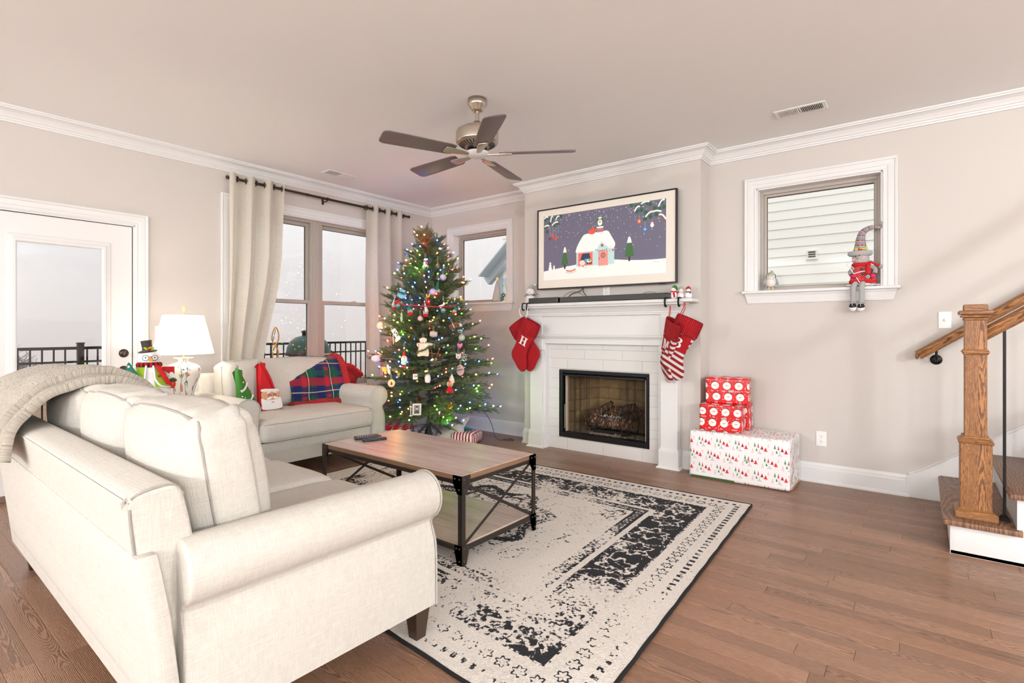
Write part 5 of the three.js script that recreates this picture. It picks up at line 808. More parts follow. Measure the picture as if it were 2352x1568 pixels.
// ---------------------------------------------------------------- snowman on the end table
{
  const t = thing('snowman_figure', 'tall white snowman figure in green vest, red scarf, top hat and glasses', 'snowman', [0.655, 0.6405, 3.37], 1.3);
  mesh('body', [lathe([[0, 0], [0.075, 0], [0.118, 0.03], [0.138, 0.08], [0.137, 0.13], [0.118, 0.185], [0.095, 0.235], [0.076, 0.285], [0.062, 0.315], [0, 0.316]], 40), sph(0.072, 0, 0.352, 0, [1, 0.95, 0.98], 28)], C.whiteG, t);
  const wrap = (a0, a1, prof, m, nm, k = 1.015) => { const g = lathe(prof.map(([r, y]) => [r * k, y]), 40); const gg = new THREE.LatheGeometry(prof.map(([r, y]) => new THREE.Vector2(r * k, y)), 20, a0, a1 - a0); return mesh(nm, gg, m, t); };
  const vp = [[0.136, 0.155], [0.13, 0.165], [0.12, 0.185], [0.097, 0.235], [0.078, 0.285], [0.066, 0.306]];
  wrap(0.22, 2.3, vp, C.lime, 'vest', 1.05); wrap(-2.3, -0.22, vp, C.lime, 'vest', 1.05);
  mesh('vest_trim', [1, -1].flatMap((s) => [tube([[s * 0.02, 0.305, 0.072], [s * 0.026, 0.26, 0.094], [s * 0.032, 0.21, 0.113], [s * 0.06, 0.168, 0.127], [s * 0.1, 0.152, 0.1], [s * 0.13, 0.152, 0.05]], 0.007, 30, 6)]), C.white, t);
  for (const y of [0.27, 0.232]) mesh('button', sph(0.009, 0.055, y, 0.095 - (y - 0.232) * 0.35), C.red, t);
  const pl = drawn(128, 64, (g) => { g.fillStyle = '#b51622'; g.fillRect(0, 0, 128, 64); g.fillStyle = 'rgba(20,10,16,.75)'; for (let i = 0; i < 4; i++) g.fillRect(i * 32, 0, 16, 64); g.fillRect(0, 20, 128, 22); }, { size: [0.25, 1] });
  mesh('scarf', [new THREE.TorusGeometry(0.062, 0.019, 10, 40).rotateX(PI / 2).scale(1, 1.1, 1).translate(0, 0.308, 0)], M('#ffffff', { map: pl, roughness: 0.95 }), t);
  mesh('scarf_end', [sheet((u, v) => V(0.045 + 0.07 * v + (u - 0.5) * 0.034, 0.305 - 0.135 * v - 0.006 * (u - 0.5), 0.07 + 0.035 * sin(v * 2.4)), 4, 10, 0.006), sheet((u, v) => V(0.075 + 0.075 * v, 0.285 - 0.03 * v + (u - 0.5) * (0.02 + 0.055 * v), 0.055 - 0.03 * v), 5, 8, 0.006)], C.red, t);
  mesh('nose', T(new THREE.ConeGeometry(0.0135, 0.05, 14), [0.012, 0.343, 0.09], [PI / 2 + 0.35, 0, -0.25]), C.orange, t);
  mesh('eye', [-0.024, 0.03].map((x) => sph(0.0045, x, 0.362, 0.0665)), C.blackG, t);
  mesh('glasses', [-0.024, 0.03].map((x) => T(new THREE.TorusGeometry(0.019, 0.0016, 6, 28), [x, 0.36, 0.0735], [0, x * 3, 0])).concat([tube([[-0.006, 0.365, 0.076], [0.003, 0.369, 0.077], [0.012, 0.365, 0.076]], 0.0015, 8, 5)]), C.blackG, t);
  mesh('mouth', tube([[-0.022, 0.33, 0.066], [-0.012, 0.324, 0.071], [0, 0.322, 0.073]], 0.0015, 8, 5), C.charcoal, t);
  const h = mesh('top_hat', [T(lathe([[0, 0], [0.058, 0], [0.06, 0.004], [0.05, 0.008], [0.034, 0.01], [0.031, 0.03], [0.034, 0.075], [0.036, 0.08], [0, 0.082]], 30), [-0.008, 0.402, 0], [0.06, 0, 0.14])], M([0.05, 0.035, 0.03], { roughness: 0.6 }), t);
  mesh('holly', [[-0.014, 0.02, C.lime], [0.012, 0.024, C.lime], [0.026, 0.018, C.teal], [0.0, 0.012, C.redG], [0.006, 0.018, C.redG]].slice(0, 3).map(([x, y]) => T(sph(0.012, 0, 0, 0, [1.3, 0.7, 0.35], 8), [x - 0.008, 0.405 + y, 0.036], [0, 0, x * 40])), C.lime, h); mesh('berry', [sph(0.008, -0.008, 0.418, 0.044), sph(0.007, 0.006, 0.424, 0.042)], C.redG, h);
  const star = (n) => { const p = []; for (let i = 0; i <= n; i++) { const k = i / n; p.push([-0.012 - 0.062 * k + (i % 2 ? 0.008 : 0), -0.15 * k]); } return p; };
  const tr = mesh('felt_tree', T(extrude(curveShape([[0, 0.09], [0.03, 0.02], [0.07, -0.06], [0.05, -0.078], [0.025, -0.068], [0, -0.08], [-0.025, -0.068], [-0.05, -0.078], [-0.062, -0.06], [-0.03, 0.02]], 4), 0.022, 0.008, { seg: 3 }), [-0.105, 0.245, 0.085], [0, -0.25, 0.16]), C.teal, t);
  [[0, 0.06, 1], [0.012, 0.02, 0], [-0.02, 0.0, 1], [0.028, -0.02, 1], [0, -0.035, 0], [0.045, -0.055, 1], [-0.03, -0.05, 0]].forEach(([x, y, w]) => mesh('pompom', T(sph(w ? 0.008 : 0.0065, x, y, 0.024), [-0.105, 0.245, 0.085], [0, -0.25, 0.16]), w ? C.white : C.red, tr));
  mesh('arm', [tube([[-0.085, 0.285, 0.02], [-0.13, 0.24, 0.04], [-0.145, 0.2, 0.07]], 0.024, 16, 10), tube([[0.085, 0.285, 0.01], [0.125, 0.24, 0.02], [0.135, 0.2, 0.05]], 0.022, 16, 10)], C.white, t);
  mesh('mitten', [sph(0.026, -0.125, 0.168, 0.115, [1.15, 0.95, 0.8]), sph(0.015, -0.1, 0.18, 0.122), sph(0.022, 0.137, 0.165, 0.06, [0.9, 1.3, 0.8])], C.redG, t);
  mesh('cuff', [T(new THREE.TorusGeometry(0.02, 0.013, 8, 18), [-0.146, 0.18, 0.095], [0.6, 0.4, 0]), T(new THREE.TorusGeometry(0.018, 0.01, 8, 18), [0.137, 0.193, 0.052], [1.3, 0, 0])], M([0.05, 0.22, 0.06], { roughness: 1, bumpMap: curlB, bumpScale: 0.004 }), t);
}
// ---------------------------------------------------------------- curtains
{
  const rod = thing('curtain_rod', 'dark bronze curtain rod over the twin window', 'curtain rod', [0.095, 2.573, 1.52]);
  mesh('pole', T(cyl(0.0125, 0.0125, 2.12), [0, 0, 0], [PI / 2, 0, 0]), bronze, rod); mesh('collar', T(cyl(0.0145, 0.0145, 0.02), [0, 0, 0.28], [PI / 2, 0, 0]), bronze, rod);
  for (const s of [-1, 1]) mesh('end_cap', T(lathe([[0, 0.016], [0.012, 0.014], [0.017, 0.006], [0.017, -0.008], [0.0125, -0.012]], 20), [0, 0, s * 1.062], [s * PI / 2, 0, 0]), bronze, rod);
  for (const z of [-0.98, 0.05, 0.98]) mesh('bracket', [span(-0.0945, -0.088, -0.045, 0.02, z - 0.012, z + 0.012, 0.002), tube([[-0.09, -0.018, z], [-0.05, -0.022, z], [-0.01, -0.02, z]], 0.006, 12, 8), T(new THREE.TorusGeometry(0.0165, 0.004, 8, 20), [0, -0.001, z], [0, 0, 0])], bronze, rod);
  const curtain = (label, top, bot, n, ph, sway) => {
    const t = thing('curtain', label, 'curtain', [0, 0, 0], 0, 'curtain panels');
    const amp = (v) => 0.038 + 0.008 * sin(v * 3), F = (u, v) => { const a = u * n * 2 * PI + ph, e = smooth(0.02, 0.5, v), z0 = lerp(top[0], bot[0], sway(v)), z1 = lerp(top[1], bot[1], sway(v)); return V(0.095 + amp(v) * sin(a + 0.5 * e * sin(u * 5 + v * 2)) + 0.012 * e * (fbm(u * 6, v * 3, 801, 2) - 0.5), lerp(2.622, 0.03, v), lerp(z0, z1, u) - 0.014 * sin(2 * a) * e); };
    mesh('panel', sheet(F, 110, 60, 0, [1.1, 2.6]), curtainM, t);
    mesh('hem', sheet((u, v) => { const p = F(u, v * 0.012); p.x += 0.002; return p; }, 110, 2, 0.003, [1.1, 0.05]), curtainM, t);
    for (let k = 0; k < n * 2; k++) { const u = ((k * PI - ph) / (2 * PI * n) + 1) % 1; const p = F(u, 0.019); mesh('grommet', T(new THREE.TorusGeometry(0.024, 0.0055, 8, 24), [p.x, 2.573, p.z], [0, 0.45 * (k % 2 ? 1 : -1), 0]), bronze, t); }
    return t;
  };
  curtain('sheer ivory curtain panel on the lamp side of the twin window', [2.575, 2.055], [2.615, 2.30], 3, 0.6, (v) => v < 0.3 ? 0.6 * v / 0.3 * 0.25 : 0.15 + 0.85 * smooth(0.25, 0.75, v));
  curtain('sheer ivory curtain panel beside the Christmas tree', [1.105, 0.585], [1.07, 0.56], 3, 2.4, (v) => smooth(0.2, 0.8, v));
}
// ---------------------------------------------------------------- plaid blanket and pillows on the armchair
{
  const plaid = drawn(1024, 1024, (g, w) => {
    g.fillStyle = '#103f45'; g.fillRect(0, 0, w, w);
    const band = (p, s, c) => { g.fillStyle = c; g.fillRect(p, 0, s, w); }, row = (p, s, c) => { g.fillStyle = c; g.fillRect(0, p, w, s); };
    for (const o of [0, 512]) { band(o + 40, 150, 'rgba(16,24,92,.9)'); band(o + 230, 90, 'rgba(176,22,40,.85)'); band(o + 420, 60, 'rgba(10,90,66,.8)'); }
    for (const o of [0, 341, 682]) { row(o + 20, 110, 'rgba(18,26,96,.6)'); row(o + 150, 84, 'rgba(186,22,40,.72)'); row(o + 260, 60, 'rgba(8,84,60,.65)'); }
    for (const o of [0, 512]) band(o + 360, 12, 'rgba(222,206,150,.9)'); for (const o of [0, 341, 682]) row(o + 66, 11, 'rgba(222,206,150,.85)');
    const R = rng(3); for (let i = 0; i < 2600; i++) { g.fillStyle = R() < 0.5 ? 'rgba(255,255,255,.05)' : 'rgba(0,0,0,.08)'; g.fillRect(R() * w, R() * w, 60 * R(), 2); g.fillRect(R() * w, R() * w, 2, 60 * R()); }
  }, { size: [1, 1] });
  const t = thing('plaid_blanket', 'green, blue and red plaid blanket with red sherpa lining over the armchair back', 'blanket', [0, 0, 0]);
  const path = new THREE.CatmullRomCurve3([[0.2, 0.84], [0.24, 0.905], [0.31, 0.938], [0.39, 0.93], [0.475, 0.875], [0.535, 0.77], [0.562, 0.65], [0.575, 0.545]].map(([x, y]) => V(x, y, 0)));
  const F = (u, v) => { const p = path.getPoint(v); p.z = lerp(lerp(2.27, 2.235, v), lerp(1.66, 1.685, v), u); const w = 0.022 * (fbm(u * 3, v * 5 + u * 2, 811, 3) - 0.5) + 0.01 * sin(v * 16 + u * 7); p.x += w * 1.1; p.y += w * 0.6 - 0.018 * u * v; return p; };
  mesh('plaid_side', sheet(F, 46, 46, 0.012, [1.15, 1.05]), M('#ffffff', { map: plaid, roughness: 0.95, sheen: 0.25, sheenColor: [0.8, 0.8, 0.85] }), t);
  const roll = (pts, r0, seg, nm) => { const c = new THREE.CatmullRomCurve3(pts), g = new THREE.TubeGeometry(c, seg, r0, 14, false), p = g.attributes.position; for (let i = 0; i < p.count; i++) { const q = V().fromBufferAttribute(p, i), k = 0.024 * n3(q.x * 17, q.y * 17, q.z * 17); p.setXYZ(i, q.x + k, q.y + k * 0.8, q.z + k); } g.computeVertexNormals(); const uv = g.attributes.uv; for (let i = 0; i < uv.count; i++) uv.setXY(i, uv.getX(i) * 0.6, uv.getY(i) * 0.2); return mesh(nm, [g, sph(r0 * 0.98, ...pts[0].toArray()), sph(r0 * 0.98, ...pts[pts.length - 1].toArray())], sherpaRed, t); };
  roll([0, 0.2, 0.4, 0.6, 0.8, 1].map((u) => F(u, 1).add(V(0.008, -0.018, 0))), 0.032, 60, 'sherpa_hem');
  roll([0.1, 0.3, 0.5, 0.7, 0.85, 1].map((v) => F(1, v).add(V(0.012, 0.004, -0.012))), 0.031, 60, 'sherpa_edge');
  const heap = soft(0.2, 0.19, 0.36, 0.08, { n: 60, f: (e, n) => { const k = 0.05 * n3(e.x * 9, e.y * 9, e.z * 7) + 0.018 * sin(e.y * 46 + 7 * n3(e.x * 5, e.y * 3, e.z * 5)) + 0.012 * n3(e.x * 40, e.y * 40, e.z * 40); e.addScaledVector(n, k * 1.3); e.y -= 0.7 * max(0, -e.z - 0.02) ** 1.3 * 0.9; e.y -= 0.02; } });
  mesh('sherpa_heap', T(heap.g, [0.32, 0.79, 1.54], [0, 0.15, 0]), sherpaRed, t);
}
{
  const pillowShape = (pts, th) => { const c = curveShape(pts, 5), P = c.getPoints(1), q = V(); const g = new THREE.ShapeGeometry(c, 1); return extrude(c, th, th * 0.46, { seg: 6, crease: 1.4 }).translate(0, 0, -th / 2); };
  // Santa: leans back against the cushion, facing the room (+x)
  const s = thing('santa_pillow', 'triangular Santa pillow with red hat and white beard on the armchair', 'pillow', [0.655, 0.515, 2.475], PI / 2 + 0.12); s.rotation.order = 'YXZ'; s.rotation.x = -0.17;
  const out = [[-0.095, 0.005], [0, -0.003], [0.095, 0.005], [0.1, 0.03], [0.06, 0.15], [0.02, 0.29], [-0.04, 0.405], [-0.06, 0.41], [-0.065, 0.39], [-0.085, 0.2], [-0.1, 0.03]];
  mesh('hat', pillowShape(out, 0.075), C.red, s);
  const inset = (pts, z, th, m, nm) => mesh(nm, extrude(curveShape(pts, 4), th, 0.003, { seg: 2 }).translate(0, 0, z), m, s);
  inset([[-0.094, 0.012], [0.0, 0.004], [0.075, 0.008], [0.09, 0.03], [0.07, 0.11], [0.0, 0.1], [-0.09, 0.11], [-0.098, 0.05]], 0.026, 0.014, C.white, 'beard');
  inset([[-0.088, 0.10], [-0.02, 0.085], [0.04, 0.09], [0.072, 0.11], [0.06, 0.155], [-0.01, 0.16], [-0.085, 0.16]], 0.0275, 0.0135, C.skin, 'face');
  inset([[-0.088, 0.16], [-0.01, 0.155], [0.062, 0.15], [0.058, 0.172], [-0.01, 0.18], [-0.086, 0.183]], 0.029, 0.014, C.white, 'hat_band');
  mesh('moustache', [T(sph(0.02, 0, 0, 0, [1.5, 0.6, 0.4]), [-0.028, 0.1, 0.043], [0, 0, 0.3]), T(sph(0.02, 0, 0, 0, [1.5, 0.6, 0.4]), [0.028, 0.1, 0.043], [0, 0, -0.3])], C.white, s);
  mesh('brow', [T(sph(0.012, 0, 0, 0, [1.6, 0.6, 0.5]), [-0.032, 0.148, 0.043], [0, 0, 0.4]), T(sph(0.012, 0, 0, 0, [1.6, 0.6, 0.5]), [0.026, 0.148, 0.043], [0, 0, -0.4])], C.white, s);
  mesh('glasses', [-0.026, 0.02].map((x) => T(new THREE.TorusGeometry(0.014, 0.0018, 6, 20), [x, 0.123, 0.0445])), C.blackG, s); mesh('eye', [-0.026, 0.02].map((x) => sph(0.0035, x, 0.125, 0.0425)), C.blackG, s);
  mesh('nose', sph(0.008, -0.003, 0.112, 0.046), C.pink, s); mesh('smile', tube([[-0.012, 0.07, 0.0425], [0, 0.062, 0.043], [0.012, 0.07, 0.0425]], 0.0018, 10, 5), C.red, s);
  mesh('hat_pompom', sph(0.017, -0.058, 0.418, 0), fluff, s);
  const g = thing('tree_pillow', 'green felt Christmas tree pillow with white garlands beside the Santa pillow', 'pillow', [0.635, 0.515, 2.655], PI / 2 + 0.25); g.rotation.order = 'YXZ'; g.rotation.x = -0.16; g.rotation.z = 0.17;
  mesh('tree', pillowShape([[-0.1, 0], [0, -0.004], [0.1, 0], [0.104, 0.02], [0.06, 0.16], [0.018, 0.34], [0.0, 0.375], [-0.018, 0.34], [-0.06, 0.16], [-0.104, 0.02]], 0.07), C.green, g);
  const gar = (pts) => mesh('garland', tube(pts.map(([x, y]) => [x, y, 0.033 - abs(x) * 0.08]), 0.011, 24, 8).scale(1, 1, 0.6).translate(0, 0, 0.012), C.white, g);
  gar([[-0.075, 0.075], [-0.03, 0.075], [0.03, 0.1], [0.062, 0.13]]); gar([[-0.042, 0.185], [-0.01, 0.195], [0.02, 0.22], [0.038, 0.24]]);
  [[-0.06, 0.03, C.yellow], [0.02, 0.045, C.sky], [0.065, 0.03, C.yellow], [-0.02, 0.13, C.sky], [0.045, 0.17, C.redG], [0.0, 0.255, C.yellow], [0.005, 0.315, C.redG], [-0.04, 0.145, C.white], [0.075, 0.06, C.redG]].forEach(([x, y, m]) => mesh('button', sph(0.0075, x, y, 0.034 - abs(x) * 0.1, [1, 1, 0.7]), m, g));
  mesh('tip_pompom', sph(0.018, 0, 0.39, 0), fluff, g);
}
// ---------------------------------------------------------------- Christmas tree
const TREE = [0.92, 0, 0.9];
const treeR = (y) => { const k = [[0.25, 0.45], [0.45, 0.68], [0.65, 0.66], [1.1, 0.53], [1.28, 0.46], [1.65, 0.37], [1.83, 0.28], [2.02, 0.18], [2.17, 0.06]]; for (let i = 1; i < k.length; i++) if (y <= k[i][0]) return lerp(k[i - 1][1], k[i][1], clamp((y - k[i - 1][0]) / (k[i][0] - k[i - 1][0]))); return 0.05; };
const toCam = (x, z) => atan2(5.04 - x, 4.76 - z);
{
  const R = rng(101), needleTone = (k) => mix3([0.05, 0.11, 0.065], [0.24, 0.29, 0.12], k);
  // one spray of foliage along +x: twigs set with needles, all real blades
  const spray = (L, seed) => {
    const r = rng(seed), pos = [], col = [], nor = [], wood = [];
    const needles = (a, d, len, dens, base) => {
      const n = floor(len * dens), s = V(0, 1, 0).cross(d).normalize(), u = d.clone().cross(s);
      for (let i = 0; i < n; i++) {
        const t = r(), ph = r() * 2 * PI, p = a.clone().addScaledVector(d, t * len), out = s.clone().multiplyScalar(cos(ph)).addScaledVector(u, sin(ph) * 0.75), dir = out.clone().addScaledVector(d, 0.75 + 0.5 * r() + 0.9 * t ** 6).normalize(), nl = 0.019 + 0.009 * r(), w = dir.clone().cross(V(r() - 0.5, r() - 0.5, r() - 0.5)).normalize().multiplyScalar(0.0011), tip = p.clone().addScaledVector(dir, nl), m = p.clone().addScaledVector(dir, nl * 0.45), c = needleTone(clamp(base + 0.6 * (r() - 0.4)));
        const q = [p, m.clone().add(w), tip, p, tip, m.clone().sub(w)]; const nn = w.clone().cross(dir).normalize();
        for (const v of q) { pos.push(v.x, v.y, v.z); col.push(...c); nor.push(nn.x, nn.y, nn.z); }
      }
    };
    const twig = (a, d, len, rad) => { const b = a.clone().addScaledVector(d, len); const g = cyl(rad, rad * 0.5, len, 0, 0, 0, 5); g.applyMatrix4(new THREE.Matrix4().compose(a.clone().lerp(b, 0.5), new THREE.Quaternion().setFromUnitVectors(V(0, 1, 0), d), V(1, 1, 1))); wood.push(g); return b; };
    let p = V(0, 0, 0), d = V(1, 0.12, 0).normalize(); const seg = 5;
    for (let i = 0; i < seg; i++) {
      d = d.clone().add(V(0, -0.02 - 0.05 * r(), 0.12 * (r() - 0.5))).normalize(); const len = L / seg, a = p; p = twig(a, d, len, 0.0042 - 0.0005 * i);
      if (i > 0 || L < 0.3) needles(a, d, len, 950, 0.3);
      if (i > 0 || L < 0.36) for (const s of [-1, 1]) for (let k = 0; k < 2; k++) {
        const t = (k + r() * 0.6) / 2, q = a.clone().addScaledVector(d, len * t), f = 1 - (i + t) / seg, tl = (0.07 + 0.17 * f * min(1, L / 0.5)) * (0.8 + 0.4 * r()), td = d.clone().multiplyScalar(0.75).add(V(0, 0.25 * (r() - 0.35), s * (0.5 + 0.25 * r()))).normalize();
        const e = twig(q, td, tl, 0.0022); needles(q, td, tl, 1050, 0.35 + 0.3 * r());
        if (tl > 0.13) for (const s2 of [-1, 1]) { const q2 = q.clone().addScaledVector(td, tl * (0.35 + 0.2 * r())), d2 = td.clone().add(V(0.1, 0.2 * (r() - 0.3), s2 * 0.6)).normalize(); twig(q2, d2, tl * 0.5, 0.0016); needles(q2, d2, tl * 0.5, 1100, 0.5); }
      }
    }
    const g = new THREE.BufferGeometry(); g.setAttribute('position', new THREE.BufferAttribute(new Float32Array(pos), 3)); g.setAttribute('normal', new THREE.BufferAttribute(new Float32Array(nor), 3)); g.setAttribute('color', new THREE.BufferAttribute(new Float32Array(col), 3));
    return [g, mrg(wood)];
  };
  const LEN = [0.2, 0.32, 0.45, 0.58, 0.7], V3 = LEN.map((L, i) => [0, 1, 2].map((k) => spray(L, 900 + i * 17 + k * 5)));
  const needleM = M('#ffffff', { vertexColors: true, roughness: 0.7, side: THREE.DoubleSide }), twigM = M([0.06, 0.05, 0.03], { roughness: 0.9 });
  const t = thing('christmas_tree', 'tall green Christmas tree lit with coloured lights in the room corner', 'Christmas tree', TREE);
  mesh('trunk', [cyl(0.016, 0.013, 2.02, 0, 1.06, 0, 12)], M([0.03, 0.045, 0.03], { roughness: 0.8 }), t);
  const st = mesh('stand', [cyl(0.024, 0.024, 0.2, 0, 0.13, 0, 14)], C.charcoal, t);
  for (let i = 0; i < 4; i++) mesh('stand_leg', tube([[0.02, 0.2, 0], [0.09, 0.14, 0], [0.2, 0.03, 0], [0.27, 0.012, 0]].map(([x, y]) => { const a = i * PI / 2 + 0.5; return [x * cos(a), y, x * sin(a)]; }), 0.011, 20, 8), C.charcoal, st);
  const tips = [];
  const addBranch = (y, az, tilt, L, droop = 0) => {
    const i = LEN.reduce((b, v, k) => abs(v - L) < abs(LEN[b] - L) ? k : b, 0), [ng, wg] = V3[i][floor(R() * 3)], s = L / LEN[i];
    const b = mesh('branch', wg, twigM, t); b.position.set(0, y, 0); b.rotation.order = 'YZX'; b.rotation.set((R() - 0.5) * 1.2, az, tilt); b.scale.set(s, 1, 1);
    const f = mesh('needles', ng, needleM, b); f.userData.kind = 'stuff';
    for (let k = 0; k < 3; k++) { const u = 0.55 + 0.45 * (k / 2); tips.push([L * u * cos(tilt) * cos(az), y + L * u * sin(tilt), -L * u * cos(tilt) * sin(az), u]); }
  };
  for (let k = 0, y = 0.36; y < 2.02; k++) {
    const n = y < 0.9 ? 11 : y < 1.4 ? 10 : y < 1.75 ? 8 : 6, tilt = lerp(0.06, 0.55, smooth(0.4, 2.0, y)) - (y < 0.5 ? 0.06 : 0);
    for (let i = 0; i < n; i++) { const az = i * 2 * PI / n + k * 1.1 + (R() - 0.5) * 0.35, tl = tilt + (R() - 0.5) * 0.3; let L = treeR(y + 0.2 * sin(tl)) / cos(tl) * (0.84 + 0.28 * R()); const wx = TREE[0] + L * cos(az), wz = TREE[2] - L * sin(az); if (wz > 1.42 || wx < 0.3 || wz < 0.2) L *= 0.86; addBranch(y, az, tl, max(L, 0.16)); }
    y += lerp(0.1, 0.085, y / 2);
  }
  for (let i = 0; i < 5; i++) addBranch(2.0 + 0.02 * i, i * 1.26, 0.9, 0.2);
  const ca = -(toCam(TREE[0], TREE[2]) - PI / 2);
  for (const [y, da, tl, L] of [[0.36, 0.05, -0.42, 0.36], [0.3, 0.5, -0.35, 0.3], [0.27, -0.5, -0.3, 0.26], [0.42, -0.2, -0.25, 0.34]]) addBranch(y, PI / 2 - toCam(TREE[0], TREE[2]) + PI * 0 - 0 + da - 2 * 0, tl, L);

  // string of lights: each bulb a part, a few of them carrying a light
  const ls = thing('string_lights', 'multicoloured fairy lights wound through the Christmas tree', 'string lights', TREE);
  const bulbG = mrg(sph(0.0068, 0, 0.005, 0, [1, 1.45, 1], 10)), baseG = cyl(0.004, 0.0045, 0.012, 0, -0.008, 0, 8);
  const cols = [['blue', [0.02, 0.1, 1]], ['red', [1, 0.05, 0.03]], ['amber', [1, 0.42, 0.03]], ['green', [0.22, 0.9, 0.03]]].map(([n, c]) => [n, c, M([0.5, 0.5, 0.5], { emissive: c.map((v) => min(1, v + 0.015)), emissiveIntensity: BULB_GLOW * (n === 'blue' ? 1.5 : n === 'green' ? 0.6 : 0.8), roughness: 0.2 })]);
  const camV = V(5.04 - TREE[0], 0, 4.76 - TREE[2]).normalize(), cand = tips.filter(([x, , z]) => { const l = hypot(x, z); return (x * camV.x + z * camV.z) / l > -0.15 || R() < 0.15; });
  for (let i = cand.length - 1; i > 0; i--) { const j = floor(R() * (i + 1)); [cand[i], cand[j]] = [cand[j], cand[i]]; }
  const chosen = []; for (const c of cand) { if (chosen.length >= 285) break; if (!chosen.some((q) => hypot(q[0] - c[0], q[1] - c[1], q[2] - c[2]) < 0.045)) chosen.push(c); }
  chosen.sort((a, b) => a[1] - b[1]);
  const dirs = chosen.map(([x, y, z]) => { const l = hypot(x, z) || 1; return V(x / l * 0.8, 0.5, z / l * 0.8).normalize(); });
  chosen.forEach(([x, y, z], i) => {
    const pick = [0, 1, 2, 3, 0, 2, 1, 3, 0][floor(R() * 9)], d = dirs[i], k = 0.028 + 0.012 * R();
    const b = mesh('light_bulb', bulbG, cols[pick][2], ls); b.position.set(x + d.x * k, y + d.y * k, z + d.z * k); b.quaternion.setFromUnitVectors(V(0, 1, 0), d);
    if (i % 15 === 7) pointLight(cols[pick][1], 0.09, ls, [x + d.x * k, y + d.y * k, z + d.z * k], 0.3);
  });
  const wires = []; for (let i = 0; i < chosen.length - 1; i++) { const a = V(...chosen[i].slice(0, 3)), b = V(...chosen[i + 1].slice(0, 3)); if (a.distanceTo(b) < 0.35) wires.push(tube([a.clone().multiply(V(0.98, 1, 0.98)), a.clone().lerp(b, 0.5).add(V(0, -0.03, 0)), b.clone().multiply(V(0.98, 1, 0.98))], 0.0014, 5, 4)); }
  mesh('wire', wires, M([0.01, 0.03, 0.015], { roughness: 0.6 }), ls).userData.kind = 'stuff';
  solo('power_cord', 'dark cord hanging from the tree and coiled on the floor by the wall', 'cord', tube([[1.44, 0.36, 0.62], [1.42, 0.25, 0.5], [1.4, 0.14, 0.42], [1.395, 0.05, 0.38], [1.4, 0.008, 0.33], [1.46, 0.006, 0.24], [1.53, 0.006, 0.22], [1.5, 0.009, 0.3], [1.43, 0.006, 0.28], [1.47, 0.006, 0.2], [1.55, 0.006, 0.26]], 0.0035, 90, 6), C.charcoal);
}
{
  const t = thing('tree_topper', 'silver five pointed star on top of the Christmas tree', 'tree topper', [TREE[0], 2.2, TREE[2]], toCam(TREE[0], TREE[2]) - 0.1);
  const p = []; for (let i = 0; i < 10; i++) { const a = PI / 2 + i * PI / 5, r = i % 2 ? 0.036 : 0.088; p.push([r * cos(a), r * sin(a)]); }
  const tri = []; for (let i = 0; i < 10; i++) { const a = p[i], b = p[(i + 1) % 10]; tri.push(0, 0, 0.026, a[0], a[1], 0, b[0], b[1], 0, 0, 0, -0.026, b[0], b[1], 0, a[0], a[1], 0); }
  mesh('star', polyG(tri), C.silver, t);
  mesh('spring', tube(Array.from({ length: 49 }, (_, i) => [0.016 * cos(i * PI / 4), -0.14 + i * 0.0022, 0.016 * sin(i * PI / 4)]), 0.0022, 120, 5), C.silver, t);
}
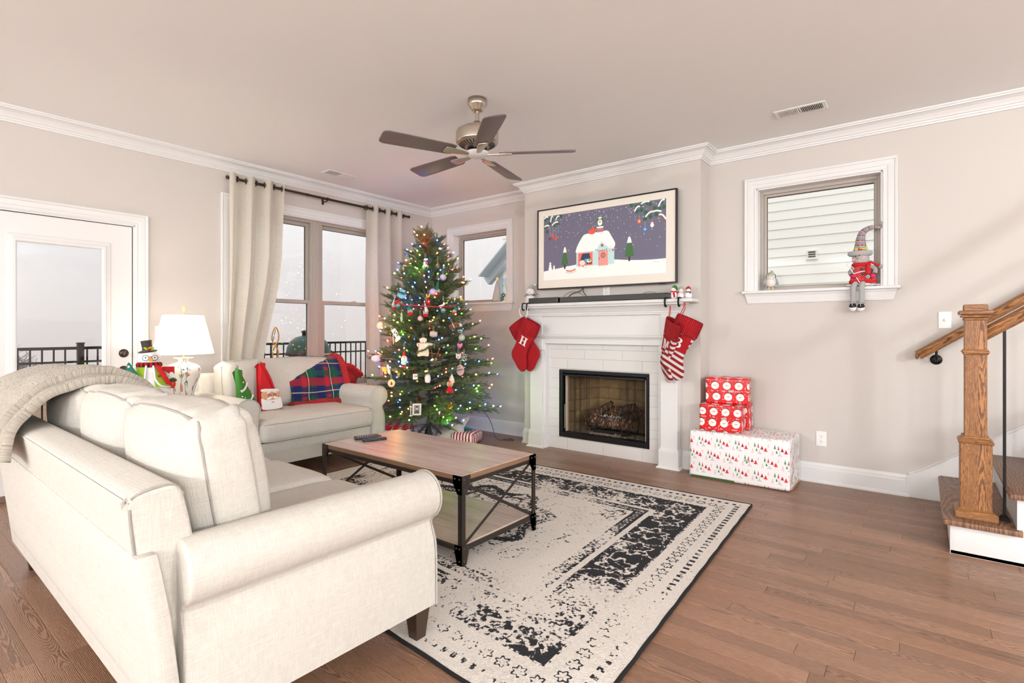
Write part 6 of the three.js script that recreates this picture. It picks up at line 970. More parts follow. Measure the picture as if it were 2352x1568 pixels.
// ---------------------------------------------------------------- ornaments: front (+z) turned to the room
const orn = (name, label, cat, at, o = {}) => { const t = thing(name, label, cat, at, toCam(at[0], at[2]) + (o.turn ?? 0), 'ornaments on the Christmas tree'); if (o.tilt) t.rotation.z = o.tilt; const h = o.h ?? 0.035; mesh('hanger', tube([[-0.004, h, 0], [-0.006, h + 0.03, -0.004], [0, h + 0.05, -0.01], [0.006, h + 0.03, -0.004], [0.004, h, 0]], 0.0009, 16, 4), o.hang ?? C.ivory, t); return (nm, g, m) => mesh(nm, g, m, t); };
{
  let a = orn('berry_ornament', 'red berry and white twig ornament at the upper left of the tree', 'ornament', [0.84, 1.885, 1.115], { h: 0.025 });
  a('berries', Array.from({ length: 16 }, (_, i) => sph(0.0065, (hash(i, 1) - 0.5) * 0.1, (hash(i, 2) - 0.5) * 0.03, 0.012 * hash(i, 3), [1, 1, 1], 8)), C.redG); a('twig', T(sph(0.03, 0, -0.022, 0, [1.8, 0.4, 0.4]), [0, 0, 0]), C.white);
  a = orn('deer_ornament', 'yellow leaping deer ornament at the left edge of the tree', 'ornament', [0.735, 1.80, 1.12], { tilt: 0.5, h: 0.045 });
  a('body', [T(sph(0.02, 0, 0, 0, [1.9, 0.8, 0.6]), [0, 0, 0]), tube([[0.03, 0.005, 0], [0.045, 0.03, 0], [0.05, 0.045, 0]], 0.008, 8, 6), T(sph(0.011, 0, 0, 0, [1.4, 0.9, 0.8]), [0.056, 0.048, 0])], C.yellow); a('leg', [[-0.03, -1], [-0.022, -0.6], [0.024, 0.8], [0.03, 0.4]].map(([x, s]) => tube([[x, -0.005, 0], [x + s * 0.012, -0.03, 0], [x + s * 0.02, -0.052, 0]], 0.0042, 8, 5)), C.yellow); a('antler', [tube([[0.05, 0.055, 0], [0.045, 0.075, 0.004], [0.052, 0.09, 0.006]], 0.0025, 6, 4), tube([[0.054, 0.055, 0], [0.06, 0.075, -0.004], [0.056, 0.088, -0.006]], 0.0025, 6, 4)], C.yellow);
  const snowy = (label, at, k, scarf, hat) => { const s = orn('snowman_ornament', label, 'ornament', at, { h: 0.055 * k }); s('body', [sph(0.03 * k, 0, -0.03 * k, 0), sph(0.022 * k, 0, 0.01 * k, 0), sph(0.017 * k, 0, 0.04 * k, 0)], C.white); s('scarf', [T(new THREE.TorusGeometry(0.016 * k, 0.006 * k, 8, 16).rotateX(PI / 2), [0, 0.025 * k, 0]), box(0.01 * k, 0.03 * k, 0.006 * k, 0.008 * k, 0.006 * k, 0.022 * k, 0.002)], scarf); s('nose', T(new THREE.ConeGeometry(0.003 * k, 0.014 * k, 8), [0, 0.04 * k, 0.022 * k], [PI / 2, 0, 0]), C.orange); s('eye', [-1, 1].map((x) => sph(0.002 * k, x * 0.006 * k, 0.046 * k, 0.016 * k, [1, 1, 1], 6)), C.blackG); if (hat) s('hat', lathe([[0.02 * k, 0.05 * k], [0.02 * k, 0.053 * k], [0.012 * k, 0.053 * k], [0.012 * k, 0.07 * k], [0, 0.07 * k]], 14), hat); return s; };
  snowy('small white snowman ornament with red scarf near the tree top', [1.07, 1.865, 1.09], 1, C.red, null);
  a = orn('bottle_ornament', 'small amber bottle ornament with blue foot near the tree top', 'ornament', [1.145, 1.855, 0.99], { h: 0.045 }); a('bottle', lathe([[0, -0.035], [0.018, -0.035], [0.02, -0.03], [0.02, 0.0], [0.016, 0.01], [0.007, 0.018], [0.007, 0.034], [0, 0.035]], 16), M([0.6, 0.3, 0.1], { roughness: 0.15 })); a('foot', T(sph(0.02, 0, -0.045, 0, [1.6, 0.45, 1]), [0, 0, 0]), C.blue); a('stopper', cyl(0.006, 0.006, 0.012, 0, 0.04, 0, 10), C.blackG);
  const ball = (label, at, r, m, cap = C.gold) => { const b = orn('bauble', label, 'ornament', at, { h: r + 0.006 }); b('ball', sph(r, 0, 0, 0, [1, 1, 1], 20), m); b('cap', lathe([[0.006, r - 0.002], [0.006, r + 0.006], [0, r + 0.007]], 10), cap); };
  ball('pale lilac bauble at the upper right of the tree', [1.208, 1.729, 0.978], 0.034, gloss([0.62, 0.55, 0.78])); ball('pale lilac bauble beside the green pointed gnome hat', [1.19, 1.575, 1.1], 0.036, gloss([0.6, 0.52, 0.8])); ball('clear bauble with green sprig at the right of the tree', [1.4, 1.12, 0.905], 0.033, M([0.5, 0.56, 0.48], { roughness: 0.15 }), C.silver); ball('small white and red bauble in the middle of the tree', [1.16, 1.31, 1.24], 0.026, gloss([0.75, 0.5, 0.5]));
  const gnomeO = (name, label, at, hatC, k, o = {}) => { const g = orn(name, label, 'ornament', at, { h: 0.075 * k, ...o }); g('hat', T(new THREE.ConeGeometry(0.02 * k, 0.09 * k, 14), [0, 0.035 * k, 0], [0, 0, o.lean ?? -0.2]), hatC); g('beard', sph(0.024 * k, 0, -0.02 * k, 0.004, [1, 0.95, 0.7], 12), fluff); g('coat', lathe([[0, -0.055 * k], [0.022 * k, -0.05 * k], [0.024 * k, -0.035 * k], [0.014 * k, -0.015 * k], [0, -0.012 * k]], 14), o.coat ?? C.red); g('tip', sph(0.007 * k, 0.012 * k * (o.lean ? -o.lean * 4 : 0.8), 0.08 * k, 0, [1, 1, 1], 8), C.white); };
  gnomeO('gnome_ornament', 'gnome ornament with a long green pointed hat, right of the tree middle', [1.215, 1.605, 1.06], C.teal, 1.25);
  a = orn('felt_disc', 'pale blue felt disc ornament at the left side of the tree', 'ornament', [0.915, 1.558, 1.26], { h: 0.05 }); a('disc', T(cyl(0.046, 0.046, 0.012, 0, 0, 0, 28), [0, 0, 0], [PI / 2, 0, 0]), C.sky); a('dot', Array.from({ length: 8 }, (_, i) => sph(0.003, 0.03 * cos(i * PI / 4), 0.03 * sin(i * PI / 4), 0.007, [1, 1, 1], 6)), C.white); a('edge_berry', [sph(0.009, -0.04, 0.04, 0.004), sph(0.009, 0.04, 0.02, 0.004)], C.redG);
  a = orn('cardinal_ornament', 'red bird ornament below a yellow leaf in the tree middle', 'ornament', [1.192, 1.488, 1.166], { h: 0.06 }); a('body', sph(0.024, 0, -0.012, 0, [0.9, 1.5, 0.9]), C.red); a('leaf', [T(sph(0.014, 0, 0, 0, [0.6, 1.6, 0.3], 8), [-0.012, 0.045, 0], [0, 0, 0.3]), T(sph(0.014, 0, 0, 0, [0.6, 1.6, 0.3], 8), [0.01, 0.048, 0], [0, 0, -0.3])], C.yellow); a('breast', sph(0.009, 0.004, -0.012, 0.017, [1, 1.2, 0.6], 8), C.white);
  // red ribbon garland with little elves
  const ribbon = [[0.765, 1.51, 1.2], [0.83, 1.485, 1.3], [0.93, 1.485, 1.33], [1.03, 1.445, 1.35], [1.15, 1.435, 1.32], [1.27, 1.425, 1.2], [1.35, 1.43, 1.03], [1.36, 1.45, 0.94]];
  solo('ribbon_garland', 'bright red ribbon garland stretched across the front of the tree', 'garland', tube(ribbon, 0.0045, 90, 6), gloss([0.75, 0.02, 0.02]));
  gnomeO('elf_ornament', 'elf with thin green hat at the left end of the ribbon garland', [0.775, 1.475, 1.25], C.teal, 0.85, { lean: -0.5, turn: -0.5 });
  gnomeO('elf_ornament', 'grey hatted elf with red coat, second along the ribbon garland', [0.88, 1.45, 1.335], C.silver, 0.9, { lean: -0.2 });
  gnomeO('elf_ornament', 'red hatted elf with white beard and green coat on the garland', [0.955, 1.455, 1.345], C.red, 0.9, { lean: -0.7, coat: C.teal });
  gnomeO('elf_ornament', 'elf with broad green hat and red coat at the garland middle', [1.1, 1.40, 1.315], C.teal, 1.15, { lean: -0.3 });
  gnomeO('elf_ornament', 'grey hatted elf with red belt, right of the garland middle', [1.23, 1.385, 1.235], C.silver, 1.1, { lean: 0.2 });
  gnomeO('elf_ornament', 'striped elf in green coat near the right end of the garland', [1.315, 1.41, 1.08], C.white, 0.95, { lean: -1.0, coat: C.teal });
  gnomeO('elf_ornament', 'elf with teal hat at the far right end of the garland', [1.355, 1.40, 0.965], C.teal, 0.95, { lean: 0.6 });
  a = orn('glass_drop', 'small green and white glass drop on a gold thread', 'ornament', [0.972, 1.325, 1.315], { h: 0.045, hang: C.gold }); a('drop', lathe([[0, -0.05], [0.01, -0.04], [0.015, -0.01], [0.012, 0.025], [0.004, 0.045], [0, 0.046]], 16), M([0.5, 0.62, 0.4], { roughness: 0.15 }));
  a = orn('paper_lantern', 'cream lantern ornament with a wooden stick at the left edge', 'ornament', [0.61, 1.245, 1.295], { tilt: -0.3 }); a('lantern', sph(0.036, 0, 0, 0, [0.9, 1.1, 0.6], 14), M([0.82, 0.8, 0.6])); a('stick', bar(V(0.034, -0.045, 0.01), V(0.042, 0.03, 0.014), 0.006, 0.006), C.tan);
  const sock = shape([[0.018, 0.05], [0.02, 0.0], [0.022, -0.04], [0.012, -0.055], [-0.014, -0.058], [-0.03, -0.05], [-0.028, -0.036], [-0.014, -0.028], [-0.018, 0.0], [-0.02, 0.05]]);
  a = orn('stocking_ornament', 'white stocking ornament with green holly at the left of the tree', 'ornament', [0.96, 1.155, 1.375], { tilt: 0.5, h: 0.055 }); a('sock', extrude(sock, 0.014, 0.005).scale(1.25, 1.15, 1), C.whiteG); a('holly', [T(sph(0.01, 0, 0, 0, [1, 0.6, 0.3], 8), [-0.006, 0.02, 0.014]), T(sph(0.01, 0, 0, 0, [0.6, 1, 0.3], 8), [0.008, 0.008, 0.014]), T(sph(0.008, 0, 0, 0, [1, 0.6, 0.3], 8), [0.004, -0.018, 0.014])], C.green); a('berry', [sph(0.004, 0, 0.034, 0.014), sph(0.004, 0.008, 0.03, 0.014)], C.redG);
  a = orn('barrel_ornament', 'striped wooden barrel ornament hanging in the tree middle', 'ornament', [1.292, 1.158, 1.19], { h: 0.03 }); a('barrel', T(lathe([[0, -0.035], [0.024, -0.035], [0.03, 0], [0.024, 0.035], [0, 0.035]], 18), [0, 0, 0], [0, 0, PI / 2 - 0.1]), M([0.66, 0.52, 0.42])); a('end', T(cyl(0.022, 0.022, 0.004, 0, 0, 0, 16), [0.036, -0.003, 0], [0, 0, PI / 2 - 0.1]), M([0.5, 0.3, 0.1]));
  a = orn('candy_cane', 'thin red and white candy cane below the white stocking ornament', 'ornament', [0.925, 1.125, 1.375], { h: 0.045 }); a('cane', tube([[0.0, -0.06, 0], [-0.004, 0, 0], [-0.002, 0.035, 0], [0.012, 0.05, 0], [0.026, 0.04, 0]], 0.0055, 24, 7), C.whiteG); a('stripe', [0, 1, 2, 3].map((i) => T(new THREE.TorusGeometry(0.0056, 0.0018, 5, 12), [-0.003, -0.045 + i * 0.024, 0], [PI / 2 - 0.4, 0, 0])), C.redG);
  a = orn('cinnamon_bundle', 'bundle of cinnamon sticks at the right side of the tree', 'ornament', [1.355, 1.235, 0.975], { tilt: 0.4 }); a('stick', [-2, -1, 0, 1, 2].map((i) => bar(V(-0.045, i * 0.011, 0.006 * (i % 2)), V(0.045, i * 0.011 + 0.004, 0.004), 0.011, 0.011, 0.004)), C.brown); a('band', box(0.008, 0.062, 0.018, 0, 0.002, 0.005, 0.003), C.ivory);
  a = orn('bear_ornament', 'white bear ornament with black spots at the right of the tree', 'ornament', [1.362, 1.215, 0.893], { h: 0.05 }); a('body', [sph(0.03, 0, -0.015, 0, [0.9, 1.2, 0.7]), sph(0.024, 0, 0.028, 0.004)], C.white); a('patch', [sph(0.009, -0.01, 0.03, 0.021), sph(0.009, 0.012, 0.005, 0.019), sph(0.007, 0.0, -0.03, 0.02)], C.blackG); a('ear', [-1, 1].map((s) => sph(0.009, s * 0.018, 0.047, 0)), C.brown);
  a = orn('snowman_ornament', 'large cream snowman cookie ornament with candy striped trim at tree centre', 'ornament', [1.245, 1.035, 1.28], { h: 0.08 }); a('cookie', extrude(curveShape([[0, -0.085], [0.05, -0.09], [0.055, -0.04], [0.045, 0.0], [0.085, 0.015], [0.09, 0.035], [0.05, 0.04], [0.03, 0.045], [0.036, 0.075], [0.0, 0.09], [-0.036, 0.075], [-0.03, 0.045], [-0.06, 0.035], [-0.058, 0.01], [-0.045, -0.01], [-0.055, -0.05], [-0.05, -0.09]], 4), 0.024, 0.009, { seg: 4 }), M([0.82, 0.72, 0.56])); a('candy_trim', [0, 1, 2, 3, 4, 5].map((i) => box(0.012, 0.008, 0.006, -0.05 + 0.002 * i, -0.06 + i * 0.02, 0.025, 0.002)).concat([-1, 0, 1].map((i) => box(0.01, 0.012, 0.006, i * 0.022, 0.04, 0.026, 0.002))), gloss([0.35, 0.02, 0.03])); a('nose', sph(0.004, 0, 0.062, 0.026), C.orange);
  a = orn('heart_ornament', 'small pink heart ornament at the right of the tree', 'ornament', [1.418, 1.044, 0.953], { h: 0.03 }); a('heart', extrude(curveShape([[0, -0.03], [0.028, 0.005], [0.018, 0.026], [0, 0.014], [-0.018, 0.026], [-0.028, 0.005]], 4), 0.016, 0.006), gloss([0.7, 0.15, 0.3]));
  a = orn('reindeer_ornament', 'reindeer ornament of crossed brown sticks with googly eyes', 'ornament', [1.338, 0.95, 1.222], { h: 0.07 }); a('stick', [bar(V(-0.03, 0.07, 0), V(-0.012, -0.06, 0), 0.01, 0.006), bar(V(0.05, 0.07, 0), V(0.008, -0.06, 0), 0.01, 0.006), bar(V(-0.05, 0.03, 0.004), V(0.05, 0.015, 0.004), 0.01, 0.006)], C.brown); a('eye', [-1, 1].map((s) => sph(0.011, s * 0.014, -0.035, 0.008, [1, 1, 0.5])), C.whiteG); a('pupil', [-1, 1].map((s) => sph(0.005, s * 0.014, -0.036, 0.014, [1, 1, 0.4])), C.blackG); a('nose', sph(0.011, -0.002, -0.062, 0.008), C.redG); a('bow', [T(sph(0.012, 0, 0, 0, [1.5, 0.7, 0.4], 8), [0.055, 0.005, 0.01], [0, 0, 0.9])], C.redG);
  a = orn('swan_ornament', 'white bird ornament with striped scarf at the lower left edge', 'ornament', [0.63, 0.905, 1.36], {}); a('body', T(sph(0.045, 0, 0, 0, [1.1, 0.85, 0.7]), [0, 0, 0]), C.whiteG); a('head', [sph(0.022, 0.045, 0.032, 0)], C.whiteG); a('scarf', [T(new THREE.TorusGeometry(0.02, 0.006, 6, 16), [0.042, 0.012, 0], [PI / 2, 0.3, 0]), box(0.012, 0.03, 0.005, 0.05, -0.01, 0.022, 0.002)], C.red); a('beak', T(new THREE.ConeGeometry(0.005, 0.016, 8), [0.07, 0.032, 0.004], [0, 0, -PI / 2]), C.orange);
  a = orn('santa_ornament', 'slender Santa ornament with tall red hat and blue trousers', 'ornament', [1.11, 0.925, 1.4], { h: 0.1 }); a('hat', T(new THREE.ConeGeometry(0.019, 0.07, 14), [0, 0.06, 0]), C.redG); a('body', sph(0.032, 0, -0.01, 0, [0.95, 1.25, 0.7]), C.whiteG); a('trousers', sph(0.029, -0.002, -0.04, 0, [1, 0.85, 0.75]), C.sky); a('boot', [-1, 1].map((s) => sph(0.012, s * 0.013, -0.078, 0.008, [1, 0.8, 1.4])), C.redG); a('button', [0.012, -0.004, -0.02].map((y) => sph(0.004, 0, y, 0.024)), C.redG); a('pompom', sph(0.009, 0, 0.098, 0), C.white);
  a = orn('chick_ornament', 'yellow chick with a white wing board at the lower left', 'ornament', [0.93, 0.815, 1.465], { tilt: 0.12 }); a('chick', [sph(0.026, -0.022, 0.004, 0.008, [1, 1.05, 0.8]), sph(0.016, -0.014, -0.03, 0.008)], C.yellow); a('board', T(sph(0.05, 0, 0, 0, [0.34, 1, 0.2]), [0.018, -0.004, 0], [0, 0, 0.1]), C.whiteG);
  a = orn('yarn_tassel', 'crimson and white yarn tassel at the lower left of the tree', 'ornament', [0.85, 0.80, 1.462], { h: 0.055, hang: C.red }); a('strands', [-3, -2, -1, 0, 1, 2, 3].map((i) => tube([[i * 0.003, 0.05, 0], [i * 0.005, 0.01, 0.004 * (i % 2)], [i * 0.005, -0.05, 0]], 0.0038, 8, 5)), M([0.55, 0.03, 0.1])); a('white_strands', [-2, 0, 2].map((i) => tube([[i * 0.003, 0.048, 0.005], [i * 0.005, 0, 0.008], [i * 0.005, -0.045, 0.006]], 0.0028, 8, 5)), C.white); a('knot', sph(0.009, 0, 0.046, 0.003), C.red);
  a = orn('key_ornament', 'silver openwork metal ornament at the right of the tree', 'ornament', [1.452, 0.925, 0.928], {}); a('plate', [bar(V(-0.025, -0.035, 0), V(-0.025, 0.035, 0), 0.006, 0.003), bar(V(0.025, -0.035, 0), V(0.025, 0.035, 0), 0.006, 0.003), bar(V(-0.025, 0, 0), V(0.025, 0.006, 0), 0.006, 0.003), T(new THREE.TorusGeometry(0.015, 0.003, 6, 20), [0, -0.02, 0]), T(new THREE.TorusGeometry(0.012, 0.003, 6, 20), [0, 0.022, 0])], C.silver);
  a = orn('wooden_disc', 'oval pinkish wooden disc ornament at the lower right of the tree', 'ornament', [1.47, 0.805, 1.0], { h: 0.052 }); a('disc', T(cyl(0.05, 0.05, 0.008, 0, 0, 0, 32), [0, 0, 0], [PI / 2, 0, 0], [0.72, 1, 1]), M([0.66, 0.42, 0.4])); a('rim', T(new THREE.TorusGeometry(0.049, 0.003, 6, 40), [0, 0, 0.003], [0, 0, 0], [0.72, 1, 1]), M([0.75, 0.55, 0.5]));
  a = orn('owl_ornament', 'plain white owl shaped ornament low in the tree centre', 'ornament', [1.332, 0.742, 1.302], { h: 0.045 }); a('body', lathe([[0, -0.045], [0.018, -0.045], [0.026, -0.03], [0.028, 0.0], [0.024, 0.026], [0.016, 0.042], [0, 0.046]], 20).scale(1, 1, 0.6), C.whiteG);
  a = orn('wood_slice', 'round wood slice ornament with a dark tree print, lower left', 'ornament', [1.02, 0.688, 1.482], { h: 0.04, turn: 0.4 }); a('slice', T(cyl(0.036, 0.036, 0.008, 0, 0, 0, 28), [0, 0, 0], [PI / 2, 0, 0]), M([0.7, 0.55, 0.38])); a('bark', T(new THREE.TorusGeometry(0.036, 0.004, 6, 32), [0, 0, 0]), C.brown); a('print', extrude(shape([[0, 0.022], [0.013, -0.012], [0.003, -0.012], [0.003, -0.02], [-0.003, -0.02], [-0.003, -0.012], [-0.013, -0.012]]), 0.0015, 0).translate(0, 0, 0.0042), C.charcoal);
  a = orn('tag_ornament', 'small white square tag ornament on a red cord', 'ornament', [1.24, 0.755, 1.375], { h: 0.03, hang: C.red }); a('tag', box(0.046, 0.052, 0.005, 0, 0, 0, 0.002), C.whiteG); a('mark', T(sph(0.008, 0, 0, 0, [1, 1.2, 0.2], 8), [-0.006, 0.006, 0.003]), C.pink);
  a = orn('hat_ornament', 'white pointed drop ornament above the doll in red', 'ornament', [1.462, 0.728, 1.11], { h: 0.045 }); a('drop', lathe([[0, -0.04], [0.02, -0.034], [0.026, -0.012], [0.016, 0.016], [0.004, 0.044], [0, 0.046]], 20).scale(1, 1, 0.5), C.ivory);
  a = orn('doll_ornament', 'little doll in a red and white dress, lower right of the tree', 'ornament', [1.468, 0.655, 1.142], { h: 0.055 }); a('head', sph(0.024, 0, 0.025, 0), C.skin); a('hood', T(new THREE.TorusGeometry(0.023, 0.007, 8, 24), [0, 0.026, 0], [0.15, 0, 0]), C.white); a('dress', lathe([[0, -0.06], [0.042, -0.056], [0.036, -0.03], [0.016, 0.0], [0, 0.002]], 18), C.red); a('apron', [-1, 0, 1].map((i) => T(box(0.007, 0.05, 0.003, 0, 0, 0, 0.001), [i * 0.016, -0.03, 0.027 - abs(i) * 0.005], [-0.5, 0, i * 0.3])), C.white); a('eye', [-1, 1].map((s) => sph(0.003, s * 0.008, 0.029, 0.022, [1, 1, 1], 6)), C.blackG); a('mouth', sph(0.0045, 0, 0.014, 0.022), C.redG); a('bow', [T(sph(0.01, 0, 0, 0, [1.6, 0.8, 0.6], 8), [-0.004, 0.05, 0.008])], C.redG);
  a = orn('photo_frame_ornament', 'cream photo frame ornament with a grey portrait, low on the tree', 'ornament', [1.30, 0.455, 1.41], { h: 0.065, hang: C.red, turn: 0.25, tilt: -0.03 });
  const port = drawn(128, 160, (g) => { g.fillStyle = '#8d8a88'; g.fillRect(0, 0, 128, 160); g.fillStyle = '#c9c4bf'; g.beginPath(); g.ellipse(66, 58, 24, 32, 0, 0, 7); g.fill(); g.fillStyle = '#3a3836'; g.beginPath(); g.ellipse(66, 34, 27, 16, 0, 0, 7); g.fill(); g.fillStyle = '#55524f'; g.beginPath(); g.ellipse(66, 140, 52, 46, 0, 0, 7); g.fill(); }, { clamp: true });
  a('frame', [[-0.034, 0, 0.016, 0.11], [0.034, 0, 0.016, 0.11], [0, 0.047, 0.052, 0.016], [0, -0.047, 0.052, 0.016]].map(([x, y, w, h]) => box(w, h, 0.012, x, y, 0, 0.003)), C.ivory); a('portrait', new THREE.PlaneGeometry(0.054, 0.08).translate(0, 0, 0.001), M('#ffffff', { map: port, roughness: 0.4 })); a('backing', box(0.056, 0.082, 0.003, 0, 0, -0.003, 0), C.tan);
  a = orn('bone_ornament', 'slim white figurine ornament beside the photo frame', 'ornament', [1.245, 0.435, 1.435], { h: 0.045 }); a('bone', [bar(V(0, -0.04, 0), V(0, 0.04, 0), 0.009, 0.009, 0.003), ...[[-0.006, 0.042], [0.006, 0.042], [-0.006, -0.042], [0.006, -0.042], [0, 0.015]].map(([x, y]) => sph(0.008, x, y, 0, [1, 1, 1], 8))], C.whiteG);
  a = orn('bear_ornament', 'small cream bear face ornament under the pink heart', 'ornament', [1.436, 0.938, 0.992], { h: 0.035 }); a('head', sph(0.026, 0, 0, 0, [1, 1, 0.8]), C.ivory); a('ear', [-1, 1].map((s) => sph(0.009, s * 0.02, 0.022, 0)), C.ivory); a('nose', sph(0.006, -0.004, -0.004, 0.021), C.redG); a('eye', [-1, 1].map((s) => sph(0.003, s * 0.009, 0.006, 0.02, [1, 1, 1], 6)), C.blackG);
}

// ---------------------------------------------------------------- gifts
const gift = (name, label, w, h, d, at, turn, m, o = {}) => {
  const t = thing(name, label, 'gift', at, turn, o.group), s = soft(w, h, d, o.r ?? 0.005, { n: o.n ?? 26, f: (e, n) => e.addScaledVector(n, (o.a ?? 0.004) * (n3(e.x * 9 + w * 20, e.y * 9, e.z * 9) * 2)) });
  T(s.g, [0, h / 2, 0]); const uv = s.g.attributes.uv, k = (w * 37) % 1; for (let i = 0; i < uv.count; i++) uv.setXY(i, uv.getX(i) + k + (o.u ?? 0), uv.getY(i) + (o.v ?? 0)); mesh('wrap', s.g, m, t);
  if (!o.plain) { mesh('paper_seam', [T(box(0.0012, h * 0.97, d * 0.16, 0, 0, 0, 0), [w / 2 + 0.0012, h / 2, d * 0.12], [0.25, 0, 0]), box(w * 0.98, 0.0012, 0.02, 0, h + 0.0012, -d * 0.1, 0)], m, t); mesh('end_flap', extrude(shape([[-d * 0.46, h * 0.03], [d * 0.46, h * 0.03], [0.02, h * 0.52]]), 0.002, 0.0005).rotateY(PI / 2).translate(w / 2 + 0.001, 0, 0), m, t); mesh('tape', box(0.04, 0.018, 0.0006, w * 0.1, h * 0.5, d / 2 + 0.0045, 0), M([0.8, 0.8, 0.78], { transmission: 0.5, roughness: 0.2, thickness: 0 }), t); }
  return t;
};
{
  const b = gift('gift_box', 'large low gift box in white paper with red and green trees', 0.742, 0.37, 0.405, [3.892, 0.006, 0.2325], 0, paperTrees, { group: 'gifts stacked by the right wall', n: 40, v: 0.05 });
  mesh('box_bottom', [span(-0.36, -0.02, -0.0055, 0.012, 0.16, 0.205, 0.001), span(-0.36, 0.36, -0.0055, 0.004, -0.19, 0.16, 0.001)], M([0.05, 0.11, 0.03], { roughness: 0.7 }), b); mesh('paper_join', box(0.002, 0.35, 0.0016, -0.0, 0.185, 0.2045, 0), paperTrees, b); mesh('bare_cardboard', span(0.362, 0.3745, -0.004, 0.018, -0.17, 0.14, 0.001), C.tan, b);
  gift('gift_box', 'red Santa paper gift resting on the front left of the large box', 0.318, 0.213, 0.175, [3.742, 0.3795, 0.293], 0.06, paperSanta, { group: 'gifts stacked by the right wall', u: 0.05, a: 0.005 });
  gift('gift_box', 'red Santa paper gift half hidden behind the lower Santa gift', 0.325, 0.214, 0.15, [3.752, 0.3795, 0.11], 0.0, paperSanta, { group: 'gifts stacked by the right wall', u: 0.17 });
  gift('gift_box', 'red Santa paper gift at the very top of the wall stack', 0.327, 0.207, 0.225, [3.757, 0.5965, 0.175], 0.16, paperSanta, { group: 'gifts stacked by the right wall', u: 0.21, v: 0.1, a: 0.005 });
  gift('gift_box', 'white speckled gift below the flat red gift, left under the tree', 0.28, 0.115, 0.27, [0.47, 0, 0.93], 0.76, paperSpeck, { group: 'gifts under the tree' });
  gift('gift_box', 'flat red Santa paper gift topmost at the left under the tree', 0.285, 0.045, 0.275, [0.47, 0.117, 0.93], 0.76, paperSanta, { group: 'gifts under the tree' });
  gift('gift_box', 'white gift with small dark animals in the middle under the tree', 0.285, 0.13, 0.12, [0.715, 0, 0.725], 0.27, paperSpeck, { group: 'gifts under the tree', u: 0.3 });
  gift('gift_box', 'soft red and white striped gift at the right under the tree', 0.26, 0.115, 0.29, [1.185, 0, 0.60], 0.35, paperStripe, { group: 'gifts under the tree', r: 0.04, a: 0.02, plain: true });
  gift('gift_box', 'flat pale speckled gift in front of the striped one', 0.24, 0.05, 0.2, [1.12, 0, 0.865], 0.2, paperSpeck, { group: 'gifts under the tree', r: 0.015, u: 0.6 });
  const bow = thing('gift_bow', 'teal ribbon bow lying on the striped gift', 'bow', [1.15, 0.117, 0.57], 0.3); mesh('loop', [0, 1, 2, 3, 4].map((i) => T(new THREE.TorusGeometry(0.026, 0.006, 6, 18).scale(1.4, 0.6, 1), [0.03 * cos(i * 1.26), 0.02, 0.03 * sin(i * 1.26)], [PI / 2 - 0.4, 0, i * 1.26])), gloss([0.02, 0.25, 0.24]), bow); mesh('tail', sheet((u, v) => V(0.09 * v - 0.02, 0.008 + 0.004 * sin(v * 9), (u - 0.5) * 0.03 + 0.02 * v), 3, 12, 0.002), gloss([0.02, 0.25, 0.24]), bow);
  const k = soft(0.33, 0.1, 0.30, 0.05, { n: 34, f: (e, n, p) => { const q = (1 - (p.x / 0.165) ** 2) * (1 - (p.z / 0.15) ** 2); e.y *= 0.35 + 1.0 * max(q, 0); const c = (p.x / 0.165) * (p.z / 0.15); e.x *= 1 + 0.22 * abs(c); e.z *= 1 + 0.22 * abs(c); e.addScaledVector(n, 0.012 * n3(e.x * 8, e.y * 8, e.z * 8)); } });
  const ss = thing('white_sack', 'plump white cloth sack with blue trimmed edge under the tree', 'sack', [1.0, 0.125, 0.66], 0.5); ss.rotation.order = 'YXZ'; ss.rotation.z = 0.25; ss.rotation.x = 0.55; mesh('sack', k.g, M([0.8, 0.77, 0.72], { map: weave, roughness: 0.9 }), ss); mesh('trim', tube([[-0.18, 0.0, -0.17], [-0.06, 0.016, -0.158], [0.06, 0.016, -0.158], [0.18, 0.0, -0.17]], 0.006, 30, 6), M([0.45, 0.52, 0.7], { roughness: 0.8 }), ss);
}
